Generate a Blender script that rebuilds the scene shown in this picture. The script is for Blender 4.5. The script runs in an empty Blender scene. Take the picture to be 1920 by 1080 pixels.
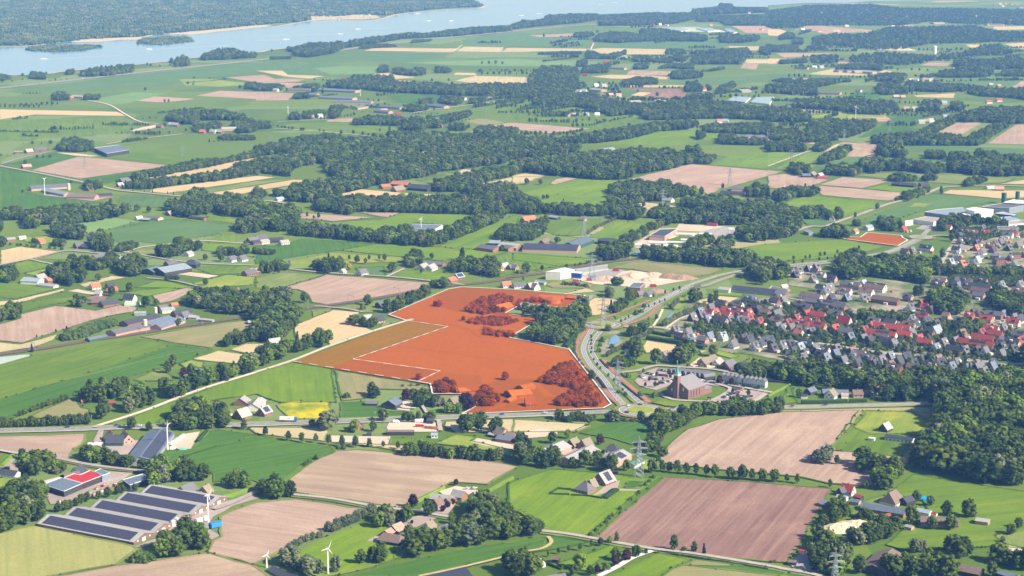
import bpy, bmesh, math, random
from mathutils import Vector, Matrix
S = bpy.context.scene
RN = random.Random(11)
# ---------------------------------------------------------------- camera
H, F, Y0 = 450.0, 3450.0, -150.0
P = math.atan((540 - Y0) / F); CP, SP = math.cos(P), math.sin(P)
cam = bpy.data.cameras.new("camera"); cam.sensor_width = 36; cam.lens = F * 36 / 1920
cam.clip_start = 5; cam.clip_end = 60000
co = bpy.data.objects.new("camera", cam); S.collection.objects.link(co)
co.location = (0, 0, H); co.rotation_euler = (math.pi / 2 - P, 0, 0); S.camera = co
# ---------------------------------------------------------------- light
SUN_EL, SUN_DIR = math.radians(37), (0.87, -0.49)          # from the right and a little behind the camera
w = bpy.data.worlds.new("World"); S.world = w; w.use_nodes = True
nt = w.node_tree; bg = nt.nodes["Background"]; sky = nt.nodes.new("ShaderNodeTexSky")
sky.sky_type = 'NISHITA'; sky.sun_disc = False; sky.sun_elevation = SUN_EL
sky.sun_rotation = math.atan2(SUN_DIR[0], SUN_DIR[1]); sky.altitude = 400
nt.links.new(sky.outputs[0], bg.inputs[0]); bg.inputs[1].default_value = 0.075
sl = bpy.data.lights.new("sun", 'SUN'); sl.energy = 5.0; sl.angle = math.radians(0.5); sl.color = (1, 0.93, 0.85)
so = bpy.data.objects.new("sun", sl); S.collection.objects.link(so)
sv = Vector((SUN_DIR[0] * math.cos(SUN_EL), SUN_DIR[1] * math.cos(SUN_EL), math.sin(SUN_EL)))
so.rotation_euler = sv.to_track_quat('Z', 'Y').to_euler(); so.location = (0, 0, 900)
S.view_settings.view_transform = 'Standard'; S.view_settings.look = 'None'
S.view_settings.exposure = 0.64; S.view_settings.gamma = 1.0
S.render.engine = 'CYCLES'
S.cycles.max_bounces = 4; S.cycles.diffuse_bounces = 2; S.cycles.glossy_bounces = 2
S.cycles.transmission_bounces = 2; S.cycles.volume_bounces = 1; S.cycles.transparent_max_bounces = 4
S.cycles.use_denoising = True; S.cycles.denoiser = 'OPENIMAGEDENOISE'; S.cycles.denoising_input_passes = 'RGB_ALBEDO_NORMAL'
# ---------------------------------------------------------------- picture to ground
def G(px, py, z=0.0):
    cx, cy = (px - 960) / F, -(py - 540) / F
    t = (H - z) / (SP - cy * CP)
    return (cx * t, (CP + cy * SP) * t)
def PX(x, y, z=0.0):
    d = y * CP - (z - H) * SP
    return (960 + F * x / d, 540 - F * (y * SP + (z - H) * CP) / d)
def ppm(py):
    x, y = G(960, py); return F / math.hypot(y, H)
def c4(c, r, pts): return [(480 * c + x / 4, 270 * r + y / 4) for x, y in pts]
def z8(ox, oy, pts, s=8): return [(ox + x / s, oy + y / s) for x, y in pts]
def inside(x, y, poly):
    k = False; j = len(poly) - 1
    for i in range(len(poly)):
        xi, yi = poly[i]; xj, yj = poly[j]
        if (yi > y) != (yj > y) and x < (xj - xi) * (y - yi) / (yj - yi) + xi: k = not k
        j = i
    return k
# ---------------------------------------------------------------- materials
def newmat(name, rough=0.85, spec=0.2):
    m = bpy.data.materials.new(name); m.use_nodes = True
    b = m.node_tree.nodes["Principled BSDF"]; b.inputs["Roughness"].default_value = rough
    b.inputs["Specular IOR Level"].default_value = spec
    return m, m.node_tree, b
def N(t, kind, **kw):
    n = t.nodes.new(kind)
    for k, v in kw.items(): setattr(n, k, v)
    return n
def mixc(t, fac, a, b, mode='MIX'):
    n = N(t, "ShaderNodeMix", data_type='RGBA', blend_type=mode)
    for i, v in ((0, fac), (6, a), (7, b)):
        if hasattr(v, 'is_linked'): t.links.new(v, n.inputs[i])
        elif i == 0: n.inputs[0].default_value = v
        else: n.inputs[i].default_value = (*v, 1) if len(v) == 3 else v
    return n.outputs[2]
def ramp(t, fac, a, b):
    n = N(t, "ShaderNodeMapRange", clamp=True); t.links.new(fac, n.inputs[0])
    n.inputs[1].default_value = a; n.inputs[2].default_value = b; return n.outputs[0]
def noise(t, vec, scale, detail=3, rough=0.55, w=None):
    n = N(t, "ShaderNodeTexNoise", noise_dimensions='4D' if w is not None else '3D')
    n.inputs["Scale"].default_value = scale; n.inputs["Detail"].default_value = detail; n.inputs["Roughness"].default_value = rough
    t.links.new(vec, n.inputs["Vector"])
    if w is not None: t.links.new(w, n.inputs["W"])
    return n.outputs[0]
def mapping(t, vec, sc):
    n = N(t, "ShaderNodeMapping"); n.inputs["Scale"].default_value = sc; t.links.new(vec, n.inputs[0]); return n.outputs[0]
MATS = {}
def plain(name, col, rough=0.8, spec=0.25, var=0.18, scale=0.35, metal=0.0):
    """Colour with fine mottling and a shift from object to object."""
    if name in MATS: return MATS[name]
    m, t, b = newmat(name, rough, spec); b.inputs["Metallic"].default_value = metal
    tc = N(t, "ShaderNodeTexCoord"); oi = N(t, "ShaderNodeObjectInfo")
    n = noise(t, tc.outputs["Object"], scale, 4, 0.6)
    f = ramp(t, n, 0.3, 0.7)
    c = mixc(t, f, [v * (1 - var) for v in col], [min(1, v * (1 + var)) for v in col])
    g = ramp(t, oi.outputs["Random"], 0, 1)
    c2 = mixc(t, g, [0.86] * 3, [1.1] * 3); c = mixc(t, 1.0, c, c2, 'MULTIPLY')
    t.links.new(c, b.inputs["Base Color"]); MATS[name] = m; return m
FIELD = {  # colour a, colour b, streak colour mix, patch colour, patch amount, streak width m
 'grass':        ((.135,.222,.018), (.185,.268,.022), (.096,.172,.018), (.23,.28,.035), .38, 7),
 'grass_bright': ((.160,.262,.014), (.215,.310,.018), (.118,.208,.016), (.28,.33,.035), .38, 7),
 'grass_dark':   ((.078,.172,.018), (.105,.208,.024), (.055,.135,.018), (.12,.24,.04), .25, 5),
 'grass_pale':   ((.185,.300,.085), (.230,.345,.100), (.160,.270,.080), (.26,.34,.11), .30, 5),
 'crop':         ((.115,.205,.055), (.145,.240,.062), (.092,.172,.048), (.17,.25,.065), .30, 6),
 'cereal':       ((.330,.330,.110), (.390,.370,.125), (.280,.310,.095), (.42,.38,.14), .30, 4),
 'meadow':       ((.190,.245,.060), (.270,.300,.085), (.150,.210,.050), (.34,.32,.11), .45, 7),
 'meadow_brown': ((.270,.255,.105), (.330,.290,.130), (.220,.235,.085), (.38,.29,.16), .50, 6),
 'meadow_yellow':((.240,.310,.045), (.320,.360,.055), (.190,.270,.040), (.48,.42,.05), .45, 6),
 'flowers':      ((.160,.270,.022), (.230,.310,.024), (.180,.270,.022), (.78,.54,.006), 1.0, 5),
 'soil_pink':    ((.430,.300,.225), (.510,.365,.275), (.355,.240,.185), (.56,.41,.31), .45, 5),
 'soil_tan':     ((.430,.305,.215), (.510,.370,.260), (.320,.235,.165), (.56,.42,.29), .50, 9),
 'soil_brown':   ((.300,.175,.140), (.370,.225,.178), (.200,.115,.095), (.43,.28,.20), .40, 5),
 'straw':        ((.580,.430,.230), (.660,.500,.280), (.520,.390,.210), (.70,.55,.32), .35, 5),
 'straw_pale':   ((.540,.440,.250), (.620,.500,.300), (.460,.400,.220), (.66,.54,.34), .35, 5),
 'sand':         ((.640,.510,.390), (.720,.590,.460), (.580,.460,.350), (.78,.66,.54), .30, 9),
 'paving':       ((.420,.330,.290), (.500,.400,.350), (.370,.300,.270), (.56,.47,.41), .30, 9),
 'concrete':     ((.360,.335,.320), (.440,.410,.390), (.320,.300,.290), (.50,.47,.44), .30, 9),
 'plastic':      ((.430,.500,.440), (.500,.560,.500), (.390,.460,.410), (.55,.60,.55), .20, 4),
 'orange':       ((.415,.104,.0), (.430,.110,.0), (.400,.098,.0), (.445,.117,.0), .35, 7),
 'orange_dark':  ((.345,.090,.0), (.360,.095,.0), (.330,.085,.0), (.37,.100,.0), .35, 7),
 'ochre':        ((.300,.142,.0), (.325,.156,.0), (.280,.130,.0), (.335,.163,.0), .30, 7),
 'rust':         ((.355,.094,.0), (.380,.102,.0), (.325,.085,.0), (.395,.110,.0), .35, 5),
 'garden':       ((.105,.180,.036), (.180,.230,.065), (.110,.150,.050), (.44,.36,.30), .85, 9),
}
def field_mat(kind):
    k = 'field ' + kind
    if k in MATS: return MATS[k]
    a, b_, s, p, pa, sw = FIELD[kind]
    m, t, b = newmat(k, 0.95, 0.08)
    tc = N(t, "ShaderNodeTexCoord").outputs["Object"]; oi = N(t, "ShaderNodeObjectInfo")
    wv = N(t, "ShaderNodeMath", operation='MULTIPLY'); wv.inputs[1].default_value = 40; t.links.new(oi.outputs["Random"], wv.inputs[0]); wv = wv.outputs[0]
    big = ramp(t, noise(t, tc, 0.012, 4, 0.6, wv), 0.35, 0.68)
    c = mixc(t, big, a, b_)
    st = ramp(t, noise(t, mapping(t, tc, (0.008, 1.0 / sw, 1)), 1.0, 5, 0.7, wv), 0.42, 0.66)
    fac = N(t, "ShaderNodeMath", operation='MULTIPLY'); t.links.new(st, fac.inputs[0]); fac.inputs[1].default_value = 0.85
    c = mixc(t, fac.outputs[0], c, s)
    pt = ramp(t, noise(t, mapping(t, tc, (0.6, 1, 1)), 0.028, 5, 0.65, wv), 0.62 - 0.22 * pa, 0.80 - 0.2 * pa)
    f2 = N(t, "ShaderNodeMath", operation='MULTIPLY'); t.links.new(pt, f2.inputs[0]); f2.inputs[1].default_value = min(1, pa * 1.6)
    c = mixc(t, f2.outputs[0], c, p)
    if sw < 8.5 and kind.split('_')[0] in ('grass', 'crop', 'cereal', 'soil', 'meadow'):   # wheel tracks along the working direction
        sp_ = N(t, "ShaderNodeSeparateXYZ"); t.links.new(tc, sp_.inputs[0]); wob = N(t, "ShaderNodeMath", operation='MULTIPLY_ADD'); t.links.new(noise(t, tc, 0.02, 2, 0.5, wv), wob.inputs[0]); wob.inputs[1].default_value = 3.0; t.links.new(sp_.outputs[1], wob.inputs[2])
        fr_ = N(t, "ShaderNodeMath", operation='PINGPONG'); t.links.new(wob.outputs[0], fr_.inputs[0]); fr_.inputs[1].default_value = 7.5
        ln = ramp(t, fr_.outputs[0], 1.5, 0.5); f3 = N(t, "ShaderNodeMath", operation='MULTIPLY'); t.links.new(ln, f3.inputs[0]); f3.inputs[1].default_value = 0.16 if kind.startswith('soil') else 0.2
        c = mixc(t, f3.outputs[0], c, [min(1, v * 1.22) for v in p] if kind.startswith('soil') else [v * 0.8 for v in s])
    fine = noise(t, tc, 0.55, 3, 0.7, wv)
    fr = ramp(t, fine, 0.2, 0.8); g = mixc(t, fr, [0.80] * 3, [1.20] * 3); c = mixc(t, 1.0, c, g, 'MULTIPLY')
    gr = mixc(t, ramp(t, oi.outputs["Random"], 0, 1), (0.92, 0.94, 0.92), (1.06, 1.05, 1.06)); c = mixc(t, 1.0, c, gr, 'MULTIPLY')
    t.links.new(c, b.inputs["Base Color"]); MATS[k] = m; return m
# ---------------------------------------------------------------- mesh helpers
COL = S.collection
class MB:
    def __init__(s): s.v = []; s.f = []
    def add(s, vs, fs):
        o = len(s.v); s.v += [tuple(v) for v in vs]; s.f += [tuple(i + o for i in f) for f in fs]
    def box(s, x0, x1, y0, y1, z0, z1):
        s.add([(x0,y0,z0),(x1,y0,z0),(x1,y1,z0),(x0,y1,z0),(x0,y0,z1),(x1,y0,z1),(x1,y1,z1),(x0,y1,z1)],
              [(0,3,2,1),(4,5,6,7),(0,1,5,4),(1,2,6,5),(2,3,7,6),(3,0,4,7)])
    def beam(s, a, b, r, r2=None):
        a = Vector(a); b = Vector(b); d = b - a
        if d.length < 1e-6: return
        r2 = r if r2 is None else r2
        u = d.orthogonal().normalized(); v = d.normalized().cross(u)
        q = [a + (u * i + v * j) * r for i, j in ((1,1),(-1,1),(-1,-1),(1,-1))] + [b + (u * i + v * j) * r2 for i, j in ((1,1),(-1,1),(-1,-1),(1,-1))]
        s.add(q, [(3,2,1,0),(4,5,6,7),(0,1,5,4),(1,2,6,5),(2,3,7,6),(3,0,4,7)])
    def cyl(s, a, b, r1, r2, n=12):
        a = Vector(a); b = Vector(b); d = (b - a).normalized(); u = d.orthogonal().normalized(); v = d.cross(u)
        q = [a + (u * math.cos(2*math.pi*i/n) + v * math.sin(2*math.pi*i/n)) * r1 for i in range(n)] + [b + (u * math.cos(2*math.pi*i/n) + v * math.sin(2*math.pi*i/n)) * r2 for i in range(n)]
        s.add(q, [tuple(range(n))[::-1], tuple(range(n, 2*n))] + [(i, (i+1) % n, n + (i+1) % n, n + i) for i in range(n)])
    def prism(s, poly, z0, z1):
        n = len(poly); s.add([(x, y, z0) for x, y in poly] + [(x, y, z1) for x, y in poly],
              [tuple(range(n))[::-1], tuple(range(n, 2*n))] + [(i, (i+1) % n, n + (i+1) % n, n + i) for i in range(n)])
    def mesh(s, name, mat=None):
        me = bpy.data.meshes.new(name); me.from_pydata(s.v, [], s.f); me.update()
        if mat: me.materials.append(mat)
        return me
    def build(s, name, mat, parent=None, loc=(0,0,0), rz=0): return put(name, s.mesh(name, mat), parent, loc, rz)
def put(name, me, parent=None, loc=(0,0,0), rz=0, mat=None, sc=None):
    o = bpy.data.objects.new(name, me); COL.objects.link(o); o.location = loc; o.rotation_euler = (0, 0, rz)
    if parent: o.parent = parent
    if sc: o.scale = sc
    if mat and me:
        if not len(me.materials): me.materials.append(mat)
        o.material_slots[0].link = 'OBJECT'; o.material_slots[0].material = mat
    return o
LABELS = []          # (object, label, px x) - made single at the end
def thing(o, label, cat, group=None):
    o['label'] = label; o['category'] = cat
    if group: o['group'] = group
    LABELS.append(o); return o
def empty(name, loc, rz=0):
    o = bpy.data.objects.new(name, None); COL.objects.link(o); o.location = loc; o.rotation_euler = (0, 0, rz); o.empty_display_size = 2; return o
def struct(o, kind='structure'): o['kind'] = kind; return o
# ---------------------------------------------------------------- ground, fields, roads
LAY = [0]; EDGES = []
def fix(poly):
    a = sum(poly[i][0] * poly[(i+1) % len(poly)][1] - poly[(i+1) % len(poly)][0] * poly[i][1] for i in range(len(poly)))
    return poly if a > 0 else poly[::-1]
def field(kind, pts, d=None, name='field', z=None, mat=None, jit=True):
    g = [G(min(max(x, -900), 2900), y) for x, y in pts]
    if d: a0, a1 = G(*d[0]), G(*d[1])
    else:
        k = max(range(len(g)), key=lambda i: math.dist(g[i], g[(i+1) % len(g)])); a0, a1 = g[k], g[(k+1) % len(g)]
    ang = math.atan2(a1[1] - a0[1], a1[0] - a0[0])
    cx = sum(p[0] for p in g) / len(g); cy = sum(p[1] for p in g) / len(g)
    q = []
    for i in range(len(g)):
        (x0, y0), (x1, y1) = g[i], g[(i+1) % len(g)]; L = math.hypot(x1-x0, y1-y0); n = max(1, min(10, int(L / 14))) if jit else 1
        for j in range(n):
            t = j / n; k = (RN.gauss(0, 0.7) if j else 0); q.append((x0 + (x1-x0)*t - (y1-y0)/L*k if L else x0, y0 + (y1-y0)*t + (x1-x0)/L*k if L else y0))
    q = fix(q); c, s = math.cos(-ang), math.sin(-ang)
    if name == 'field' and jit and kind not in ('garden', 'sand', 'paving', 'concrete'): EDGES.append((q, kind))
    loc = [((x-cx)*c - (y-cy)*s, (x-cx)*s + (y-cy)*c, 0) for x, y in q]
    me = bpy.data.meshes.new(name); me.from_pydata(loc, [], [tuple(range(len(loc)))]); me.materials.append(mat or field_mat(kind))
    LAY[0] += 1
    o = put(name, me, None, (cx, cy, 0.05 + 0.0020 * LAY[0] if z is None else z), ang); return struct(o)
def smooth(g, n=5):
    out = []
    for i in range(len(g) - 1):
        p0, p1, p2, p3 = g[max(i-1, 0)], g[i], g[i+1], g[min(i+2, len(g)-1)]
        for k in range(n):
            t = k / n; out.append(tuple(0.5 * (2*p1[j] + (p2[j]-p0[j])*t + (2*p0[j]-5*p1[j]+4*p2[j]-p3[j])*t*t + (3*p1[j]-p0[j]-3*p2[j]+p3[j])*t**3) for j in (0, 1)))
    return out + [g[-1]]
def offs(g, w):
    out = []
    for i in range(len(g)):
        a, b = g[max(i-1, 0)], g[min(i+1, len(g)-1)]; dx, dy = b[0]-a[0], b[1]-a[1]; L = math.hypot(dx, dy) or 1
        out.append((g[i][0] - dy/L*w, g[i][1] + dx/L*w))
    return out
RLAY = [0]; EDGES = []
def strip(name, g, wid, mat, z, off=0.0):
    l = offs(g, off + wid / 2); r = offs(g, off - wid / 2); n = len(g)
    me = bpy.data.meshes.new(name); me.from_pydata([(*p, z) for p in l] + [(*p, z) for p in r], [], [(n + i, n + i + 1, i + 1, i) for i in range(n - 1)])
    me.materials.append(mat); return struct(put(name, me))
def dashes(name, g, wid, mat, z, on, gap, off=0.0):
    mb = MB(); g = offs(g, off); d = 0.0
    for i in range(len(g) - 1):
        (x0, y0), (x1, y1) = g[i], g[i+1]; L = math.hypot(x1-x0, y1-y0); t = 0.0
        if L < 1e-4: continue
        ux, uy = (x1-x0)/L, (y1-y0)/L
        while t < L:
            ph = (d + t) % (on + gap)
            if ph < on:
                e = min(L, t + on - ph); nx, ny = -uy*wid/2, ux*wid/2
                a, b = (x0+ux*t, y0+uy*t), (x0+ux*e, y0+uy*e)
                mb.add([(a[0]-nx,a[1]-ny,z),(b[0]-nx,b[1]-ny,z),(b[0]+nx,b[1]+ny,z),(a[0]+nx,a[1]+ny,z)], [(0,1,2,3)]); t = e + 1e-3
            else: t += on + gap - ph
        d += L
    if mb.f: return struct(mb.build(name, mat))
ASPHALT = plain('asphalt', (.30, .29, .29), .9, .2, .12, .2)
LANE = plain('lane surface', (.46, .40, .36), .95, .1, .15, .2)
CYCLE = plain('red cycle path', (.40, .17, .13), .9, .1, .12, .2)
TRACK = plain('pale sandy track', (.66, .56, .44), .95, .1, .15, .2)
WHITE = plain('white road paint', (.80, .80, .78), .7, .2, .05, 1)
VERGE = field_mat('meadow')
def road(pts, wid, mat=None, name='road', mark=None, verge=0.0):
    g = smooth([G(*p) for p in pts]); RLAY[0] += 1; z = 0.90 + 0.012 * RLAY[0]
    if verge: strip('road_verge', g, wid + 2 * verge, VERGE, 0.86 + 0.0005 * RLAY[0])
    strip(name, g, wid, mat or ASPHALT, z)
    if mark:
        for s_ in (-1, 1): strip('road_marking', g, 0.35, WHITE, z + 0.006, s_ * (wid / 2 - 0.45))
        if mark == 2: dashes('road_marking', g, 0.35, WHITE, z + 0.006, 4, 6)
    return g
# ---------------------------------------------------------------- terrain sheet
def ground_mat():
    m, t, b = newmat('open country', 0.95, 0.08)
    tc = N(t, "ShaderNodeTexCoord").outputs["Object"]
    v = N(t, "ShaderNodeTexVoronoi", distance='CHEBYCHEV'); v.inputs["Scale"].default_value = 1.0
    t.links.new(mapping(t, tc, (1/260, 1/170, 0)), v.inputs["Vector"])
    sep = N(t, "ShaderNodeSeparateColor"); t.links.new(v.outputs["Color"], sep.inputs[0])
    c = mixc(t, ramp(t, sep.outputs[0], 0.0, 1.0), (.105,.175,.022), (.170,.240,.030))
    c = mixc(t, ramp(t, sep.outputs[1], 0.80, 0.86), c, (.200,.270,.085))
    c = mixc(t, ramp(t, sep.outputs[2], 0.960, 0.965), c, (.40,.36,.17))
    big = ramp(t, noise(t, tc, 0.006, 5, 0.6), 0.5, 1.1); c = mixc(t, big, c, (.145,.215,.032))
    st = ramp(t, noise(t, mapping(t, tc, (0.004, 0.10, 1)), 1.0, 4, 0.6), 0.5, 0.95); c = mixc(t, st, c, (.115,.182,.030))
    g = mixc(t, ramp(t, noise(t, tc, 0.35, 3, 0.7), 0.2, 0.8), [0.82]*3, [1.18]*3); c = mixc(t, 1.0, c, g, 'MULTIPLY')
    t.links.new(c, b.inputs["Base Color"]); return m
mb = MB(); X, YA, YB = 9000, 250, 15500
mb.add([(-X,YA,0),(X,YA,0),(X,YB,0),(-X,YB,0)], [(0,1,2,3)])
struct(mb.build('ground', ground_mat()))
FL = []
def A(kind, c, r, *xy, d=None):
    pts = [(xy[i], xy[i+1]) for i in range(0, len(xy), 2)]
    field(kind, c4(c, r, pts), c4(c, r, d) if d else None)
# far cells first (top row) so that nearer sheets lie above
A('straw',0,0, 0,820,880,838,940,868,260,858,0,895)
A('meadow',0,0, 0,905,400,925,260,955,0,920)
A('soil_pink',0,0, 990,755,1130,722,1470,742,1220,768)
A('soil_pink',0,0, 1470,718,1650,680,2010,695,2210,700,2160,750,1920,742)
A('meadow_yellow',0,0, 1340,595,1560,590,1920,630,1660,650,1390,640)
A('soil_pink',0,0, 1700,580,1980,560,2060,590,2290,592,2240,612,1960,625)
A('sand',0,0, 950,975,1200,930,1225,950,1000,985)
A('crop',0,0, 400,720,900,690,1130,720,900,770,700,745)
A('grass_pale',0,0, 700,745,1000,690,1250,700,980,770,800,790)
A('crop',0,0, 0,690,1000,560,1920,470,1920,555,1350,590,1300,640,400,690)
A('grass',0,0, 0,900,900,880,1150,930,900,1000,0,1060)
A('meadow',0,0, 380,610,1000,540,1500,490,1500,482,1000,520,480,570)
A('crop',1,0, 0,470,300,465,640,480,590,520,500,560,240,550,200,530,0,525)
A('grass_pale',1,0, 430,510,640,495,920,500,900,550,560,560)
A('straw_pale',1,0, 0,530,200,530,240,560,510,570,400,590,230,575)
A('soil_pink',1,0, 170,620,380,625,240,660)
A('straw_pale',1,0, 880,555,1040,545,1190,580,1040,595)
A('straw',1,0, 1030,600,1260,615,1040,622)
A('straw',1,0, 810,380,900,358,1510,365,1470,390)
A('straw_pale',1,0, 1510,385,1560,350,1860,355,1830,390)
A('straw_pale',1,0, 1860,388,1880,360,1920,358,2500,366,2520,380)
A('straw_pale',1,0, 1490,605,1640,570,1920,575,2045,580,2035,622,1640,625)
A('straw_pale',1,0, 1480,560,1500,545,1640,548,1660,565)
A('soil_pink',1,0, 0,690,290,700,240,752,0,752)
A('soil_pink',1,0, 560,893,760,885,730,915,520,912)
A('crop',1,0, 560,410,1300,395,1500,400,1300,440,1100,470,560,440)
A('grass_pale',1,0, 1100,470,1920,440,2400,470,2400,500,1500,490)
A('crop',1,0, 1540,300,1900,240,2520,280,2500,350,1880,345,1560,345)
A('meadow_brown',1,0, 1560,905,1690,890,1790,900,1860,920,1700,940)
A('soil_pink',1,0, 1920,920,2120,935,2510,965,2200,1000,1860,960,1600,990,1700,950)
A('grass',1,0, 300,925,740,915,1080,955,1040,990,800,1000,500,975,160,945)
A('grass_dark',1,0, 1000,715,1400,710,1370,760,1200,780,1050,770)
A('grass',1,0, 1250,850,1820,770,2300,790,2000,850,1700,870,1380,860)
A('straw_pale',2,0, 590,370,680,360,1150,370,1150,408,690,408)
A('soil_pink',2,0, 130,265,460,250,460,275,200,278)
A('meadow_yellow',2,0, 780,195,940,190,1030,212,860,215)
A('grass',2,0, 150,260,350,215,650,190,960,210,950,258,700,250,460,250)
A('straw_pale',2,0, 1620,345,1920,350,1920,380,1650,375)
A('straw_pale',2,0, 1740,445,1920,445,2090,448,1920,475,1760,475)
A('soil_pink',2,0, 1710,512,1740,475,1850,480,1830,522)
A('soil_tan',2,0, 870,540,900,525,1210,535,1190,565,860,560)
A('straw',2,0, 590,575,740,560,1000,565,1190,580,1180,595,760,590)
A('straw',2,0, 850,640,1290,640,1290,655,860,655)
A('soil_brown',2,0, 830,665,1310,670,1300,742,980,725,1060,690)
A('straw',2,0, 890,715,960,690,1050,695,980,722)
A('crop',2,0, 1100,620,1500,590,1920,560,1920,600,1700,640,1320,640)
A('crop',2,0, 920,310,1560,300,1620,370,1160,368,640,355)
A('grass',2,0, 0,770,200,790,700,860,1040,890,980,960,600,965,200,930,0,920)
A('soil_tan',2,0, 1650,195,1920,190,1980,250,1750,245)
A('plastic',2,0, 1120,205,1400,205,1680,245,1500,240,1240,235)
A('grass_bright',2,0, 690,1080,1100,980,1400,970,1560,1000,1540,1040,1200,1090)
A('straw',3,0, 0,220,90,220,200,255,80,270,0,265)
A('soil_tan',3,0, 220,195,400,195,780,225,770,255,700,235,450,260)
A('straw_pale',3,0, 300,555,510,510,500,540,800,565,560,572)
A('straw_pale',3,0, 830,540,880,525,930,535,900,555)
A('soil_pink',3,0, 1140,490,1210,468,1390,475,1330,497)
A('soil_pink',3,0, 1830,660,1860,610,1960,605,1960,655)
A('soil_tan',3,0, 1280,990,1430,915,1610,922,1440,1015)
A('meadow',3,0, 1440,1015,1610,922,1690,930,1500,1030)
A('soil_pink',3,0, 1650,1075,1860,935,1960,935,1960,1085)
A('straw',3,0, 50,1050,170,1035,410,1055,360,1082)
A('soil_tan',3,0, 520,1082,560,1065,760,1082)
A('meadow_yellow',3,0, 320,870,530,840,590,860,580,900,380,900)
A('meadow_yellow',3,0, 590,860,880,850,890,880,600,900)
A('grass_dark',3,0, 670,1035,980,870,1180,880,1060,960,1150,970,920,1010,780,1020)
A('grass_dark',3,0, 600,740,640,690,760,685,870,740,800,760)
A('crop',3,0, 10,780,60,725,300,735,280,760,150,790)
A('straw_pale',3,0, 1690,200,1960,195,1960,220,1700,225)
A('straw',3,0, 1480,335,1640,335,1670,355,1520,357)
A('straw',3,0, 1770,330,1960,318,1960,365,1900,365)
A('straw',3,0, 1090,715,1400,700,1390,735,1120,728)
A('soil_tan',3,0, 1330,520,1440,500,1440,525)
A('crop',3,0, 1310,590,1700,585,1920,590,1860,640,1560,640,1340,612)
A('crop',3,0, 0,555,300,560,800,570,760,590,500,610,0,590)
A('soil_tan',3,0, 520,462,700,468,780,485,530,482)
A('straw',3,0, 0,440,300,442,280,455,100,475,0,480)
A('soil_pink',3,0, 60,400,180,398,480,402,480,410,120,432)
A('sand',3,0, 800,350,1000,345,1120,380,1000,380,820,375)
A('sand',3,0, 0,88,200,70,210,78,20,96)
A('straw_pale',3,0, 1200,150,1340,130,1340,140,1210,160)
# land just outside the frame, so that a step aside still shows country
for kd, pl in (('grass_bright',[(-60,1060),(-60,860),(-420,880),(-420,1120)]),('soil_tan',[(-60,840),(-60,690),(-420,720),(-420,870)]),('grass',[(-60,680),(-60,520),(-420,540),(-420,710)]),('straw',[(-60,510),(-60,440),(-420,450),(-420,530)]),('grass_dark',[(-40,1110),(560,1130),(540,1200),(-60,1220)]),('grass_bright',[(580,1130),(1100,1120),(1080,1200),(560,1210)]),('soil_pink',[(1120,1125),(1700,1120),(1720,1200),(1110,1205)]),('meadow',[(1990,1180),(1990,910),(2340,930),(2380,1180)]),('garden',[(1960,690),(1960,440),(2300,450),(2320,680)]),('grass',[(1960,430),(1960,350),(2300,350),(2300,440)]),('straw',[(-60,430),(-60,380),(-420,390),(-420,440)])): field(kd, pl)
# second row
A('soil_pink',0,1, 240,195,580,100,640,100,1250,160,1160,180,600,260)
A('grass_dark',0,1, 20,155,420,60,580,95,240,190,140,150)
A('grass',0,1, 700,90,1000,60,1160,40,1700,105,1530,120,1260,155,800,105)
A('grass_dark',0,1, 610,262,1170,182,1300,175,1000,250,900,270,800,300)
A('grass_dark',0,1, 0,190,240,215,560,270,640,300,500,290,240,300,200,360,330,390,700,430,760,440,600,470,300,510,100,470,0,480)
A('straw',0,1, 1010,265,1540,160,1920,105,2170,70,2160,90,1920,140,1720,205,1300,245,1100,275)
A('straw',0,1, 1110,360,1160,335,1920,240,2080,250,1920,275,1250,370)
A('meadow',0,1, 1330,370,1920,280,2200,265,1920,312,1560,372)
A('straw',0,1, 1560,368,1920,315,2200,268,2400,275,2000,340,1800,380,1700,388)
A('meadow',0,1, 1760,388,2000,342,2380,290,2300,320,2040,380,1900,400)
A('crop',0,1, 870,400,960,375,1300,400,1240,490,1060,470,900,450)
A('grass_pale',0,1, 540,600,860,550,1050,580,1200,575,660,672)
A('crop',0,1, 640,690,1000,590,1280,565,1750,605,1750,640,1650,670,1200,750,1060,735,900,740, d=[(900,740),(1750,605)])
A('grass_bright',0,1, 1540,510,1830,570,1760,600,1560,575)
A('grass_bright',0,1, 1530,725,1720,680,1790,680,1790,732,1640,732)
A('grass_bright',0,1, 1500,742,1790,747,1920,760,2200,770,1900,850,1510,800)
A('straw',0,1, 0,800,150,770,480,810,250,870,0,915)
A('grass_bright',0,1, 20,920,230,875,390,905,360,930,150,975,100,920)
A('meadow_yellow',0,1, 180,975,370,930,360,970,270,990)
A('meadow_yellow',0,1, 1440,1045,1700,980,1920,1000,1920,1055,1530,1090)
A('sand',0,1, 1330,978,1370,955,1640,988,1560,1007)
A('grass',0,1, 1480,940,1640,905,1860,915,1800,975,1600,980)
A('grass_bright',0,1, 1000,1080,1160,1030,1250,1030,1400,1060,1500,1085)
A('straw_pale',0,1, 590,1055,840,990,960,1000,800,1030,640,1075)
A('meadow',0,1, 880,830,1000,800,1250,770,1180,850,1100,870,980,860)
A('meadow_yellow',0,1, 180,700,420,690,470,720,300,760,180,730)
A('sand',0,1, 420,65,560,70,740,90,680,95,540,85)
A('concrete',0,1, 330,385,500,365,740,395,820,400,700,428,500,405)
A('straw',1,1, 590,385,790,340,1170,372,1370,380,1300,390,1000,400)
A('straw_pale',1,1, 1440,245,1560,190,1680,200,1640,215)
A('grass',1,1, 1180,270,1400,220,1460,240,1330,302)
A('soil_pink',1,1, 330,520,900,550,580,582,420,565,330,560)
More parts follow.
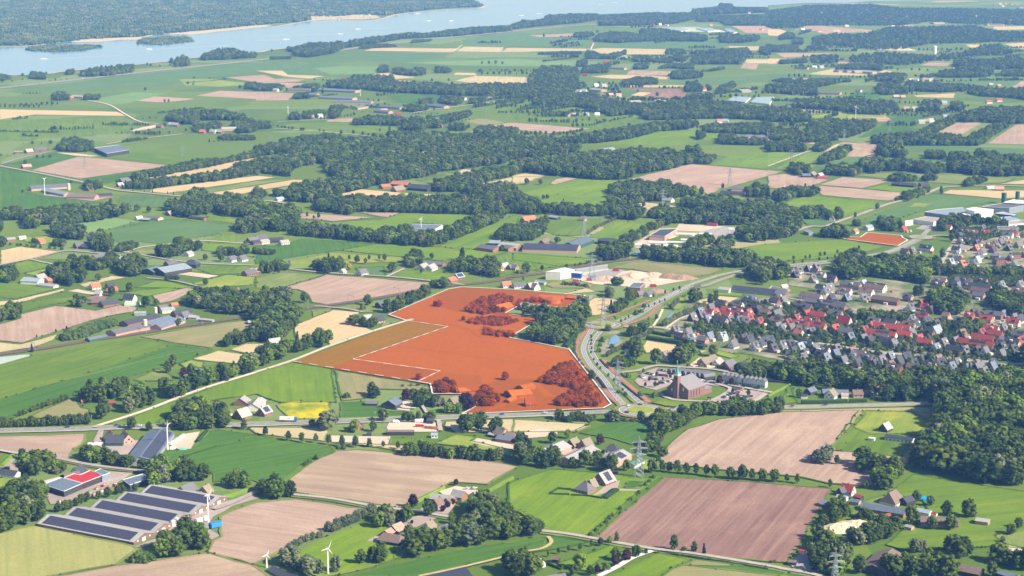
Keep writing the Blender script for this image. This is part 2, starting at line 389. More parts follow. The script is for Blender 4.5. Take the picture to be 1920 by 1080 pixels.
A('soil_pink',1,1, 760,515,1090,515,1010,552,920,545)
A('grass_bright',1,1, 320,570,580,585,940,570,1080,520,1650,530,1560,570,1450,610,1200,590,1100,620,930,660,420,600)
A('grass_bright',1,1, 1370,770,1920,540,1990,530,1920,680,1700,780,1560,800)
A('grass_dark',1,1, 210,760,340,710,900,750,620,800,290,850,0,900,0,770)
A('grass_bright',1,1, 620,800,900,750,1500,780,1900,810,1700,860,1400,880,1100,850)
A('meadow_yellow',1,1, 250,880,560,815,1100,850,1100,885,700,900,420,940,250,935)
A('grass_bright',1,1, 1030,1000,1130,945,1450,970,1420,1010,1320,1030)
A('crop',1,1, 740,930,960,920,980,990,790,980)
A('straw_pale',1,1, 1690,298,1920,250,2170,240,2040,290,1820,322)
A('meadow',1,1, 0,1010,200,960,520,980,300,1050,180,1080,0,1080)
A('soil_pink',1,1, 190,1085,530,980,1310,1040,1250,1090,1080,1130,780,1180,560,1210,410,1190,380,1120,310,1095, d=[(200,1085),(530,980)])
A('grass',1,1, 1700,850,1920,820,2560,865,2570,890,2200,930,1980,960,1800,1010)
A('grass_bright',2,1, 70,370,320,305,500,265,870,275,740,340,720,400,680,455,480,460,210,445,180,400)
A('soil_tan',2,1, 280,300,330,265,420,250,500,262,320,305)
A('straw_pale',2,1, 0,240,100,222,250,235,120,285,0,298)
A('soil_pink',2,1, 880,265,1340,150,1920,200,2030,208,1920,240,1700,305,1560,340,1480,382,1440,365,1190,300, d=[(880,265),(1340,150)])
A('grass_bright',2,1, 1490,157,1650,85,1920,50,2100,60,2210,62,1930,172,1880,185)
A('straw_pale',2,1, 920,450,1000,440,1150,455,1250,470,1100,500,990,540)
A('grass',2,1, 160,640,280,570,700,565,560,690,360,690)
A('grass_bright',2,1, 570,700,790,580,1040,595,920,670,810,732)
A('sand',2,1, 1220,650,1250,600,1590,620,1510,662)
A('concrete',2,1, 1590,620,1800,630,1690,685,1500,690,1400,660)
A('sand',2,1, 900,765,1000,700,1250,680,1500,700,1350,760,1200,785,980,795)
A('grass',2,1, 1100,740,1260,690,1400,700,1280,770)
A('grass_bright',2,1, 0,815,660,865,640,885,350,920,150,890,0,870)
A('grass_bright',2,1, 1650,790,1920,750,2480,715,2800,770,2570,830,2320,860,2020,882,1820,890,1800,830)
A('meadow',2,1, 1490,380,1700,370,1780,400,1700,430,1500,400)
A('meadow_brown',2,1, 720,930,930,880,1510,930,1600,940,1480,980,1300,1012,1000,960,900,940)
A('sand',2,1, 440,1005,560,950,700,930,800,960,900,950,1280,1000,1340,1020,1000,1080,600,1050)
A('concrete',2,1, 560,975,760,935,850,950,760,1000,600,1010)
A('meadow_brown',2,1, 240,1050,430,1010,640,1060,560,1085,300,1080)
A('straw_pale',2,1, 300,1150,560,1080,640,1110,420,1130)
A('soil_pink',3,1, 0,195,100,210,0,245)
A('grass_bright',3,1, 0,60,290,60,0,172)
A('grass_bright',3,1, 60,185,300,70,450,65,340,175,200,205)
A('soil_pink',3,1, 0,240,120,225,460,270,340,315,180,345,0,330)
A('soil_pink',3,1, 380,305,560,250,890,270,900,285,700,335)
A('soil_tan',3,1, 350,340,400,315,1010,365,980,410,900,427,400,387)
A('grass_bright',3,1, 720,335,930,295,1100,330,1120,340,1010,365)
A('grass_bright',3,1, 80,455,250,400,390,395,900,440,900,460,640,540,560,550,230,480)
A('crop',3,1, 250,565,520,580,400,620,300,620)
A('crop',3,1, 650,590,1000,460,1240,375,1760,415,1700,440,1400,485,1180,500,980,560,700,602)
A('meadow_yellow',3,1, 1030,475,1100,445,1240,450,1180,475)
A('straw',3,1, 1310,372,1360,345,1960,350,1960,402,1750,412)
A('soil_tan',3,1, 590,95,640,0,830,-10,810,100)
A('straw_pale',3,1, 420,52,520,0,545,10,430,60)
A('crop',3,1, 340,180,660,95,860,110,700,172,500,172)
A('crop',3,1, 990,12,1050,0,1960,40,1960,85,1340,60,1030,60)
A('crop',3,1, 870,110,1180,112,1700,160,1300,180,880,140)
A('meadow',3,1, 640,235,900,215,1440,235,1860,260,1780,290,1500,312,1240,290,900,262)
A('straw_pale',3,1, 1720,302,1960,262,1960,305)
A('straw_pale',3,1, 1700,150,1960,160,1960,170)
A('concrete',3,1, 1100,640,1180,600,1300,610,1260,650)
# third row
A('grass',0,2, -40,60,-40,-60,490,-10,120,85)
A('straw_pale',0,2, -20,105,120,90,480,5,500,20,160,110,-20,145)
A('grass',0,2, 110,130,360,85,640,60,500,110,360,130,160,185)
A('sand',0,2, 510,25,580,10,740,40,700,52)
A('soil_pink',0,2, -40,285,150,230,150,200,420,135,720,170,900,130,1040,150,1000,180,750,230,500,310,170,415,-40,395)
A('soil_brown',0,2, 620,80,760,40,830,70,740,110)
A('straw_pale',0,2, -40,405,150,425,430,350,420,390,250,450,-40,495)
A('grass_bright',0,2, 870,40,1250,0,1360,10,1100,70,1030,55)
A('soil_pink',0,2, 1140,60,1400,0,1480,10,1300,100,1200,120)
A('plastic',0,2, -40,522,190,500,260,505,140,545,-40,590)
A('grass',0,2, -40,590,250,508,640,452,1000,380,1280,415,1610,462,1300,500,400,720,-40,850, d=[(0,830),(1300,425)])
A('grass_dark',0,2, -40,845,400,725,1300,430,1610,465,1440,540,1010,655,800,720,500,820,140,965,-40,1005, d=[(0,830),(1300,425)])
A('meadow_brown',0,2, 1050,370,1500,290,1920,235,1920,290,1700,370,1590,455,1280,410)
A('straw_pale',0,2, 1440,537,1640,470,1920,510,1780,572,1560,552)
A('straw_pale',0,2, 1720,465,1850,420,1990,420,1990,470,1860,497)
A('meadow_yellow',0,2, 1340,570,1440,540,1540,560,1520,600,1380,600)
A('meadow_brown',0,2, 200,980,300,930,520,835,590,850,620,900,680,910,670,988)
A('meadow',0,2, 1000,692,1190,610,1310,670,1300,697,1040,702)
A('meadow_yellow',0,2, 940,730,1030,720,1040,800,960,800)
A('grass_bright',0,2, 800,1037,1100,930,1500,780,1920,640,2190,560,2490,612,2530,862,2100,862,1920,800,1860,812,1680,832,1330,900,1200,1000,1150,1042)
A('straw',1,2, 290,282,580,165,790,185,700,240,860,310,900,322,560,432,430,350,300,400)
A('meadow',1,2, 580,152,780,110,1000,80,960,182,800,187)
A('meadow',1,2, 420,170,580,150,570,170,430,220)
A('meadow',1,2, 930,300,950,250,1000,220,1110,240)
A('meadow_brown',1,2, 580,617,1180,712,1310,742,1300,772,900,762,830,832,640,852)
A('flowers',1,2, 150,880,300,850,545,860,612,950,600,984,250,986)
A('grass_dark',1,2, 630,862,830,852,920,882,950,922,1180,932,1170,972,640,982)
A('sand',1,2, 930,900,970,855,1120,850,1230,870,1160,890,1150,925)
A('straw_pale',1,2, 1400,1040,1420,1005,1920,985,2500,1025,2380,1080,1500,1090)
A('sand',1,2, 980,1050,1000,1010,1360,1010,1370,1080,1000,1085)
A('grass_bright',1,2, 1280,930,1420,900,1450,960,1300,960)
A('straw',2,2, 570,102,620,75,840,90,970,105,830,172,700,200,600,212)
A('straw',2,2, 970,442,1010,395,1290,435,1240,482,1000,492)
A('straw_pale',2,2, 1400,470,1480,470,1420,495)
A('grass',2,2, 1000,382,1060,340,1200,375,1190,402)
A('garden',2,2, 1280,120,1500,60,1920,60,3870,-60,3870,640,3300,600,2800,640,2000,540,1800,500,1500,480,1300,430,1120,310,1300,200)
A('garden',3,1, 1300,930,1380,700,1460,640,1960,600,1960,1100,1000,1100,700,1090,400,1100,150,1060,140,950,300,930,440,1010,560,1010,900,1020,1180,1060,1220,1000)
A('meadow_yellow',2,2, 1490,490,1560,470,1710,512,1640,532)
A('grass',2,2, 1740,560,1800,520,1880,550,1840,580)
A('straw_pale',2,2, 1340,100,1560,62,1720,75,1650,110,1480,130)
A('grass_bright',2,2, 1450,50,1600,20,1920,40,2000,60,1960,80,1560,58)
A('meadow_yellow',2,2, 1150,100,1290,70,1330,110,1270,160,1210,170)
A('sand',2,2, 1330,580,1400,525,1560,520,1600,570,1500,610,1380,600)
A('grass_bright',2,2, 1050,860,1200,810,1300,830,1520,850,1540,880,1200,905,1100,890)
A('paving',2,2, 920,700,980,640,1090,600,1220,620,1500,690,1560,740,1300,700,1200,720,1080,770,960,740)
A('paving',2,2, 1500,850,1640,760,1800,770,1920,790,1860,840,1700,870,1560,880)
A('straw_pale',2,2, 10,990,560,1010,590,1040,480,1085,200,1085,0,1085)
A('sand',2,2, 150,1085,200,1050,340,1075,340,1100)
A('meadow_yellow',2,2, 440,440,500,350,560,310,580,320,500,420,470,500)
A('garden',2,2, 640,500,660,350,760,320,850,330,840,400,760,460,690,520)
A('grass',2,2, 700,140,1100,60,1300,20,1350,40,1100,150,800,260)
A('grass',3,2, -300,960,-60,880,100,840,160,730,230,860,130,880,-60,900)
A('meadow_yellow',3,2, 0,590,60,570,200,590,180,640,40,640)
A('meadow_yellow',3,2, 1100,630,1200,640,1180,650)
# bottom row
A('soil_pink',0,3, -40,38,640,15,650,60,560,130,520,210,390,190,-40,140)
A('meadow_yellow',0,3, -40,345,170,355,60,410,-40,440)
A('grass_dark',0,3, -40,500,100,510,60,590,-40,640)
A('meadow_yellow',0,3, 340,300,400,230,440,240,400,310)
A('paving',0,3, -20,270,100,185,130,190,60,270)
A('paving',0,3, 380,545,340,470,600,410,720,390,790,330,820,300,1000,310,900,370,800,440,640,500,600,545)
A('paving',0,3, 700,70,740,-20,780,-20,760,80,800,110,1000,60,1050,70,960,190,860,180,720,100)
A('sand',0,3, 1260,137,1370,20,1500,0,1470,60,1430,130)
A('grass_dark',0,3, 1240,142,1440,132,1560,0,1630,-12,1920,20,2510,120,2520,150,2340,210,2150,350,1980,400,1900,370,1600,380,1600,320,1500,260,1160,222, d=[(1240,142),(1920,20)])
A('grass_bright',0,3, 1390,470,1300,440,1160,430,1100,470,1260,520)
A('paving',0,3, 1010,862,1180,800,1330,680,1480,600,1640,540,1900,465,1940,500,1740,560,1600,640,1550,720,1650,780,1590,812,1480,750,1250,760,1180,832,1060,872)
A('cereal',0,3, -60,775,250,705,280,708,1010,858,1040,880,960,940,870,1000,340,1095,-60,1120)
A('soil_tan',0,3, 340,1097,870,1007,1110,975,1300,945,1490,915,1560,907,1900,1002,2050,1100,2050,1200,340,1200, d=[(340,1090),(1110,975)])
A('soil_pink',0,3, 1640,640,1720,600,1920,530,2220,505,2770,580,2770,600,2480,730,2120,890,1920,990,1900,1000,1560,905,1590,820,1655,790,1650,700)
A('grass_bright',0,3, 1400,180,1920,30,1924,32)
A('soil_tan',1,3, 660,145,760,135,1480,190,1700,215,1870,240,1965,265,1850,330,1740,400,1460,380,1400,420,1210,510,1060,580,1000,565,850,540,290,460,270,440,205,390,400,240,610,145, d=[(760,135),(1870,240)])
A('grass_bright',1,3, 600,1080,860,1020,1030,960,1120,830,1090,700,960,680,880,660,600,760,340,890,240,1000,480,1095)
A('grass_dark',1,3, 680,1095,1000,1010,1500,890,1920,830,2150,790,2180,800,2170,860,2040,920,1920,945,1580,1000,1200,1095, d=[(1000,1010),(1920,830)])
A('straw_pale',1,3, -60,-30,520,-35,560,0,520,75,0,20)
A('sand',1,3, 570,30,1010,38,990,95,520,75)
A('straw_pale',1,3, 560,85,1000,98,1200,110,1180,160,900,120)
A('grass',1,3, 1010,50,1180,50,1180,95,1000,95)
A('meadow_yellow',1,3, 1340,90,1500,20,1660,40,1620,70,1930,140,1930,192,1770,150)
A('sand',1,3, 1610,77,1660,50,1780,70,1930,100,1930,132,1720,107)
A('sand',1,3, 1370,450,1500,408,1690,445,1640,472,1500,532,1400,470)
A('paving',1,3, 1180,640,1400,590,1500,520,1500,540,1440,620,1330,660,1200,720,1080,730,1090,690)
A('paving',1,3, 830,820,960,750,1090,730,1120,810,1030,850)
A('grass_bright',1,3, 1030,960,1040,870,1120,830,1130,940)
A('grass_bright',2,3, -30,390,300,280,680,310,1000,350,1130,330,900,500,600,790,480,780,230,740,200,660,-30,620)
A('soil_brown',2,3, 1140,340,1500,360,1920,390,2410,430,2290,620,2190,830,2070,985,1920,980,1480,935,1090,880,800,830,620,795, d=[(620,795),(1140,340)])
field('soil_pink', [(1348,787),(1470,773),(1612,770),(1555,846),(1620,848),(1680,857),(1680,872),(1640,892),(1640,913),(1553,908),(1500,896),(1400,886),(1320,879),(1240,869),(1235,850),(1270,820),(1290,805)], [(1240,869),(1348,787)])
A('meadow_brown',2,3, 1190,1032,1380,960,1920,1020,2070,1060,2020,1110,1100,1110)
A('grass_bright',2,3, 690,1100,1100,910,1340,960,1180,1030,1060,1110)
A('grass_dark',2,3, -40,900,270,800,320,782,580,830,300,890,20,930, d=[(20,900),(560,820)])
A('grass_bright',2,3, 340,990,740,855,830,870,730,930,560,1050,380,1020)
A('paving',2,3, 600,485,740,368,810,370,790,430,960,435,960,445,780,445,700,462)
A('grass_dark',2,3, 840,430,870,372,1000,377,940,432)
A('grass_dark',2,3, 500,12,690,-60,990,-80,1080,-20,1030,60,900,100,740,50)
A('meadow_yellow',2,3, 960,290,980,210,1100,200,1100,260,1010,300)
A('sand',2,3, -20,100,100,0,220,-20,330,-10,250,40,130,50)
A('paving',2,3, 380,180,480,110,560,140,500,160)
A('paving',2,3, 660,200,740,140,800,150,700,200)
A('grass',3,3, 460,132,730,-160,1100,-150,1240,-60,1130,40,1060,130,1000,187,660,162)
A('meadow_yellow',3,3, 730,-155,1080,-148,1220,-50,1120,20,760,20,640,-30)
A('grass',3,3, 900,462,1090,317,1400,372,1960,455,1960,900,1920,882,1700,862,1600,872,1290,882,1020,892,880,852,1000,750,1090,712,1200,600,1150,500,1000,490, d=[(1000,750),(1960,640)])
A('meadow',3,3, 1690,780,1960,740,1960,880,1780,850)
A('sand',3,3, 1690,862,1780,850,1960,890,1960,910,1760,900)
A('meadow',3,3, 620,580,760,500,880,480,1000,600,860,640,700,640,620,640)
A('concrete',3,3, 160,990,240,920,330,930,420,1060,260,1060,200,1040)
A('grass_dark',3,3, -700,1000,0,1010,300,1060,500,1100,200,1100)
# grassy margins round the near fields
MARG = [field_mat('grass'), field_mat('meadow'), field_mat('grass_dark')]
for q, kind in EDGES:
    cx = sum(p[0] for p in q)/len(q); cy = sum(p[1] for p in q)/len(q)
    if PX(cx, cy)[1] < 330: continue
    n_ = len(q); ins = []
    for i in range(n_):
        a, b, c_ = q[i-1], q[i], q[(i+1) % n_]; d1 = Vector((b[0]-a[0], b[1]-a[1])).normalized() if math.dist(a, b) > .01 else Vector((1, 0)); d2 = Vector((c_[0]-b[0], c_[1]-b[1])).normalized() if math.dist(c_, b) > .01 else d1
        nn = Vector((-d1.y-d2.y, d1.x+d2.x)); nn = nn.normalized() if nn.length > .1 else Vector((-d1.y, d1.x)); wd_ = RN.uniform(.7, 2.6); ins.append((b[0]+nn.x*wd_, b[1]+nn.y*wd_))
    me = bpy.data.meshes.new('field_margin'); me.from_pydata([(x-cx, y-cy, 0) for x, y in q] + [(x-cx, y-cy, 0) for x, y in ins], [], [(i, (i+1) % n_, n_+(i+1) % n_, n_+i) for i in range(n_)]); me.materials.append(RN.choice(MARG)); LAY[0] += 1
    struct(put('field_margin', me, None, (cx, cy, 0.05 + 0.0020 * LAY[0])))
# ---------------------------------------------------------------- the orange plots
OR = [(729,592),(840,544.5),(865,540),(960,544.5),(1097.5,556),(1060,579.5),(981,571),(946,590),(1015,599),(955,635),(1067,657),(1146,760),(1131,768),(960,775),(866,779),(890,766),(880,741),(811,741),(807,722),(783,718),(825,698),(662,676),(840,614.5),(762,603)]
ORD = [(762,603),(1440,1600)]
field('orange', OR, c4(1,2,[(1060,440),(1920,560)]), jit=False)
field('orange_dark', [(812,556),(840,544.5),(865,540),(960,544.5),(1097.5,556),(1060,579.5),(981,571),(946,590),(895,590),(858,586),(828,578)], jit=False)
field('orange_dark', [(828,700),(900,705),(905,720),(880,741),(811,741),(807,722),(783,718)], jit=False)
field('orange_dark', [(872,778),(890,766),(905,760),(1040,745),(1010,720),(1075,718),(1090,690),(1146,760),(1131,768),(960,775)], jit=False)
field('rust', [(905,725),(940,712),(1000,712),(1020,745),(960,765),(925,758)], jit=False)
field('ochre', [(762,603),(840,614.5),(662,676),(617,691),(550,680)], jit=False)
field('rust', [(662,676),(825,698),(783,718),(617,691)], jit=False)
OR2 = z8(0,0,c4(3,1,[(570,718),(605,702),(690,707),(745,670),(1000,693),(1010,710),(1048,728),(975,770)]),1)
field('orange', OR2, jit=False)
PALE = plain('white boundary strip', (.80, .80, .77), .7, .2, .05, 1)
PINK = plain('pale pink boundary strip', (.72, .42, .32), .7, .2, .05, 1)
def border(pts, wid, closed=True):
    g = [G(*p) for p in pts] + ([G(*pts[0])] if closed else [])
    for i in range(len(g) - 1): strip('boundary_strip', [g[i], g[i+1]], wid, PALE, 1.75 + 0.004 * (i % 3))
border(OR[:16] + OR[16:20], 1.5, False)
border([OR[0], OR[-1]], 1.5, False); border(OR2, 1.9)
for seg in ([(840,614.5),(662,676),(825,698),(783,718)], [(762,603),(840,614.5)]):
    g = [G(*p) for p in seg]
    for i in range(len(g) - 1): strip('boundary_strip', [g[i], g[i+1]], 1.1, PINK, 1.75)
    dashes('boundary_dash', g, 1.3, PALE, 1.77, 11, 9)
g = [G(*p) for p in ((783,718),(617,691),(550,680))]; dashes('boundary_dash', g, 1.3, PALE, 1.77, 11, 10)
DARKL = field_mat('orange_dark')
for pl, wd in (([(733,594),(800,606),(850,612),(880,620),(890,628),(905,634),(935,633)], 3), (c4(1,2,[(1060,445),(1400,485),(1920,560)]) + c4(2,2,[(150,580),(290,600)]), 2.2)):
    strip('ditch', smooth([G(*p) for p in pl]), wd, DARKL, 1.0)
strip('path', smooth([G(*p) for p in z8(860,660,[(400,910),(620,830),(700,780)])]), 4, field_mat('orange'), 1.02)
# ---------------------------------------------------------------- water
def water_mat():
    m, t, b = newmat('water', 0.12, 0.5)
    tc = N(t, "ShaderNodeTexCoord").outputs["Object"]
    n = noise(t, mapping(t, tc, (0.01, 0.03, 1)), 1.0, 5, 0.6)
    c = mixc(t, ramp(t, n, 0.35, 0.7), (.17, .31, .50), (.23, .38, .58)); t.links.new(c, b.inputs["Base Color"])
    b.inputs["IOR"].default_value = 1.33; b.inputs["Specular IOR Level"].default_value = 0.3
    bp = N(t, "ShaderNodeBump"); bp.inputs["Strength"].default_value = 0.25; bp.inputs["Distance"].default_value = 0.3
    t.links.new(noise(t, mapping(t, tc, (0.15, 0.3, 1)), 1.0, 3, 0.6), bp.inputs["Height"]); t.links.new(bp.outputs[0], b.inputs["Normal"])
    return m
WATER = water_mat()
far = c4(0,0,[(-300,375),(0,355),(220,348),(500,312),(740,296),(1060,282),(1180,257),(1440,252),(1600,232),(1920,206)]) + c4(1,0,[(180,195),(400,160),(560,150),(800,155),(940,145),(1040,115),(1240,90),(1480,70),(1660,65),(1720,45),(1600,10),(1570,-40)])
near = c4(0,0,[(-300,585),(0,562),(90,570),(370,556),(480,540),(1000,490),(1250,465),(1480,435),(1920,398)]) + c4(1,0,[(100,380),(300,358),(700,318),(900,280),(1150,245),(1260,250),(1600,206),(1920,192)]) + c4(2,0,[(0,190),(240,138),(660,110),(1040,98),(1340,98),(1380,66),(1560,46),(1920,60)]) + c4(3,0,[(0,44),(300,24),(600,24),(760,12),(1280,4),(1500,-4),(2100,-20),(2100,-90)]) + [(1500,-36),(1100,-36),(900,-30)]
field('grass', far + near[::-1], name='lake', z=1.6, mat=WATER, jit=False)
SHORE = field_mat('straw_pale')
strip('shore', smooth([G(*p) for p in far[:-2]], 4), 22, SHORE, 1.7)
strip('shore', smooth([G(*p) for p in near[2:12]], 4), 12, SHORE, 1.7)
for pts in (c4(0,0,[(500,310),(700,292),(1060,280),(1060,300),(900,302),(740,318),(560,320)]), c4(0,0,[(1180,258),(1440,240),(1700,215),(1920,195),(2050,190),(1980,205),(1700,232),(1440,262)]), c4(1,0,[(390,160),(560,148),(690,158),(560,140),(400,150)])):
    field('straw_pale', pts, name='shore', z=1.74)
for pts in (c4(2,2,[(720,430),(740,380),(775,358),(800,370),(805,400),(780,425)]), c4(2,2,[(1118,285),(1120,265),(1170,215),(1195,190),(1207,190),(1200,215),(1160,265),(1135,285)]), c4(2,1,[(890,840),(930,810),(980,805),(940,835)]), c4(0,2,[(945,805),(960,790),(1010,785),(1000,805)])):
    field('grass', pts, name='pond', z=1.0, mat=WATER, jit=False)
# ---------------------------------------------------------------- roads and railway
def R4(c, r, *xy): return c4(c, r, [(xy[i], xy[i+1]) for i in range(0, len(xy), 2)])
road(R4(0,0,-200,676,0,660,380,620,1000,550,1480,500,1920,452)+R4(1,0,130,438,400,402,640,376,800,352,1000,327,1360,292,1540,272,1920,236)+R4(2,0,350,201,650,181,1000,150), 26, name='motorway', verge=8, mark=2)
main = road(R4(0,2,-200,1078,0,1072,500,1062,900,1047,1500,1036,1920,1022)+R4(1,2,300,1010,700,996,1200,978,1600,964,1920,958)+R4(2,2,400,946,700,932,835,925), 8.5, mark=2, verge=4)
road(R4(2,2,1090,922,1250,912,1450,902,1700,892,1920,888)+R4(3,2,130,900,700,886,1000,878,1220,868,1500,850,1960,830), 8.5, mark=2, verge=4)
road(R4(0,2,-100,1092,500,1078,900,1064,1500,1052,1920,1040)+R4(1,2,300,1030,900,1010,1600,984,1920,974)+R4(2,2,330,962,420,965), 3, LANE, 'cycle_path')
road(R4(2,2,600,312,545,420,540,490,585,575,650,645,705,710,750,780,800,840,850,895), 5.6, mark=2, verge=4)
road(R4(2,2,662,330,605,405,592,470,640,555,710,630,790,700,870,780,950,855,1000,905), 5.6, mark=2, verge=4)
road(R4(2,2,575,308,495,410,484,490,540,590,615,650,660,720,720,800,785,862), 4, CYCLE, 'cycle_path', verge=1)
road(R4(2,2,690,545,760,630,850,712,960,805,1035,866), 4.5, CYCLE, 'cycle_path', verge=1)
road(R4(2,2,780,262,870,222,960,175,1100,98,1300,-2)+R4(2,1,1350,1055,1550,990,1680,962,1850,930)+R4(3,1,140,912,440,884,850,822,1010,770,1120,712), 5.2, mark=2, verge=4)
road(R4(2,2,800,285,960,205,1110,112,1320,8)+R4(2,1,1450,1065,1600,1010,1760,965,1900,938)+R4(3,1,160,925,450,895,860,832,1040,765,1140,715), 5.2, mark=2, verge=4)
road(R4(2,2,535,268,680,235,860,165,1040,95), 4, CYCLE, 'cycle_path', verge=1)
road(R4(2,2,835,285,930,255,1030,210,1075,160,1120,132), 4, CYCLE, 'cycle_path', verge=1)
road(R4(2,2,600,60,560,95,535,70), 6, ASPHALT)
road(R4(2,2,600,285,530,268,500,262), 6, ASPHALT)
road(R4(2,2,835,292,960,296,1130,304,1280,335,1500,345,1700,365,1920,385)+R4(3,2,0,396,200,405,450,428,620,458,880,492,1100,512,1500,552,1760,580,1960,570), 7, LANE, verge=2)
road(R4(2,2,790,640,940,625,1020,600,1100,588,1300,600,1500,614,1700,650,1960,700), 6, LANE)
road(R4(2,2,1060,290,1100,230,1130,165), 3, TRACK, 'path')
road(R4(2,2,1160,305,1260,235,1400,190), 3, TRACK, 'path')
road(R4(2,2,1090,790,1200,840,1350,852,1500,848,1640,765,1540,725,1500,700), 5, LANE)
road(R4(2,2,1510,850,1620,880,1800,860,1900,800), 5, LANE)
road(R4(2,2,1290,690,1540,715,1700,745,1950,790), 5, LANE)
road(R4(3,2,880,500,790,560,730,595), 5, LANE)
road(R4(3,2,0,60,240,95,480,150,640,240,700,330), 5, LANE); road(R4(3,2,640,260,900,300,1150,330,1300,400), 5, LANE)
road(R4(3,2,1300,235,1400,240,1500,215,1700,260,1900,300), 5, LANE); road(R4(3,2,1080,480,1180,440,1300,400,1500,420,1800,470), 4, LANE)
road(R4(3,2,-100,690,160,715), 3.5, LANE, 'path')
road(R4(3,1,1140,712,1200,650,1240,600,1330,560), 7, ASPHALT, mark=2); road(R4(3,1,1130,700,1300,690,1420,700), 6, LANE)
road(R4(3,1,1600,800,1720,830,1790,890,1850,960), 4, CYCLE, 'cycle_path'); road(R4(3,1,1290,920,1330,840,1370,780), 6, LANE)
road(R4(3,1,130,690,300,625,430,620,560,575,720,520,900,455,1080,410,1200,370,1300,330,1400,322,1600,315,1960,322), 6, LANE, verge=3)
road(R4(3,1,0,170,160,110,300,60,420,40), 4, TRACK, 'path')
road(R4(1,2,0,637,280,548,560,438,900,322,1130,252,1165,243,1180,240)+[], 5, TRACK, 'lane', verge=1.5)
road(R4(0,2,700,1052,800,1020,1100,922,1500,770,1920,640), 5, TRACK, 'lane', verge=1.5)
road(R4(1,2,440,140,580,152,700,165,800,188), 4, LANE, 'lane')
road(R4(1,1,240,940,520,970,1000,1000,1400,1040,1560,1062), 5, LANE, 'lane', verge=1)
road(R4(1,1,980,1000,1110,940), 4, LANE, 'lane')
road(R4(0,1,-60,150,20,172,240,212,520,268,700,305,860,345,1000,362,1420,402), 6, LANE, 'lane', verge=2)
road(R4(0,1,10,155,150,110,430,52,560,40), 5, LANE, 'lane'); road(R4(0,1,940,820,1060,780,1250,760,1480,730,1900,755), 4, TRACK, 'lane')
road(R4(0,1,-40,920,250,862,480,808,640,815,900,840), 5, LANE, 'lane'); road(R4(0,1,230,870,400,908), 4, LANE, 'lane')
road(R4(0,1,860,800,1400,890,1900,915), 4, LANE, 'lane'); road(R4(0,1,1100,1010,1300,1030,1500,1075), 4, LANE, 'lane')
road(R4(1,1,0,450,80,430,220,450), 6, LANE, 'lane')
road(R4(0,0,660,755,820,790,940,860,1050,915,1190,932), 5, TRACK, 'lane'); road(R4(0,0,800,1085,1000,1050,1370,1008), 5, TRACK, 'lane')
road(R4(1,0,1180,850,1400,815,1800,766), 5, TRACK, 'lane'); road(R4(1,0,160,916,340,908,540,902), 4, TRACK, 'lane')
road(R4(2,0,590,375,612,325), 5, TRACK, 'lane'); road(R4(1,0,1480,390,1545,340), 5, TRACK, 'lane'); road(R4(1,0,130,965,500,990,860,1025), 4, TRACK, 'lane')
road(R4(0,3,380,195,520,225,720,262,1000,295,1110,300), 5, LANE, 'lane', verge=2); road(R4(0,3,-40,140,100,165,140,170), 4, LANE, 'lane')
road(R4(0,3,1930,455,1740,540,1600,590), 6, LANE, 'lane')
road(R4(1,3,280,480,560,510,900,570,1070,590,1240,610,1400,640,1480,650), 4.5, LANE, 'lane', verge=3)
road(R4(2,3,220,752,430,778,640,815,830,850,1080,890,1300,915,1500,945,1920,1015)+R4(3,3,120,1040,300,1070,400,1095), 4.5, LANE, 'lane', verge=3)
road(R4(2,3,270,795,295,840,230,885,130,905,20,930,-200,985,-480,1050,-700,1095), 3, plain('dry earth track',(.52,.42,.22),.95,.1,.2,.3), 'track')
road(R4(2,3,1050,905,900,960,780,1030,650,1095), 4.5, plain('white gravel',(.78,.72,.66),.95,.1,.15,.4), 'lane')
road(R4(1,2,1080,840,1090,900,1200,910), 3, TRACK, 'path'); road(R4(1,2,1245,890,1280,945), 3, LANE, 'path')
road(R4(1,2,1370,1000,1385,1080), 4, LANE, 'lane')
road(R4(0,2,710,1055,740,1040), 5, LANE, 'lane')
# roundabouts
GR = field_mat('grass'); 
def roundabout(px, py, ri, ro):
    x, y = G(px, py)
    def ring(name, r0, r1, mat, z):
        n = 40; v = [(x + r0*math.cos(i*2*math.pi/n), y + r0*math.sin(i*2*math.pi/n), z) for i in range(n)] + [(x + r1*math.cos(i*2*math.pi/n), y + r1*math.sin(i*2*math.pi/n), z) for i in range(n)]
        me = bpy.data.meshes.new(name); me.from_pydata(v, [], [(i, n+i, n+(i+1) % n, (i+1) % n) for i in range(n)]); me.materials.append(mat); struct(put(name, me))
    def disc(name, r, mat, z0, z1):
        m_ = MB(); m_.cyl((x, y, z0), (x, y, z1), r, r * 0.97, 40); struct(m_.build(name, mat))
    disc('road_verge', ro + 5, CYCLE, 1.30, 1.50); ring('road_verge', 0.1, ro + 3, GR, 1.52); ring('road', ri + 0.5, ro, ASPHALT, 1.56); ring('road_marking', ro - 0.9, ro - 0.5, WHITE, 1.58)
    ring('kerb', ri - 1.5, ri + 0.6, LANE, 1.60); disc('roundabout_island', ri - 1.4, field_mat('meadow_yellow'), 1.2, 1.95)
roundabout(1201.5, 772, 14.5, 21); roundabout(1131, 611, 13.5, 20); roundabout(1727, 446, 9, 16)
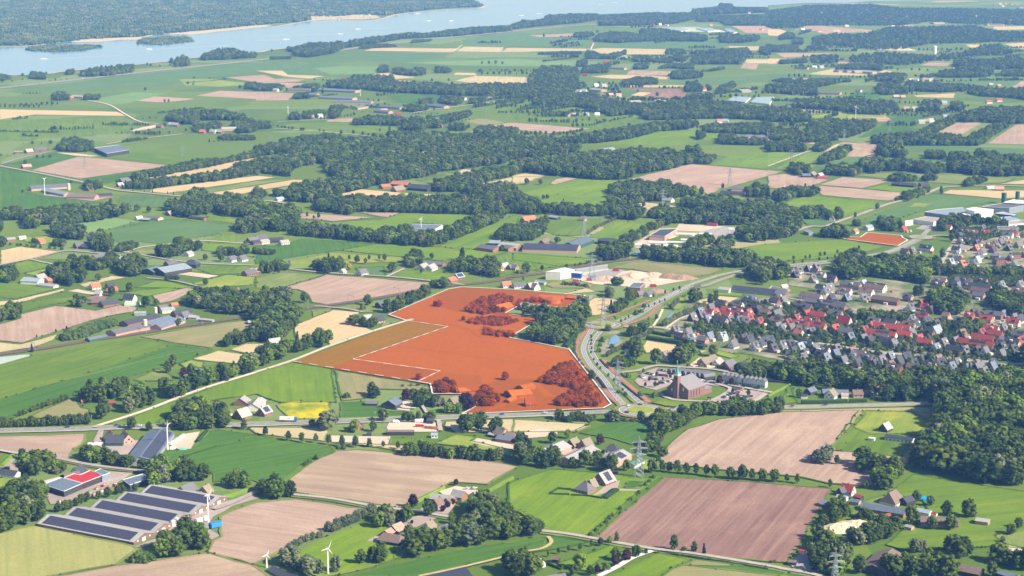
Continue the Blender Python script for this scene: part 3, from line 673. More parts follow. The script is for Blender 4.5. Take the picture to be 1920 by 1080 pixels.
# railway: ballast bed, sleepers' colour, four rails
RB = plain('railway ballast', (.20, .135, .115), .95, .1, .25, .5); RAIL = plain('rail steel', (.34, .26, .22), .5, .5, .1, 1, .6)
rail = smooth([G(*p) for p in R4(0,2,-200,528,0,500,300,460,650,400,1000,350,1500,270,1920,212)+R4(1,2,200,188,400,152,560,130,800,95,1100,45,1300,5)+R4(1,1,1500,1062,1700,1042,1900,1012)+R4(2,1,0,1002,300,960,700,890,900,868,1150,840,1500,800)], 6)
strip('railway', rail, 11, RB, 0.93)
for k in (-3.0, -1.5, 1.5, 3.0): strip('rail', rail, 0.28, RAIL, 1.05, k)
# ---------------------------------------------------------------- tree kit
def leaf_mat(name, dark, light, trans=0.18):
    m, t, b = newmat(name, 0.9, 0.08)
    tc = N(t, "ShaderNodeTexCoord").outputs["Object"]; oi = N(t, "ShaderNodeObjectInfo"); ge = N(t, "ShaderNodeNewGeometry")
    mx = N(t, "ShaderNodeMath", operation='ADD'); t.links.new(ge.outputs["Random Per Island"], mx.inputs[0]); t.links.new(noise(t, tc, 9.0, 3, 0.7), mx.inputs[1])
    c = mixc(t, ramp(t, mx.outputs[0], 0.35, 1.25), dark, light)
    v = mixc(t, ramp(t, oi.outputs["Random"], 0, 1), (0.62, 0.70, 0.78), (1.40, 1.28, 1.05)); c = mixc(t, 1.0, c, v, 'MULTIPLY')
    t.links.new(c, b.inputs["Base Color"])
    tr = N(t, "ShaderNodeBsdfTranslucent"); t.links.new(c, tr.inputs[0]); mxs = N(t, "ShaderNodeMixShader"); mxs.inputs[0].default_value = trans
    out = t.nodes["Material Output"]; t.links.new(b.outputs[0], mxs.inputs[1]); t.links.new(tr.outputs[0], mxs.inputs[2]); t.links.new(mxs.outputs[0], out.inputs[0])
    return m
LEAF = {'broad': leaf_mat('leaves', (.022,.050,.014), (.110,.162,.028)), 'willow': leaf_mat('grey green leaves', (.075,.105,.055), (.190,.225,.120)),
        'copper': leaf_mat('copper leaves', (.030,.014,.020), (.075,.032,.036)), 'conifer': leaf_mat('needles', (.016,.040,.020), (.050,.090,.036)),
        'bright': leaf_mat('bright leaves', (.080,.150,.018), (.180,.270,.035)), 'yellow': leaf_mat('yellow blossom', (.45,.34,.01), (.75,.56,.02)),
        'rust': leaf_mat('rust orange leaves', (.450,.125,.0), (.520,.146,.0), 0.6), 'bush': leaf_mat('shrub leaves', (.045,.085,.022), (.125,.190,.045))}
BARK = plain('bark', (.13, .10, .075), .95, .1, .25, 2)
bm = bmesh.new(); bmesh.ops.create_icosphere(bm, subdivisions=1, radius=1); ICO_V = [v.co.copy() for v in bm.verts]; ICO_F = [tuple(v.index for v in f.verts) for f in bm.faces]; bm.free()
def clump(mb, c, r, rr, jag=0.30, flat=0.85):
    q = [(c[0] + v.x*r*(1 + rr.uniform(-jag, jag)), c[1] + v.y*r*(1 + rr.uniform(-jag, jag)), c[2] + v.z*r*flat*(1 + rr.uniform(-jag, jag))) for v in ICO_V]
    mb.add(q, ICO_F)
def crown_mesh(name, seed, mat, w=0.8, z0=0.18, n=30, shape='round', leaves=300):
    rr = random.Random(seed); mb = MB(); lean = (rr.uniform(-.03, .03), rr.uniform(-.03, .03))
    def prof(t):
        if shape == 'cone': return max(0.08, 1 - t)
        if shape == 'poplar': return math.sin(math.pi * (0.12 + 0.83 * t)) ** 0.6
        if shape == 'dome': return math.sqrt(max(0, 1 - t * t * 0.92))
        return math.sin(math.pi * (0.14 + 0.80 * t)) ** 0.55
    pts = []
    for i in range(n):
        t = (i + rr.random()) / n; a = i * 2.4 + rr.uniform(-.5, .5); R = prof(t) * w / 2; rc = w * rr.uniform(.105, .20) * (0.55 + 0.45 * prof(t))
        k = max(0, R - rc * 0.7) * math.sqrt(rr.uniform(.25, 1.12))
        c = (lean[0]*t + math.cos(a)*k, lean[1]*t + math.sin(a)*k, z0 + (1 - z0 - rc*0.6) * t + rc * 0.3); clump(mb, c, rc, rr, .38); pts.append((c, rc))
    for i in range(leaves):
        c, rc = rr.choice(pts); d = Vector((rr.gauss(0,1), rr.gauss(0,1), rr.gauss(0,1))).normalized(); p = Vector(c) + d * rc * rr.uniform(.95, 1.55)
        s = rr.uniform(.020, .050); u = d.orthogonal().normalized() * s; v = d.cross(u).normalized() * s; e = d * rr.uniform(-.5,.5) * s
        mb.add([p-u-v, p+u-v+e, p+u+v, p-u+v-e], [(0,1,2,3)])
    return mb.mesh(name, mat)
def trunk_mesh(name, seed, z1=0.6, r=0.028):
    rr = random.Random(seed); mb = MB(); mb.cyl((0,0,-0.02), (0,0,z1*0.55), r, r*0.7, 7)
    for i in range(5):
        a = i*1.3 + rr.random(); mb.cyl((0,0,z1*(0.32+0.05*i)), (math.cos(a)*.2, math.sin(a)*.2, z1*(0.85+0.06*i)), r*0.5, r*0.15, 5)
    return mb.mesh(name, BARK)
SPEC = {}
def species(key, leaf, k, **kw):
    SPEC[key] = [(crown_mesh('crown', 100 + hash_(key) + i, LEAF[leaf], **kw), trunk_mesh('trunk', 50 + i)) for i in range(k)]
def hash_(s): return sum(ord(c) * (i + 3) for i, c in enumerate(s)) % 997
species('broad', 'broad', 6, w=0.86); species('tall', 'broad', 3, w=0.60, z0=0.12, n=30); species('willow', 'willow', 3, w=0.85, z0=0.08)
species('copper', 'copper', 2, w=0.88); species('conifer', 'conifer', 2, w=0.46, z0=0.06, shape='cone', n=34); species('poplar', 'broad', 2, w=0.28, z0=0.06, shape='poplar', n=30)
species('bright', 'bright', 2, w=0.8); species('yellow', 'yellow', 1, w=0.95); species('rust', 'rust', 3, w=0.88); species('bush', 'bush', 3, w=1.35, z0=0.0, shape='dome', n=24)
species('young', 'broad', 3, w=0.62, z0=0.24, n=24)
TREES = []  # x, y, height, species, phrase, width factor
def tree(px, py, h, sp='broad', ph='', wf=1.0): x, y = G(px, py); TREES.append((x, y, h, sp, ph, wf))
MIXED = ['broad']*8 + ['tall']*4 + ['bright']*2 + ['willow'] + ['conifer'] 
def pick(sp):
    return RN.choice(MIXED) if sp == 'broad' else sp
def wood(c, r, pts, h, sp='broad', ph='', dens=1.0, fit=True):
    poly = c4(c, r, [(pts[i], pts[i+1]) for i in range(0, len(pts), 2)]); g = [G(*p) for p in poly]
    x0, x1 = min(p[0] for p in g), max(p[0] for p in g); y0, y1 = min(p[1] for p in g), max(p[1] for p in g)
    cy = sum(p[1] for p in poly) / len(poly); k = 0.70 if cy > 300 else (0.78 if cy > 200 else (0.88 if cy > 110 else 1.0))
    s = max(3.0, h * k / dens); n = 0; hp = h * ppm(cy) * 0.62; tmp = []
    yy = y0
    while yy < y1 + s:
        xx = x0 + (RN.random() - .5) * s
        while xx < x1 + s:
            x = xx + RN.uniform(-.42, .42) * s; y = yy + RN.uniform(-.42, .42) * s
            a, b = PX(x, y)
            if inside(a, b, poly) and (not fit or inside(a, b - hp, poly)): tmp.append((x, y))
            xx += s
        yy += s
    if len(tmp) < 2:  # a thin belt: one row along the lower edge of the outline
        xs = sorted(p[0] for p in poly); a = xs[0]
        while a < xs[-1]:
            ys = [b for b in [min(p[1] for p in poly) + i * (max(p[1] for p in poly) - min(p[1] for p in poly)) / 12 for i in range(13)] if inside(a, b, poly)]
            if ys: tmp.append(G(a, max(ys)))
            a += max(2, s * ppm(cy))
    for x, y in tmp: hv = RN.triangular(.66, 1.34, .98); TREES.append((x, y, h * hv, pick(sp), ph, RN.uniform(1.0, 1.42)))
def row(c, r, pts, h, sp, step, sc='broad', ph='', rows=1):
    g = [G(*p) for p in c4(c, r, [(pts[i], pts[i+1]) for i in range(0, len(pts), 2)])]
    for k in range(rows):
        q = offs(g, k * sp * 0.8)
        for i in range(len(q) - 1):
            L = math.dist(q[i], q[i+1]); n = max(1, int(L / step))
            for j in range(n):
                t = (j + RN.uniform(.2, .8)) / n; TREES.append((q[i][0] + (q[i+1][0]-q[i][0])*t + RN.gauss(0, .4), q[i][1] + (q[i+1][1]-q[i][1])*t + RN.gauss(0, .4), h * RN.uniform(.8, 1.15), pick(sc) if sc != 'broad' else 'broad', ph, RN.uniform(.9, 1.1)))
def singles(c, r, lst, ph='', sp='young'):
    for e in lst:
        x, y, h = e[:3]; q = c4(c, r, [(x, y)])[0]; tree(*q, h, e[3] if len(e) > 3 else sp, ph, e[4] if len(e) > 4 else 1.0)
W = wood
# ---- bottom row
W(0,3,[540,150,640,130,800,150,880,170,1000,190,1090,200,1100,240,1080,280,900,270,700,240,560,200],9,ph='between the timber yard and the long solar shed')
W(0,3,[1090,230,1250,220,1400,240,1560,270,1600,330,1590,390,1450,380,1300,400,1150,420,1090,380],12,ph='at the near edge of the dark green crop')
W(0,3,[1700,320,1760,305,1860,310,1910,380,1890,440,1740,430,1680,380],11,ph='in the clump above the bright clipped hedge')
W(0,3,[130,250,200,190,300,170,390,210,390,280,330,330,180,350,140,310],13,ph='around the thatched cottage by the photo edge')
singles(0,3,[(165,205,9)],'beside the bright clipped drive hedge','broad')
W(0,3,[390,250,490,240,500,300,420,330],8,ph='behind the long grey sheds of the timber yard')
W(0,3,[-40,420,130,380,200,350,330,390,340,470,300,560,380,540,400,600,300,680,230,720,60,760,-40,760,-40,600,80,520],13,ph='in the grove behind the yellow-green cereal field')
row(0,3,[400,610,560,570,640,525,760,500,860,480,940,450,1040,450],7,6,6,'broad','behind the solar-roofed barns')
W(0,3,[1120,880,1250,770,1330,710,1420,700,1560,770,1580,830,1480,910,1300,940,1180,960],14,ph='in the round clump in front of the solar-roofed barns')
W(0,3,[980,980,1000,920,1100,900,1180,950,1080,985],6,'bush',ph='at the tip of the clump by the cereal field')
W(1,3,[30,380,80,345,190,355,280,380,270,500,60,510],13,ph='at the corner between dark crop and pink soil')
row(1,3,[560,760,700,700,900,600],6.5,5,4,'willow','in the slanting belt beside the pink soil',2)
row(1,3,[230,895,400,815,520,785],5.5,5,4.5,'willow','in the low belt beside the pink soil')
W(1,3,[150,930,230,900,360,920,490,990,500,1080,330,1080,150,990],10,'willow',ph='between the two small wind turbines')
singles(1,3,[(600,1050,12,'willow',.8)],'standing alone beside the white wind turbine')
W(1,3,[760,940,780,890,960,860,1030,890,1020,990,780,1010],11,'tall',ph='in the clump below the brown barn')
W(1,3,[1110,940,1120,830,1280,770,1440,780,1480,700,1620,590,1600,510,1720,460,1830,510,1850,600,1920,640,1960,790,1800,830,1500,900,1300,910,1140,950],14,ph='in the big grove in front of the tan field')
singles(1,3,[(1130,680,13,'bright'),(1180,570,11,'copper',.8),(1300,630,12,'broad'),(1150,800,10,'broad'),(1470,690,8,'bright')],'around the thatched white house')
W(1,3,[880,640,960,600,1080,590,1090,680,960,730,890,740],11,ph='beside the pink-roofed barn')
singles(1,3,[(1400,600,5,'copper'),(1440,570,5,'copper'),(1475,550,5,'copper'),(1170,690,3,'copper'),(1500,400,5,'copper')],'in the garden of the brick farm')
singles(1,3,[(70,32,9),(240,70,9),(345,82,9),(450,82,8),(545,97,9),(645,112,10),(745,117,10),(850,115,8),(1065,132,7),(955,120,6)],'in the row above the dark green crop')
W(1,3,[760,135,900,110,1100,150,1160,90,1240,80,1400,120,1480,140,1700,140,1830,150,1860,215,1750,225,1300,195,900,160],9,ph='in the belt behind the tan field')
singles(1,3,[(370,255,4,'bush'),(400,235,4,'bush'),(455,208,4.5,'bush'),(620,128,4,'bush'),(660,130,4,'bush')],'on the boundary of the dark green crop')
W(2,3,[-10,200,80,50,150,60,160,160,150,245,20,250],14,ph='beside the long grey barns')
W(2,3,[150,245,200,150,320,130,390,190,380,265,250,275],13,ph='in front of the first grey barn')
singles(2,3,[(545,270,15,'broad'),(640,250,12,'broad'),(745,300,15,'broad'),(860,290,9,'broad'),(300,85,10,'broad'),(420,50,8,'bright'),(660,95,9,'copper'),(450,270,9,'broad'),(690,285,10,'broad')],'in front of the grey barns by the pylon')
singles(2,3,[(1050,305,11,'broad'),(1130,300,9),(1180,305,9),(1240,312,11),(1310,318,9.5),(1380,322,9.5),(1455,332,9.5),(1520,342,11),(1640,352,9.5,'broad'),(1725,358,12,'broad'),(1800,362,9.5),(1880,370,10,'broad'),(1970,375,10,'broad'),(2060,378,7),(2140,388,8),(2385,420,7)],'in the row between the two ploughed fields','young')
W(2,3,[1000,165,1010,60,1080,20,1180,-10,1260,-20,1240,20,1100,90,1060,180],9,ph='at the corner of the large pale ploughed field')
singles(2,3,[(1130,190,10,'broad',1.2),(1095,225,6,'bright')],'beside the green shed under the pylon')
singles(2,3,[(590,785,3.5),(630,745,3),(665,715,3),(705,685,3),(730,655,3),(755,635,3),(810,585,3),(890,515,3.2),(950,465,3),(1000,405,3),(1030,380,3),(1060,350,3)],'along the edge of the dark brown field','bush')
singles(2,3,[(785,832,8,'tall',.8),(665,855,6,'broad'),(735,838,5.5,'bright'),(595,862,5),(510,892,5.5),(425,902,5),(350,918,5),(270,938,4),(1215,892,12,'tall',.9),(1290,902,4,'bush'),(1365,905,8,'tall'),(1440,922,8.5,'conifer')],'along the lane below the dark brown field')
singles(2,3,[(510,1032,12,'bright',1.05),(775,965,9,'broad'),(860,972,9,'copper'),(930,945,9,'broad'),(780,1005,7.5,'copper'),(1005,925,5),(710,1045,5.5,'bush'),(640,1062,6,'copper'),(460,1078,8,'broad'),(590,1075,7,'broad')],'in the garden beside the white gravel drive')
W(2,3,[-10,800,-10,660,60,640,240,690,240,765,150,785,20,805],12,ph='at the end of the grove by the lane')
W(2,3,[-30,960,60,900,130,930,190,1010,190,1095,-60,1095],13,ph='beside the dark-roofed cottage at the photo bottom')
W(3,3,[1090,180,1120,100,1190,20,1270,-60,1210,-180,1240,-300,1400,-400,1600,-420,1960,-360,1960,440,1880,420,1500,370,1280,320,1110,290,1080,230],18,ph='in the big dark wood by the photo edge',dens=1.15)
W(3,3,[300,255,320,180,350,130,460,140,490,230,400,255],10,'willow',ph='in the pale clump inside the ploughed field'); singles(3,3,[(515,245,8,'tall')],'beside the pale clump in the ploughed field')
W(3,3,[570,250,600,200,720,160,780,200,790,290,700,310],12,ph='in the clump right of the ploughed field')
W(3,3,[780,340,800,220,870,190,960,230,1050,270,1030,340,940,390,900,460,830,460,800,400],13,ph='beside the farm in front of the dark wood')
singles(3,3,[(735,425,6),(1115,525,9),(1215,555,8),(1340,632,12,'tall',1.2),(1500,642,14),(1075,692,14),(1230,732,10),(1370,737,12),(1540,640,6)],'around the long grey farm sheds','broad')
W(3,3,[370,690,420,580,520,540,560,500,630,540,600,620,520,690,420,740],11,ph='left of the sand bank')
W(3,3,[300,770,330,680,400,700,420,780,520,830,600,830,640,900,580,1000,720,960,760,1040,700,1095,430,1095,300,1040,320,950,270,850],12,ph='behind the foreground pylon at the photo bottom')
W(3,3,[590,800,640,740,760,720,850,640,1010,660,1030,720,960,800,880,830,760,870,650,860],9,ph='in front of the sand bank')
W(3,3,[650,690,700,590,750,580,760,650,850,650,800,700],8,ph='behind the sand bank')
singles(3,3,[(1100,905,10,'willow',1.1),(1160,900,9,'willow',1.1),(1820,772,8,'broad',1.2),(1880,722,8,'broad'),(1760,832,5,'willow')],'on the large green field by the photo edge')
W(3,3,[1280,910,1300,830,1400,810,1600,860,1640,930,1700,880,1920,900,1960,930,1960,1060,1720,1010,1620,970,1400,960],12,ph='along the lower right lane')
W(3,3,[760,1095,850,980,1000,910,1250,930,1310,960,1450,1010,1500,1095],13,ph='in front of the brown barn at the photo bottom')
singles(3,3,[(1680,1082,10)],'by the last shed','broad')
# ---- third row
W(0,2,[600,800,620,730,760,710,880,690,950,720,950,800,860,850,760,880,660,870],14,ph='in the dark clump beside the sandy lane')
W(0,2,[670,980,700,900,790,870,860,900,960,830,1040,770,1160,760,1230,800,1230,860,1100,900,960,940,860,990,740,1010],15,ph='in the tall row along the sandy lane')
W(0,2,[1110,740,1240,700,1330,700,1440,670,1560,650,1640,700,1530,740,1440,790,1260,850,1240,800],13,ph='along the middle of the sandy lane')
W(0,2,[1540,660,1640,590,1760,580,1830,530,1920,520,1980,430,2220,420,2360,370,2400,330,2480,350,2490,410,2400,450,2220,490,2020,580,1900,640,1720,700,1620,720],13,ph='along the upper end of the sandy lane')
singles(0,2,[(1260,642,13,'tall'),(1300,592,13,'tall'),(1380,682,11,'copper'),(1430,652,11,'broad'),(1070,760,8,'bright')],'in the paddock left of the sandy lane')
row(0,2,[-60,1055,200,1045,400,1035,670,1022],8,6,5,'broad','in the tall hedge along the main road',2)
row(0,2,[140,965,340,895,500,845],6,5,4.5,'broad','in the hedge beside the big green field')
W(0,2,[1210,1065,1250,980,1340,930,1350,860,1440,830,1620,850,1700,900,1700,1000,1720,1050,1400,1072],13,ph='left of the white-roofed farmhouse')
singles(0,2,[(985,1062,11,'broad'),(1120,1072,8,'broad'),(1830,1062,10,'tall')],'along the main road')
W(0,2,[-30,280,-30,170,60,120,150,170,130,245],12); W(0,2,[1640,455,1680,380,1780,330,1860,340,1880,400,1740,455],11); W(0,2,[1860,375,1920,300,1960,330,1960,390,1900,415],11)
W(0,2,[1400,135,1420,50,1560,20,1700,10,1920,60,1920,195,1700,205,1560,165],13); W(0,2,[430,395,480,340,620,300,720,260,860,240,900,270,760,320,640,370,480,402],6,'bush')
W(0,2,[540,112,570,60,640,90,640,140,560,152],10); singles(0,2,[(1090,145,13,'broad'),(840,62,12,'broad'),(970,32,12,'broad'),(1170,132,8,'broad'),(240,482,9,'conifer'),(420,335,4),(500,312,4),(275,378,4),(1340,282,8,'broad'),(1480,515,4)],'beside the railway farm')
W(1,2,[-10,170,20,60,60,20,140,30,250,10,290,80,240,110,230,150,310,160,410,170,420,210,320,250,260,260,290,330,260,400,100,410,-10,370],14); singles(1,2,[(215,105,14,'broad'),(365,112,13,'broad'),(840,132,13,'broad'),(800,162,6,'bush'),(310,402,11,'conifer')],'near the level crossing')
W(1,2,[690,275,700,220,760,210,830,260,900,250,950,270,930,305,760,292],10); W(1,2,[880,195,970,130,1050,90,1100,70,1260,10,1440,-14,1440,10,1250,80,1050,182,960,202],13,'tall',dens=1.2,ph='in the dense belt along the orange plot')
W(1,2,[830,835,850,750,910,730,960,770,960,832,880,842],13,ph='behind the grey barn near the orange plot')
singles(1,2,[(1125,845,11,'copper'),(1180,835,10,'broad'),(680,825,5,'bush',1.3),(845,300,7,'broad')],'near the lower edge of the orange plot')
W(1,2,[1190,895,1200,800,1270,770,1310,800,1300,892],10); W(1,2,[1310,892,1330,830,1380,820,1420,870,1400,905],9); W(1,2,[1440,952,1440,890,1520,880,1560,930,1540,955],8,'bright'); W(1,2,[1540,825,1600,800,1640,900,1570,932],11,'copper')
row(1,2,[1080,742,1180,738,1270,735],3,5,6,'bush'); singles(1,2,[(955,1002,12,'broad')],'beside the farmhouse on the main road'); W(1,2,[1080,1002,1090,960,1200,960,1340,970,1330,1002],8)
W(1,2,[480,1095,500,990,580,950,640,1010,640,1085],15,'willow',ph='in the tall clump by the farmhouse on the main road'); W(1,2,[370,1045,400,990,480,1010,480,1055],9); singles(1,2,[(740,1085,11,'bright'),(880,1075,9,'broad')],'in the yard by the main road')
W(1,2,[1490,1090,1500,1010,1640,960,1700,970,1720,1040,1820,980,1850,1060,1800,1100],13,ph='left of the thatched stable house')
for pts, h in (([1560,175,1600,120,1700,70,1850,50,1920,60,1920,110,1850,195,1700,215],12),([1550,255,1640,220,1900,220,1960,235,1960,262,1850,295,1600,275],8),([1690,355,1720,290,1800,320,1930,330,1960,350,1930,385],9),([1350,795,1350,710,1420,680,1500,720,1500,795],13),([1650,885,1660,780,1720,745,1820,790,1820,875,1700,912],14)):
    W(1,2,pts,h*.5,'rust',ph='rust',dens=.7)
singles(1,2,[(1380,145,9),(1345,140,7),(1870,695,9),(1225,692,7,'rust',1.3),(1555,250,6)],'rust','rust')
W(2,2,[180,705,300,590,400,550,440,540,520,620,580,722,470,762,200,715],6,'rust',ph='rust',dens=.7); W(2,2,[300,895,320,820,400,790,480,740,560,720,640,790,720,882,560,905],5.5,'rust',ph='rust',dens=.7); W(2,2,[0,165,60,80,200,75,260,110,90,122],5.5,'rust',ph='rust',dens=.7)
W(2,2,[20,190,90,140,330,165,400,165,500,100,580,120,590,210,520,272,530,310,460,350,400,412,300,432,240,422,30,375,225,242],14)
W(2,2,[690,185,720,130,840,110,850,150,800,200,710,202],11); W(2,2,[680,75,700,10,780,0,760,75],11); W(2,2,[840,115,850,40,900,10,930,60,920,115],13); W(2,2,[870,375,890,290,980,260,1040,290,1000,340,960,375],11)
row(2,2,[1070,322,950,390,840,450,700,522],5,5,4.5,'willow','in the pollard row beside the retention pond'); row(2,2,[1455,142,1300,205,1130,292],7,5,5,'willow','in the pollard row along the pond path')
row(2,2,[1250,110,1190,165],6,5,6,'willow')
W(2,2,[840,455,860,400,960,380,970,430,990,502,920,545,900,500],11); singles(2,2,[(1075,572,16,'broad'),(1505,512,12,'broad'),(1365,115,18,'broad'),(1400,102,12,'broad'),(1490,132,14,'tall'),(1530,112,13,'tall')],'near the church houses'); W(2,2,[1215,565,1220,470,1300,440,1400,440,1400,500,1320,560,1260,585],15)
W(2,2,[740,562,780,530,880,540,950,540,950,592,820,612,760,602],8)
singles(2,2,[(985,642,5),(1030,702,5),(1085,672,6),(1070,748,6),(1185,682,5),(1130,700,4),(1000,745,5),(1640,850,5),(1690,865,9),(1655,795,6),(1770,815,7),(1850,765,5),(1740,750,4),(1555,720,8,'copper'),(1645,730,7,'copper'),(1400,775,4)],'in the church car park')
row(2,2,[592,370,598,450,590,520,650,600,690,640,780,722,850,800],4,6,16,'young'); row(2,2,[800,270,900,214,1000,160,1180,88],4,6,14,'young'); row(2,2,[1040,80,1130,55,1290,5],5,6,14,'young'); row(2,2,[520,300,470,400,470,500,530,600,600,660],3,6,8,'bush')
singles(2,2,[(650,485,5,'bush'),(680,405,6,'bush'),(720,322,7,'bush'),(660,440,4,'bush'),(750,455,5,'bush'),(990,150,5,'bush'),(930,205,6,'bush'),(970,190,5,'bush'),(820,665,5,'bush'),(870,670,5,'bush'),(800,795,4,'bush'),(850,810,4,'bush'),(1025,250,5,'bright'),(1020,300,7,'bright'),(1085,235,6,'willow'),(1430,320,6,'bright'),(1300,300,6,'bright'),(960,815,5,'bush'),(1070,820,5,'bush')],'beside the dual road')
W(2,2,[1040,1065,1050,960,1120,930,1200,930,1300,900,1400,900,1600,870,1700,830,1760,850,1920,870,1980,850,2050,870,2050,935,1960,955,1700,965,1400,975,1300,1045,1250,1065,1180,1095,1060,1095],10,ph='in the belt below the church')
W(2,2,[330,1005,340,940,420,960,500,940,620,950,650,1015,560,1020],8,ph='along the main road below the orange plot'); W(2,2,[670,1005,690,950,770,940,780,1005],9,ph='along the main road below the orange plot'); row(2,2,[790,1005,930,1005],4,5,5,'bush'); singles(2,2,[(965,1005,10,'broad'),(595,692,10,'broad')],'beside the big roundabout')
W(2,2,[1680,645,1690,580,1830,560,1890,550,1960,590,1960,695,1780,695],10); row(2,2,[1300,590,1500,600,1700,630],4,5,9,'bush')
W(3,2,[-10,700,20,590,130,560,200,490,260,510,260,570,420,580,530,610,700,620,880,680,1000,660,1130,680,1200,720,1210,845,1000,855,820,855,740,790,600,752,460,765,300,745,180,722,-10,705],14,ph='in the belt behind the cottages on the main road')
W(3,2,[860,705,1160,590,1300,640,1500,680,1640,700,1800,630,1960,600,1960,790,1440,935,1230,905,1200,760,1000,755],15,ph='in the wood between estate and main road')
W(3,2,[1200,165,1190,60,1290,10,1420,30,1520,60,1540,130,1480,205,1340,215],14); W(3,2,[1650,65,1700,20,1820,50,1920,70,1960,90,1960,185,1850,245,1700,165],13); W(3,2,[1100,65,1080,10,1180,0,1190,65],11)
W(3,2,[640,235,700,160,900,190,1100,200,1120,245,1000,255,740,255],8,'broad'); W(3,2,[1370,335,1380,270,1500,250,1600,270,1620,325,1500,345],9); singles(3,2,[(380,372,11,'willow'),(1030,482,11,'willow'),(1070,472,11,'willow'),(1200,412,9,'willow'),(460,480,5,'willow'),(230,825,9,'bright'),(1300,750,8,'broad'),(1220,570,12,'willow'),(1100,690,9,'willow'),(1380,600,9,'willow'),(1510,660,13,'conifer'),(1810,620,8,'broad')],'at the edge of the housing estate')
for pl in ([0,390,0,300,100,120,600,170,700,260,900,330,860,480,450,420],[700,350,1200,240,1900,330,1900,560,1500,540,880,480],[0,480,0,400,450,440,900,510,740,620,300,560],[700,640,900,510,1500,560,1800,610,1700,690,1200,680],[-640,330,-300,130,0,110,0,400,-300,400]):
    W(3,2,pl,5.0,'broad',dens=0.46,fit=False,ph='garden')
    W(3,2,pl,1.8,'bush',dens=0.24,fit=False,ph='garden')
# ---- second row
W(3,1,[430,1005,520,880,560,820,650,810,680,770,720,850,900,840,1060,850,1220,890,1290,860,1330,720,1390,640,1410,690,1350,760,1290,930,1200,1000,1180,1055,900,1015,720,985,700,1035,560,1015],14)
W(3,1,[1200,965,1300,930,1920,940,1960,950,1960,1015,1300,995],11); W(3,1,[-10,1000,-10,870,60,860,130,900,150,1000,60,1035],14)
for pts, h in (([1270,655,1300,560,1420,540,1560,560,1700,560,1800,580,1790,625,1560,605,1440,655],12),([610,625,640,580,700,570,690,625],9),([810,605,830,550,880,550,960,570,1020,590,1000,645,900,665],10),([-10,510,30,450,110,470,210,500,250,560,240,640,180,695,60,725,-10,705],12),([250,565,240,490,380,480,480,520,520,480,570,530,560,575,400,565],11),([390,705,420,630,560,620,600,660,590,715,430,705],12),([20,425,80,340,200,330,350,330,390,380,330,400,200,405,100,445],11),([430,235,440,170,560,150,690,190,700,225,640,245],11),([680,175,690,110,780,110,860,110,870,200,800,225,720,215],13),([860,205,900,130,1000,120,1120,140,1230,150,1320,170,1310,225,1180,225,1000,205],13),([1320,205,1350,150,1470,140,1550,100,1560,60,1700,70,1720,130,1920,170,1960,180,1960,245,1720,245,1500,235],14),([1180,115,1190,60,1320,60,1330,125],11),([1360,135,1370,70,1500,70,1530,135],11),([1700,145,1720,90,1920,90,1960,100,1960,155],12),([380,155,400,100,540,30,580,10,630,40,600,95,450,155],13),([810,95,820,20,900,-30,1030,0,980,40,1050,70,1040,105,900,105],13),([150,205,170,150,300,160,310,225,240,245],11),([900,285,920,240,980,220,1100,250,1110,285,1010,285],9),([1160,285,1170,230,1250,240,1270,275],10),([1010,425,1020,370,1120,340,1200,330,1200,375,1050,435],9),([1470,325,1480,270,1580,250,1680,270,1560,315],8),([-10,65,-10,0,200,-20,280,20,280,65,140,65],11),([330,55,340,20,420,-20,500,0,420,65],10),([1400,700,1440,640,1900,600,1960,640,1500,760],5),([1300,1080,1400,940,1960,1000,1960,1080],4)): W(3,1,pts,h)
singles(3,1,[(655,552,8,'tall'),(820,492,10,'broad'),(1300,375,13,'poplar',1.6),(960,432,7,'broad')],'near the factory field'); row(3,1,[140,880,300,865,460,835,640,815],6,5,14,'young'); row(3,1,[160,905,320,890,480,865,640,850],5,5,14,'young')
for pts, h in (([-10,235,-10,140,100,130,280,60,400,90,640,60,800,60,960,40,1180,50,1340,100,1340,155,1180,195,900,235,880,265,720,275,480,255,240,235,120,215],14),([-10,135,-10,0,240,-10,400,0,560,20,480,60,270,95,100,105],12),([1300,65,1310,20,1400,20,1410,75],11),([1340,155,1340,90,1440,80,1540,100,1480,155],9),([730,355,740,320,860,290,1000,270,1020,300,1160,270,1200,310,1430,350,1440,395,1240,405,1200,435,1000,435,880,415,740,405],12),([700,445,730,400,900,420,1000,390,990,445,780,475],10),([220,525,230,455,400,460,560,465,740,470,750,525,740,545,500,545],11),([740,565,740,450,850,470,980,480,980,555,900,580],12),([-10,525,-10,350,60,370,180,420,210,480,200,535],13),([1020,555,1050,490,1140,470,1220,490,1200,565,1100,565],11),([1120,605,1140,540,1230,500,1400,490,1600,530,1660,560,1920,560,1920,605,1700,615,1400,605,1230,595],12),([1250,475,1290,420,1500,390,1640,390,1680,440,1920,420,1960,430,1960,555,1700,555,1500,515,1300,485],11),([810,735,820,700,1000,620,1200,540,1200,605,1060,655,900,755],10),([640,865,650,790,720,750,900,740,910,810,860,865,760,885],13),([980,865,990,790,1080,770,1250,790,1400,780,1560,800,1800,810,1820,880,1760,935,1560,925,1300,895,1100,885],13),([1520,795,1530,720,1600,690,1660,740,1640,795],13),([1680,705,1700,640,1800,600,1920,580,1960,600,1960,725,1780,745],13),([1300,785,1320,720,1480,680,1520,740,1440,775],9),([-10,640,20,610,80,600,200,560,270,540,270,590,240,675,160,725,-10,735],8),([1780,1005,1800,900,1920,870,1960,870,1960,1005,1880,1065],14),([1750,405,1760,330,1830,310,1920,340,1920,405],13),([740,1065,760,1010,840,1010,860,1075],11)): W(2,1,pts,h)
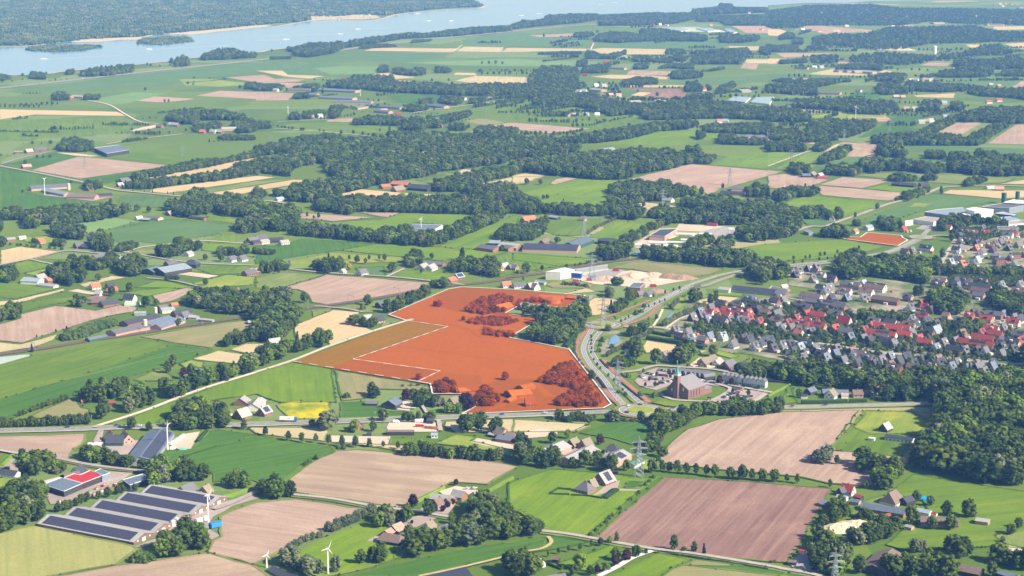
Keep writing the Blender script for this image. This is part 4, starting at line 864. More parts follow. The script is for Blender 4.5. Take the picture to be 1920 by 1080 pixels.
row(2,1,[560,685,640,632,780,567],6,5,8,'willow'); row(2,1,[360,1055,580,1075],4,5,6,'bush',rows=2); row(2,1,[660,880,500,915,380,930],4,5,10,'bush')
singles(2,1,[(340,745,9,'broad',1.3),(240,672,6),(105,972,14,'broad'),(225,955,8),(110,305,11,'broad'),(215,305,9,'broad'),(235,415,7,'broad'),(265,412,7,'broad'),(385,428,4),(985,472,8,'broad'),(1580,335,9,'tall'),(1720,1020,6),(40,985,7),(85,1030,5)],'on the pastures beyond the railway')
for pts, h in (([260,105,260,0,700,-40,1300,-30,1960,0,1960,105,1850,155,1640,175,1440,205,1300,245,1060,285,830,335,600,385,460,445,240,435,230,360,300,310,420,290,640,270,480,200,560,160,440,140,300,160],13),([-10,95,-10,20,120,0,260,0,250,75],11),([-10,215,-10,130,120,100,240,80,440,60,440,155,250,195,300,235,480,265,300,255],12),([460,525,460,430,600,390,800,400,1000,400,1200,390,1400,400,1700,380,1920,400,1920,465,1700,525,1650,535,1300,525,1000,515,760,515,700,535,480,505],12),([-10,645,-10,470,200,470,320,470,330,540,300,605,250,665],14),([260,685,280,600,420,610,560,620,760,640,920,650,1060,650,1300,660,1340,700,1360,775,1200,775,900,745,600,715,340,695],13),([1340,745,1340,680,1500,600,1700,530,1880,460,1910,530,1800,595,1560,695,1400,755],13),([1070,645,1080,610,1130,600,1180,630,1170,655],10),([1340,365,1350,270,1500,240,1700,190,1920,170,1960,170,1960,235,1700,295,1690,315,1500,365],11),([1500,365,1560,330,1920,300,1960,350,1960,425,1880,455,1600,405],12),([120,395,130,350,200,350,230,390,180,398],10),([-10,445,-10,320,50,340,80,380,40,425],11),([440,945,450,880,520,850,650,860,680,900,640,955,540,975],12),([1110,915,1120,850,1200,810,1260,830,1240,905,1170,935],10),([1450,975,1460,900,1600,850,1660,900,1620,965],10),([1650,985,1660,880,1740,850,1820,900,1860,995,1760,1005],11),([1300,1085,1320,1040,1400,1020,1460,1060,1420,1095],10),([1790,705,1810,660,1920,600,1960,640,1960,705,1850,745],11),([30,975,40,900,130,890,250,880,260,945,170,965],10),([-10,835,-10,790,140,800,140,835],5)): W(1,1,pts,h)
singles(1,1,[(10,235,10,'willow',1.3),(760,892,10,'broad'),(820,902,8),(850,872,7),(925,872,7),(965,882,10),(700,872,7),(1020,962,13,'broad',1.2),(1240,972,7,'tall'),(1320,862,8,'broad'),(1545,875,17,'poplar',1.6),(1845,805,9,'broad'),(385,545,7,'tall'),(435,565,6),(470,560,9),(700,945,8,'yellow')],'around the gardens beyond the railway')
for pts, h in (([980,265,990,230,1140,200,1500,120,1700,110,1920,40,1960,60,1960,95,1720,145,1530,185,1200,245,1040,265],8),([930,335,920,300,1040,270,1300,260,1600,220,1920,160,1960,160,1960,215,1700,275,1300,315,1100,345],11),([1740,185,1760,150,1920,120,1920,165],8),([1250,485,1260,430,1420,400,1440,350,1530,340,1560,400,1760,380,1830,400,1920,420,1960,440,1960,565,1840,555,1700,545,1600,515,1500,545,1400,555,1300,535],13),([10,565,20,490,130,480,240,520,300,510,400,480,480,470,600,460,730,480,840,450,960,470,960,535,840,565,640,595,480,615,330,605,180,625,170,575,40,575],12),([180,635,200,560,300,550,320,610,250,645],11),([380,695,390,610,480,600,590,620,640,660,620,725,480,715],13),([680,805,680,700,720,665,840,690,850,770,800,815],15),([620,335,640,290,760,280,770,330,700,355],9),([440,55,440,0,560,-30,700,0,700,55,560,65],10),([500,935,510,860,620,850,720,880,830,820,900,860,880,915,760,955,600,945],10),([370,1005,370,920,500,890,520,960,640,950,650,1035,540,1075,420,1035],12),([900,985,910,880,1040,820,1070,900,1120,970,1060,1005],14),([-10,1025,-10,930,120,930,150,1010,60,1045],12),([1170,855,1180,790,1280,770,1330,720,1400,730,1500,750,1510,800,1380,825,1290,865],13),([870,815,880,770,1000,730,1050,760,1000,805],7),([1750,665,1760,590,1860,560,1960,580,1960,665,1830,675],13),([1640,845,1650,780,1720,790,1770,820,1840,740,1860,800,1920,790,1920,825,1780,845],9),([1240,1025,1250,990,1330,990,1340,1028],6),([220,745,240,700,280,710,270,748],8),([380,765,400,720,480,730,480,775],8),([-20,775,0,710,40,720,30,775],9),([-20,665,-10,580,20,600,20,665],9)): W(0,1,pts,h)
row(0,1,[60,755,250,775,470,795],4,5,9,'bush'); row(0,1,[950,352,1200,372,1360,388],5,5,18,'conifer'); singles(0,1,[(1030,505,11,'broad',1.2),(1115,515,10,'broad'),(830,445,8,'broad'),(190,152,8,'broad'),(535,292,4,'bush'),(170,368,6,'broad'),(1540,872,8,'broad'),(1660,882,11,'broad'),(735,1032,10,'broad'),(1540,1062,9,'broad'),(880,298,7,'broad')],'around the far green plain')
# ---- top row
for pts, h in (([610,578,610,540,740,510,1000,490,1005,545,800,575],12),([1310,505,1320,440,1400,420,1430,495],13),([1260,475,1290,440,1310,475],10),([1500,455,1520,420,1640,370,1740,370,1860,400,1920,400,1920,435,1700,450,1560,455],13),([490,565,500,530,560,520,560,560],9),([225,595,230,540,300,545,340,560,340,600],9),([390,755,400,700,470,690,530,720,520,755],10),([620,755,640,710,750,720,750,750],9),([1245,905,1260,860,1400,840,1680,830,1840,870,1840,905,1500,905,1480,935,1350,935],11),([1450,995,1460,940,1640,920,1680,950,1560,995],9),([1750,955,1760,910,1880,890,1920,920,1920,995,1800,1005],10),([1600,1035,1700,1010,1900,1020,1920,1055,1700,1055],6),([450,1085,470,1050,570,1030,700,1070,690,1095],10),([1840,675,1850,620,1920,620,1920,675],10),([-60,615,-60,560,40,560,100,590,0,615],6)): W(0,0,pts,h)
singles(0,0,[(170,572,9),(345,562,9),(20,622,6),(90,612,6),(170,602,6),(1105,492,9),(1130,498,9),(1090,682,9),(990,982,7),(1115,987,6),(1195,997,5),(1270,1002,5),(1395,987,7),(1235,767,8,'willow'),(1265,767,8,'willow'),(1530,828,6),(1800,667,10),(1385,832,9),(1410,632,5,'bush'),(1450,637,5,'bush'),(1455,587,5,'bush'),(1570,592,5,'bush'),(1680,592,5,'bush'),(1235,952,10),(1200,500,6),(1275,495,6)],'on the polder by the lake','broad')
for pts, h in (([280,425,290,360,400,330,640,320,690,330,700,310,860,285,1000,270,1150,250,1260,260,1600,210,1920,195,1920,235,1500,275,1270,285,1100,295,940,325,660,365,580,405,400,435],13),([230,385,240,350,300,360,300,395],10),([770,370,790,340,900,330,1000,330,1080,350,960,360],6),([1150,328,1180,300,1340,295,1300,315],5),([100,448,110,430,280,420,260,445],5),([920,550,925,500,980,490,1000,545],12),([1000,555,1050,510,1180,530,1200,505,1270,515,1270,565,1180,575],10),([1340,550,1350,505,1450,510,1470,550],9),([1670,548,1680,520,1720,535],7),([520,655,540,610,680,600,740,570,860,570,1030,570,1040,620,1280,620,1500,640,1800,630,1920,630,1960,630,1960,715,1700,725,1400,715,1000,695,800,675,660,670],11),([-10,685,-10,630,190,640,190,685,100,685],9),([340,660,350,635,480,630,480,665],7),([280,745,290,710,390,690,400,745],9),([410,695,420,650,460,660,460,695],9),([1215,795,1230,750,1330,740,1330,795],9),([1370,775,1380,730,1500,720,1580,760,1500,795],9),([1590,785,1610,740,1720,740,1700,785],8),([1100,835,1110,790,1280,790,1280,835,1180,845],9),([250,905,260,860,300,840,340,880,330,905],9),([350,895,360,840,450,830,520,830,520,875,400,895],8),([560,895,560,800,650,790,650,830,610,895],8),([720,945,740,890,860,880,960,870,1100,890,1110,920,1080,950,900,940],10),([1085,975,1110,910,1200,880,1300,920,1290,975,1200,995],13),([1290,965,1290,870,1380,910,1390,965],11),([1380,945,1390,880,1500,850,1600,840,1650,860,1560,895,1480,915],10),([1450,985,1460,930,1560,930,1570,985],9),([1640,1005,1650,950,1780,950,1920,960,1960,960,1960,1015,1780,1015],10),([-10,975,-10,920,100,910,140,965],9),([140,1095,200,1050,400,1020,570,1010,720,1050,1000,1040,1000,1000,1200,990,1500,1010,1920,1010,1960,1010,1960,1105],12)): W(1,0,pts,h)
row(1,0,[1720,530,1920,530],5,5,24,'broad'); row(1,0,[150,955,260,972,390,985],7,5,14,'broad'); row(1,0,[450,985,540,995],7,5,14,'broad'); row(1,0,[780,1015,960,1035],8,5,14,'broad'); row(1,0,[420,600,560,608],5,5,20,'bush')
singles(1,0,[(230,685,8),(500,705,15,'poplar',1.5),(120,388,9),(640,1005,8),(730,1005,8),(1320,610,8),(1470,640,10),(1445,610,8)],'on the polder beside the far farm','broad')
for pts, h in (([-10,225,-10,190,80,160,240,150,260,120,400,110,640,105,660,150,500,175,250,195],13),([650,195,660,120,800,110,1040,100,1340,100,1360,70,1540,60,1560,30,1650,30,1660,60,1920,60,1920,95,1400,115,1380,145,1200,185,1000,195],12),([1370,165,1400,120,1920,110,1920,195,1600,195,1560,165],10),([610,315,640,260,740,240,950,260,970,220,1100,215,1250,240,1470,270,1460,315,1100,310,800,325],12),([460,283,470,250,600,240,620,270,560,288],10),([1560,325,1560,260,1640,250,1730,270,1860,270,1850,310,1720,325],12),([1150,408,1160,370,1280,370,1310,400,1500,375,1760,360,1800,405,1700,410,1250,410],9),([1200,445,1210,400,1300,430,1330,465,1240,465],10),([1350,485,1360,420,1740,400,1750,455,1720,485,1450,485],11),([1850,395,1860,350,1920,360,1920,425],10),([550,445,560,380,680,410,780,400,850,380,850,415,760,445],9),([900,465,930,420,1040,430,1040,470],10),([1050,470,1060,440,1210,440,1210,475],7),([910,525,920,480,1020,480,1030,520],9),([1060,520,1180,480,1340,480,1380,525,1200,515],7),([190,413,200,400,340,390,520,390,520,410],7),([490,505,490,460,560,450,560,505],9),([520,555,540,500,640,490,740,490,720,550],10),([130,625,140,560,230,500,420,500,480,510,510,560,490,625,600,645,480,685,200,655],12),([-10,705,-10,630,400,640,480,680,440,725,200,745,-10,755],11),([1190,595,1200,540,1300,530,1420,540,1430,585,1300,600],11),([820,645,830,600,960,580,1090,590,1090,635,960,640],8),([1300,695,1310,630,1380,610,1430,640,1420,695],12),([1520,695,1540,660,1660,610,1680,650,1600,705],9),([1300,750,1310,710,1440,705,1500,710,1500,750],10),([1450,675,1460,640,1500,650,1500,685],9),([120,795,220,720,330,710,600,700,800,760,1000,790,1200,760,1500,760,1700,790,1920,810,1960,820,1960,905,1600,895,1380,895,1100,905,1000,905,960,860,840,865,740,875,640,830,500,805],11),([320,1095,360,1040,560,1010,780,970,1100,920,1300,900,1440,930,1320,975,1100,990,900,1045,660,1075],11),([1430,995,1450,940,1700,930,1920,920,1960,930,1960,1015,1700,1005],9),([1540,1085,1560,1020,1660,1010,1700,1040,1900,1050,1920,1095],10),([1380,1055,1390,1000,1440,1000,1440,1055],12),([-10,1095,-10,1030,340,1040,400,1095],11)): W(2,0,pts,h)
row(2,0,[0,1005,130,1015,240,1015,500,1015],9,5,14,'broad'); singles(2,0,[(240,278,12),(640,248,12),(455,952,8),(490,952,8),(530,952,8),(1090,724,11),(945,745,9),(945,692,7)],'on the far pastures','broad')
for pts, h in (([-10,205,-10,80,300,40,760,30,1000,60,1280,60,1920,70,1960,70,1960,195,1680,185,1500,185,1200,165,1000,195,760,195,300,195,220,215,30,215],10),([320,345,340,280,500,250,640,260,800,240,900,200,1300,200,1560,190,1700,230,1920,240,1960,240,1960,315,1500,325,1200,335,1000,375,800,375,560,355],11),([600,475,620,420,860,390,1000,400,1250,420,1500,390,1600,340,1760,330,1860,390,1800,415,1560,425,1400,445,1250,455,1130,485,980,495,820,485],11),([-10,395,-10,340,230,340,230,385],9),([280,373,300,345,440,350,440,378],8),([180,335,200,280,260,290,260,340],11),([80,275,150,240,200,255,200,295,90,305],9),([320,475,330,420,430,410,520,420,520,475,400,485],11),([80,483,90,450,180,450,290,440,290,478],8),([500,525,520,490,720,480,860,490,850,535,780,525],9),([810,615,820,560,930,550,1040,560,1040,585,980,645,900,615],11),([1270,585,1280,540,1400,520,1600,470,1680,500,1690,555,1640,585],11),([1400,505,1400,460,1600,450,1920,440,1960,450,1960,515,1700,525],12),([1750,575,1760,530,1920,530,1960,578],9),([-10,695,-10,640,280,620,360,660,370,725,200,715],11),([800,695,820,640,900,620,1000,650,1070,705,960,715,860,715],12),([1030,685,1040,620,1160,620,1480,640,1500,685,1300,695],10),([1500,705,1530,640,1700,670,1920,660,1960,680,1960,755,1800,735,1600,725],9),([170,815,200,760,340,750,600,750,640,740,800,760,950,760,980,835,820,865,640,855,560,835],11),([1150,835,1160,760,1280,750,1300,800,1250,835],11),([1370,835,1380,770,1450,770,1470,835],12),([-10,915,-10,810,200,820,310,860,320,905,260,925],12),([300,1015,310,910,480,890,620,920,800,900,830,940,780,975,620,1035,480,1045],11),([-10,1055,-10,960,300,990,480,1000,560,1055,360,1075],10),([1440,925,1450,850,1600,810,1920,810,1960,820,1960,925,1800,935,1600,915],12),([780,1085,790,1020,1100,1000,1200,960,1370,870,1430,860,1440,905,1300,985,1200,1045,1060,1095],11),([1060,1095,1080,1010,1340,1010,1480,1040,1700,930,1850,930,1700,1015,1600,1095],11),([0,610,100,590,600,590,640,615,300,640],6)): W(3,0,pts,h,dens=.62 if pts[1] in (205, 345, 475) else 1.0)
row(3,0,[945,528,1245,535],8,5,24,'broad'); singles(3,0,[(1155,583,11),(1225,583,6),(1710,578,8)],'on the far right pastures','broad')
# ---- the fine net of hedgerows and field trees far off at right
def onsoil(x, y): return any(inside(x, y, q) for q, kd in EDGES if kd.startswith(('soil', 'straw')))
for k in range(230):
    px_, py_ = RN.uniform(880, 1950), 30 + 230 * RN.random() ** .9
    if px_ < 1150 and py_ < 70: continue
    gx, gy = G(px_, py_); a_ = RN.choice((-.12, .05, .9, 1.1, 0)) + RN.gauss(0, .08); L = RN.uniform(60, 260); hh = RN.uniform(6, 11); n_ = int(L / (hh * RN.choice((.7, .8, 1.6))))
    if any(onsoil(gx + math.cos(a_)*L*k_/4, gy + math.sin(a_)*L*k_/4) for k_ in range(5)): continue
    for j in range(n_): TREES.append((gx + math.cos(a_)*L*j/n_ + RN.gauss(0,1.5), gy + math.sin(a_)*L*j/n_ + RN.gauss(0,1.5), hh*RN.uniform(.6,1.25), pick('broad'), '', RN.uniform(.9,1.3)))
for k in range(60):
    px_, py_ = RN.uniform(-20, 900), RN.uniform(150, 330); gx, gy = G(px_, py_); a_ = RN.choice((-.1, .3, .9)) + RN.gauss(0, .06); L = RN.uniform(30, 160); hh = RN.uniform(4, 8); n_ = int(L / (hh * RN.choice((.8, 1.6, 2.5)))) 
    if any(onsoil(gx + math.cos(a_)*L*k_/4, gy + math.sin(a_)*L*k_/4) for k_ in range(5)): continue
    for j in range(n_): TREES.append((gx + math.cos(a_)*L*j/n_, gy + math.sin(a_)*L*j/n_, hh*RN.uniform(.5,1.25), pick('broad'), '', RN.uniform(.9,1.2)))
for pl, h in (([(1925,900),(1925,640),(2120,650),(2180,900)],16),([(1960,610),(1960,575),(2300,570),(2300,610)],10),([(-60,870),(-60,835),(-400,850),(-400,885)],11),([(-60,700),(-60,670),(-400,680),(-400,715)],11),([(560,1150),(560,1105),(900,1110),(900,1150)],11),([(1700,1160),(1700,1095),(2000,1100),(2000,1170)],12),([(-20,1130),(-20,1100),(250,1110),(250,1140)],10),([(-400,520),(-400,490),(-60,480),(-60,512)],11),([(1960,440),(1960,415),(2300,420),(2300,445)],12)):
    W(0,0,[c for p in pl for c in (p[0]*4, p[1]*4)],h)
# ---- clipped hedges, each a thing
HEDGE = {'dark': plain('dark clipped hedge', (.035,.070,.022), .95, .08, .35, 1.2), 'bright': plain('bright clipped hedge', (.170,.260,.030), .95, .08, .3, 1.2)}
def hedge(pts, label, tone='dark', wid=1.6, hh=2.0):
    g = smooth([G(*p) for p in pts], 4); g2 = []
    for i in range(len(g) - 1):
        n = max(1, int(math.dist(g[i], g[i+1]) / 2.5)); g2 += [(g[i][0]+(g[i+1][0]-g[i][0])*k/n, g[i][1]+(g[i+1][1]-g[i][1])*k/n) for k in range(n)]
    g2.append(g[-1]); x0, y0 = g2[0]; rr = RN; v = []; f = []; l = offs(g2, wid/2); r = offs(g2, -wid/2)
    for i in range(len(g2)):
        j = lambda s=.22: rr.uniform(-s, s)
        for (x, y), z in ((l[i], -.2), (l[i], hh*.75), (g2[i], hh), (r[i], hh*.75), (r[i], -.2)): v.append((x-x0+j(), y-y0+j(), z + (j() if z > 0 else 0)))
    for i in range(len(g2) - 1):
        for k in range(4): f.append((i*5+k, i*5+k+1, i*5+k+6, i*5+k+5))
    n = len(g2) - 1; f += [(4,3,2,1,0), (n*5, n*5+1, n*5+2, n*5+3, n*5+4)]
    me = bpy.data.meshes.new('hedge'); me.from_pydata(v, [], f); me.materials.append(HEDGE[tone])
    thing(put('hedge', me, None, (x0, y0, 0)), label, 'hedge')
def h4(c, r, pts, *a, **k): hedge(c4(c, r, pts), *a, **k)
h4(0,3,[(1600,525),(1900,435)],'bright clipped hedge along the drive beside the solar barns','bright',3,3); h4(0,3,[(1390,490),(1590,535)],'dark clipped hedge behind the uppermost solar barn')
h4(0,3,[(10,262),(95,182)],'bright clipped hedge beside a pale drive by the photo edge','bright',4,2.4); h4(0,3,[(1480,80),(1555,0)],'tall dark hedge beside the sandy bale yard','dark',3,3)
h4(1,3,[(1210,530),(1410,425)],'yellowish hedge along the tan field by the brick farm','bright',2.5,2.5); h4(1,3,[(1500,540),(1630,468)],'dark hedge in front of the pale farmyard')
h4(1,3,[(1740,450),(1920,350)],'rough slanting hedge at the end of the tan field','bright',4,2.5); h4(2,3,[(280,470),(430,477)],'low front hedge of the square garden in the paddock'); h4(2,3,[(340,430),(445,440)],'low back hedge of the square garden in the paddock'); h4(2,3,[(285,465),(340,432)],'low side hedge of the square garden in the paddock')
h4(2,3,[(440,480),(560,485),(680,505)],'long low hedge in front of the hipped paddock house'); h4(2,3,[(690,505),(780,440)],'wide dark hedge beside the paddock house drive','dark',6,2.5)
h4(2,3,[(215,975),(370,1035)],'clipped hedge along the back of the cottage lawn'); h4(2,3,[(1110,905),(1500,965),(1920,1035)],'long low hedge along the lane below the brown field','dark',2,1.6)
h4(2,2,[(1010,388),(1150,408),(1290,432),(1440,460)],'tall dark hedge behind the beige riding field','dark',4,5); h4(2,2,[(1060,345),(1200,372)],'tall dark hedge beyond the small green lawn','dark',4,4); h4(2,2,[(400,450),(440,400),(470,350),(530,310)],'rounded hedge along the yellow verge beside the road','dark',5,4)
h4(2,2,[(1050,870),(1150,895),(1230,902)],'low dark hedge around the church lawn'); h4(2,2,[(660,545),(720,610)],'dark hedge beside the red cycle path above the crossing','dark',2.5,2); h4(2,2,[(780,690),(870,760),(980,850)],'dark hedge between the road and the red cycle path','dark',2.5,2); h4(2,2,[(640,680),(700,760)],'dark hedge beside the cycle path along the orange plot','dark',3,2.5)
h4(3,2,[(250,870),(420,868),(590,860)],'tall clipped hedge in front of the cottages on the main road','dark',3,4); h4(3,2,[(610,860),(740,855)],'shorter clipped hedge in front of the brown cottage','dark',3,3.5); h4(3,2,[(0,815),(165,730)],'bright hedge slanting across the green meadow','bright',2,2)
h4(3,2,[(640,470),(860,505),(1100,530),(1560,575)],'long low hedge along the curved estate road','dark',2,1.5); h4(3,2,[(120,385),(350,408),(620,440)],'long hedge along the left stretch of the estate road','dark',2.5,2)

# ---- rough growth along the field edges near the camera
for q, kind in EDGES:
    for i in range(len(q)):
        (x0, y0), (x1, y1) = q[i], q[(i+1) % len(q)]
        a, b = PX(x0, y0)
        if b < 400 or not -30 < a < 1950: continue
        L = math.hypot(x1-x0, y1-y0); n_ = int(L / 4)
        for j in range(n_):
            if RN.random() < .34: t_ = RN.random(); TREES.append((x0+(x1-x0)*t_+RN.gauss(0,.9), y0+(y1-y0)*t_+RN.gauss(0,.9), RN.choice((.5,.6,.8,1.0,1.6)), 'bush', '', RN.uniform(.8,1.6)))
# ---------------------------------------------------------------- trees become objects: the largest 300 singly, the rest as woodland masses
NAMES = {'broad': 'broadleaf_tree', 'tall': 'broadleaf_tree', 'bright': 'broadleaf_tree', 'young': 'broadleaf_tree', 'rust': 'broadleaf_tree', 'willow': 'willow_tree', 'copper': 'copper_beech_tree', 'conifer': 'conifer_tree', 'poplar': 'poplar_tree', 'yellow': 'blossom_tree', 'bush': 'shrub'}
LOOK = {'broad': 'broad round green tree', 'tall': 'tall oval green tree', 'bright': 'light green tree', 'young': 'small round-headed tree', 'rust': 'rust-orange tree', 'willow': 'pale grey-green tree', 'copper': 'dark purple-leaved tree', 'conifer': 'dark pointed conifer', 'poplar': 'slim tall poplar', 'yellow': 'bright yellow blossoming tree', 'bush': 'low green shrub'}
def seen(t):
    a, b = PX(t[0], t[1]); c = PX(t[0], t[1], t[2])[1]
    return -25 < a < 1945 and b > -5 and c < 1080, (b - c) if b < 1110 else 0
T2 = [(t, *seen(t)) for t in TREES]
T2 = [(t, s) for t, ok, s in T2 if ok or (t[1] > 700 and abs(t[0]) < 1600 and t[1] < 3600)]
single = sorted([i for i, (t, s) in enumerate(T2) if t[4] and t[4] not in ('garden', 'rust') and s > 0 and -10 < PX(T2[i][0][0], T2[i][0][1])[0] < 1930 and PX(T2[i][0][0], T2[i][0][1], T2[i][0][2]*.6)[1] < 1075], key=lambda i: -T2[i][1])[:330]
keep = set(single); rest = [t for i, (t, s) in enumerate(T2) if i not in keep]
for i in single:
    x, y, h, sp, ph, wf = T2[i][0]; cr, tr = SPEC[sp][RN.randrange(len(SPEC[sp]))]
    e = empty(NAMES[sp], (x, y, 0.3), RN.uniform(0, 6.28)); e.scale = (h*wf, h*wf, h)
    put('crown', cr, e); put('trunk', tr, e)
    thing(e, f"{LOOK[sp]} {ph}", 'shrub' if sp == 'bush' else 'tree', 'trees ' + ph)
KIT = bpy.data.collections.new("tree kit"); KEYS = {}
def kit(name, mbs):
    """One joined leafy model used for the uncountable woods."""
    me = bpy.data.meshes.new(name); v = []; f = []; mi = []
    for k, m_ in enumerate(mbs):
        o = len(v); v += [tuple(a.co) for a in m_.vertices]; f += [tuple(i + o for i in p.vertices) for p in m_.polygons]; mi += [k] * len(m_.polygons)
        me.materials.append(m_.materials[0])
    me.from_pydata(v, [], f); me.polygons.foreach_set('material_index', mi); me.update(); o = bpy.data.objects.new(name, me); KIT.objects.link(o); return o
n = 0
for sp, lst in SPEC.items():
    KEYS[sp] = []
    for cr, tr in lst: kit(f"kit_{n:03d}", [cr, tr] if sp != 'bush' else [cr]); KEYS[sp].append(n); n += 1
def patch(seed, leaf):
    rr = random.Random(seed); mb = MB()
    for i in range(11):
        a, d = rr.uniform(0, 6.28), 20 * math.sqrt(rr.random()); h = rr.uniform(.75, 1.1); r = rr.uniform(3.4, 5.6)
        for k in range(3): clump(mb, (math.cos(a)*d + rr.uniform(-2,2), math.sin(a)*d + rr.uniform(-2,2), (12*h - r*.8) * (0.55 + 0.22*k)), r * (1 - .15*k), rr, .32, .95)
    return mb.mesh('patch', LEAF[leaf])
KEYS['patch'] = []
for i in range(6): kit(f"kit_{n:03d}", [patch(900 + i, 'broad' if i < 5 else 'willow')]); KEYS['patch'].append(n); n += 1
def mass(name, pts, label, cat, keyrot=True):
    """One object of the kind 'stuff': points that carry a tree model each."""
    me = bpy.data.meshes.new(name); me.from_pydata([(p[0], p[1], 0.3) for p in pts], [], [])
    at = me.attributes.new('siz', 'FLOAT_VECTOR', 'POINT'); at.data.foreach_set('vector', [c for p in pts for c in p[2]])
    at = me.attributes.new('rot', 'FLOAT_VECTOR', 'POINT'); at.data.foreach_set('vector', [c for p in pts for c in (0, 0, RN.uniform(0, 6.28))])
    at = me.attributes.new('idx', 'INT', 'POINT'); at.data.foreach_set('value', [p[3] for p in pts])
    o = put(name, me); o['kind'] = 'stuff'; o['label'] = label; o['category'] = cat
    ng = bpy.data.node_groups.new(name, 'GeometryNodeTree'); ng.interface.new_socket('Geometry', in_out='INPUT', socket_type='NodeSocketGeometry'); ng.interface.new_socket('Geometry', in_out='OUTPUT', socket_type='NodeSocketGeometry')
    gi, go = ng.nodes.new('NodeGroupInput'), ng.nodes.new('NodeGroupOutput'); ip = ng.nodes.new('GeometryNodeInstanceOnPoints'); ci = ng.nodes.new('GeometryNodeCollectionInfo')
    ci.inputs['Collection'].default_value = KIT; ci.inputs['Separate Children'].default_value = True; ci.inputs['Reset Children'].default_value = True
    def attr(nm, ty): a = ng.nodes.new('GeometryNodeInputNamedAttribute'); a.data_type = ty; a.inputs['Name'].default_value = nm; return a.outputs['Attribute']
    L = ng.links.new; L(gi.outputs[0], ip.inputs['Points']); L(ci.outputs[0], ip.inputs['Instance']); ip.inputs['Pick Instance'].default_value = True
    L(attr('idx', 'INT'), ip.inputs['Instance Index']); L(attr('siz', 'FLOAT_VECTOR'), ip.inputs['Scale'])
    er = ng.nodes.new('FunctionNodeEulerToRotation'); L(attr('rot', 'FLOAT_VECTOR'), er.inputs[0]); L(er.outputs[0], ip.inputs['Rotation']); L(ip.outputs[0], go.inputs[0])
    md = o.modifiers.new('trees', 'NODES'); md.node_group = ng; return o
zones = {}
for x, y, h, sp, ph, wf in rest:
    py = PX(x, y)[1]
    z = ph if ph in ('garden', 'rust') else ('shrubbery' if sp == 'bush' else ('near' if py > 700 else 'mid' if py > 430 else 'far' if py > 250 else 'farthest'))
    zones.setdefault(z, []).append((x, y, (h*wf, h*wf, h), RN.choice(KEYS[sp])))
ZL = {'near': ('woodland', 'remaining leafy trees of the woods nearest the camera', 'woodland'), 'mid': ('woodland', 'green trees and belts around the railway and housing estate', 'woodland'), 'far': ('woodland', 'dark green woods and avenues on the middle plain', 'woodland'),
      'farthest': ('woodland', 'hazy blue-green woods and hedgerows near the lake', 'woodland'), 'garden': ('garden_vegetation', 'small garden trees and shrubs between the estate houses', 'garden trees'), 'rust': ('woodland', 'rust-orange trees standing inside the big orange plot', 'woodland'), 'shrubbery': ('shrubbery', 'low green shrubs along field and railway edges', 'shrubs')}
for z, pts in zones.items(): mass(ZL[z][0], pts, *ZL[z][1:])
# the forest beyond the lake and its two islands
def forest(polys, s, hk):
    out = []
    for poly in polys:
        g = [G(*p) for p in poly]; x0, x1 = min(p[0] for p in g), max(p[0] for p in g); y0, y1 = min(p[1] for p in g), max(p[1] for p in g); y = y0
        while y < y1:
            x = x0
            while x < x1:
                a, b = x + RN.uniform(-.4, .4)*s, y + RN.uniform(-.4, .4)*s; q = PX(a, b)
                if inside(*q, poly) and q[0] > -60: k = RN.uniform(.85, 1.2); out.append((a, b, (k, k, hk*RN.triangular(.5, 1.6, 1.0)), RN.choice(KEYS['patch'])))
                x += s
            y += s
    return out
fp = [c4(0,0,[(-200,340),(-200,-34),(1920,-34),(3500,-34),(3540,16),(3620,40),(3560,54),(3400,58),(3160,78),(2960,104),(2880,118),(2720,108),(2480,128),(2320,124),(2310,156),(2070,178),(1900,190),(1700,212),(1430,236),(1000,282),(700,294),(500,314),(350,332),(200,344)])]
mass('forest', forest(fp, 33, 1.15), 'wide hazy forest covering the far shore of the lake', 'forest')
for k, pl in enumerate(([(225,378),(240,362),(400,348),(700,345),(740,356),(600,382),(400,392)], [(1060,332),(1062,305),(1200,285),(1400,282),(1440,312),(1200,338)])):
    mass('island_woodland', forest([c4(0,0,pl)], 20, 0.62), ('longer' if k == 0 else 'shorter') + ' wooded island in the lake near the far shore', 'island')
    field('meadow', c4(0,0,pl), name='island', z=1.9)
# ---------------------------------------------------------------- buildings
def C(name, col, **k): return plain(name, col, **k)
ROOF = {'dark': C('dark slate roof', (.065,.070,.085), rough=.55, spec=.4, scale=.8), 'grey': C('grey tile roof', (.155,.155,.168), rough=.6, spec=.35, scale=.8), 'light': C('pale grey roof', (.40,.385,.37), rough=.6, scale=.8), 'white': C('white roof', (.80,.80,.79), rough=.5, var=.06),
        'red': C('red tile roof', (.38,.075,.055), rough=.65, scale=.8), 'orange': C('orange tile roof', (.52,.185,.100), rough=.7, scale=.8), 'brown': C('brown tile roof', (.210,.150,.125), rough=.8, scale=.8), 'thatch': C('thatched roof', (.270,.225,.170), rough=.95, spec=.05, var=.28, scale=1.5), 'pink': C('pinkish tile roof', (.48,.31,.24), rough=.8),
        'blue': C('blue-grey sheet roof', (.155,.190,.245), rough=.45, spec=.4), 'bluelight': C('light blue-grey sheet roof', (.33,.39,.44), rough=.45, spec=.4), 'crimson': C('bright red sheet roof', (.60,.040,.035), rough=.5), 'green': C('green sheet roof', (.090,.180,.120), rough=.6), 'maroon': C('maroon tile roof', (.30,.035,.050), rough=.6),
        'plotroof': C('orange-pink roof in the plot', (.46,.120,.008), rough=.8), 'plotdark': C('brick-orange roof in the plot', (.32,.066,.002), rough=.8), 'glass': C('pale blue glass roof', (.36,.44,.50), rough=.2, spec=.6), 'tan': C('sandy flat roof', (.44,.40,.36), rough=.9)}
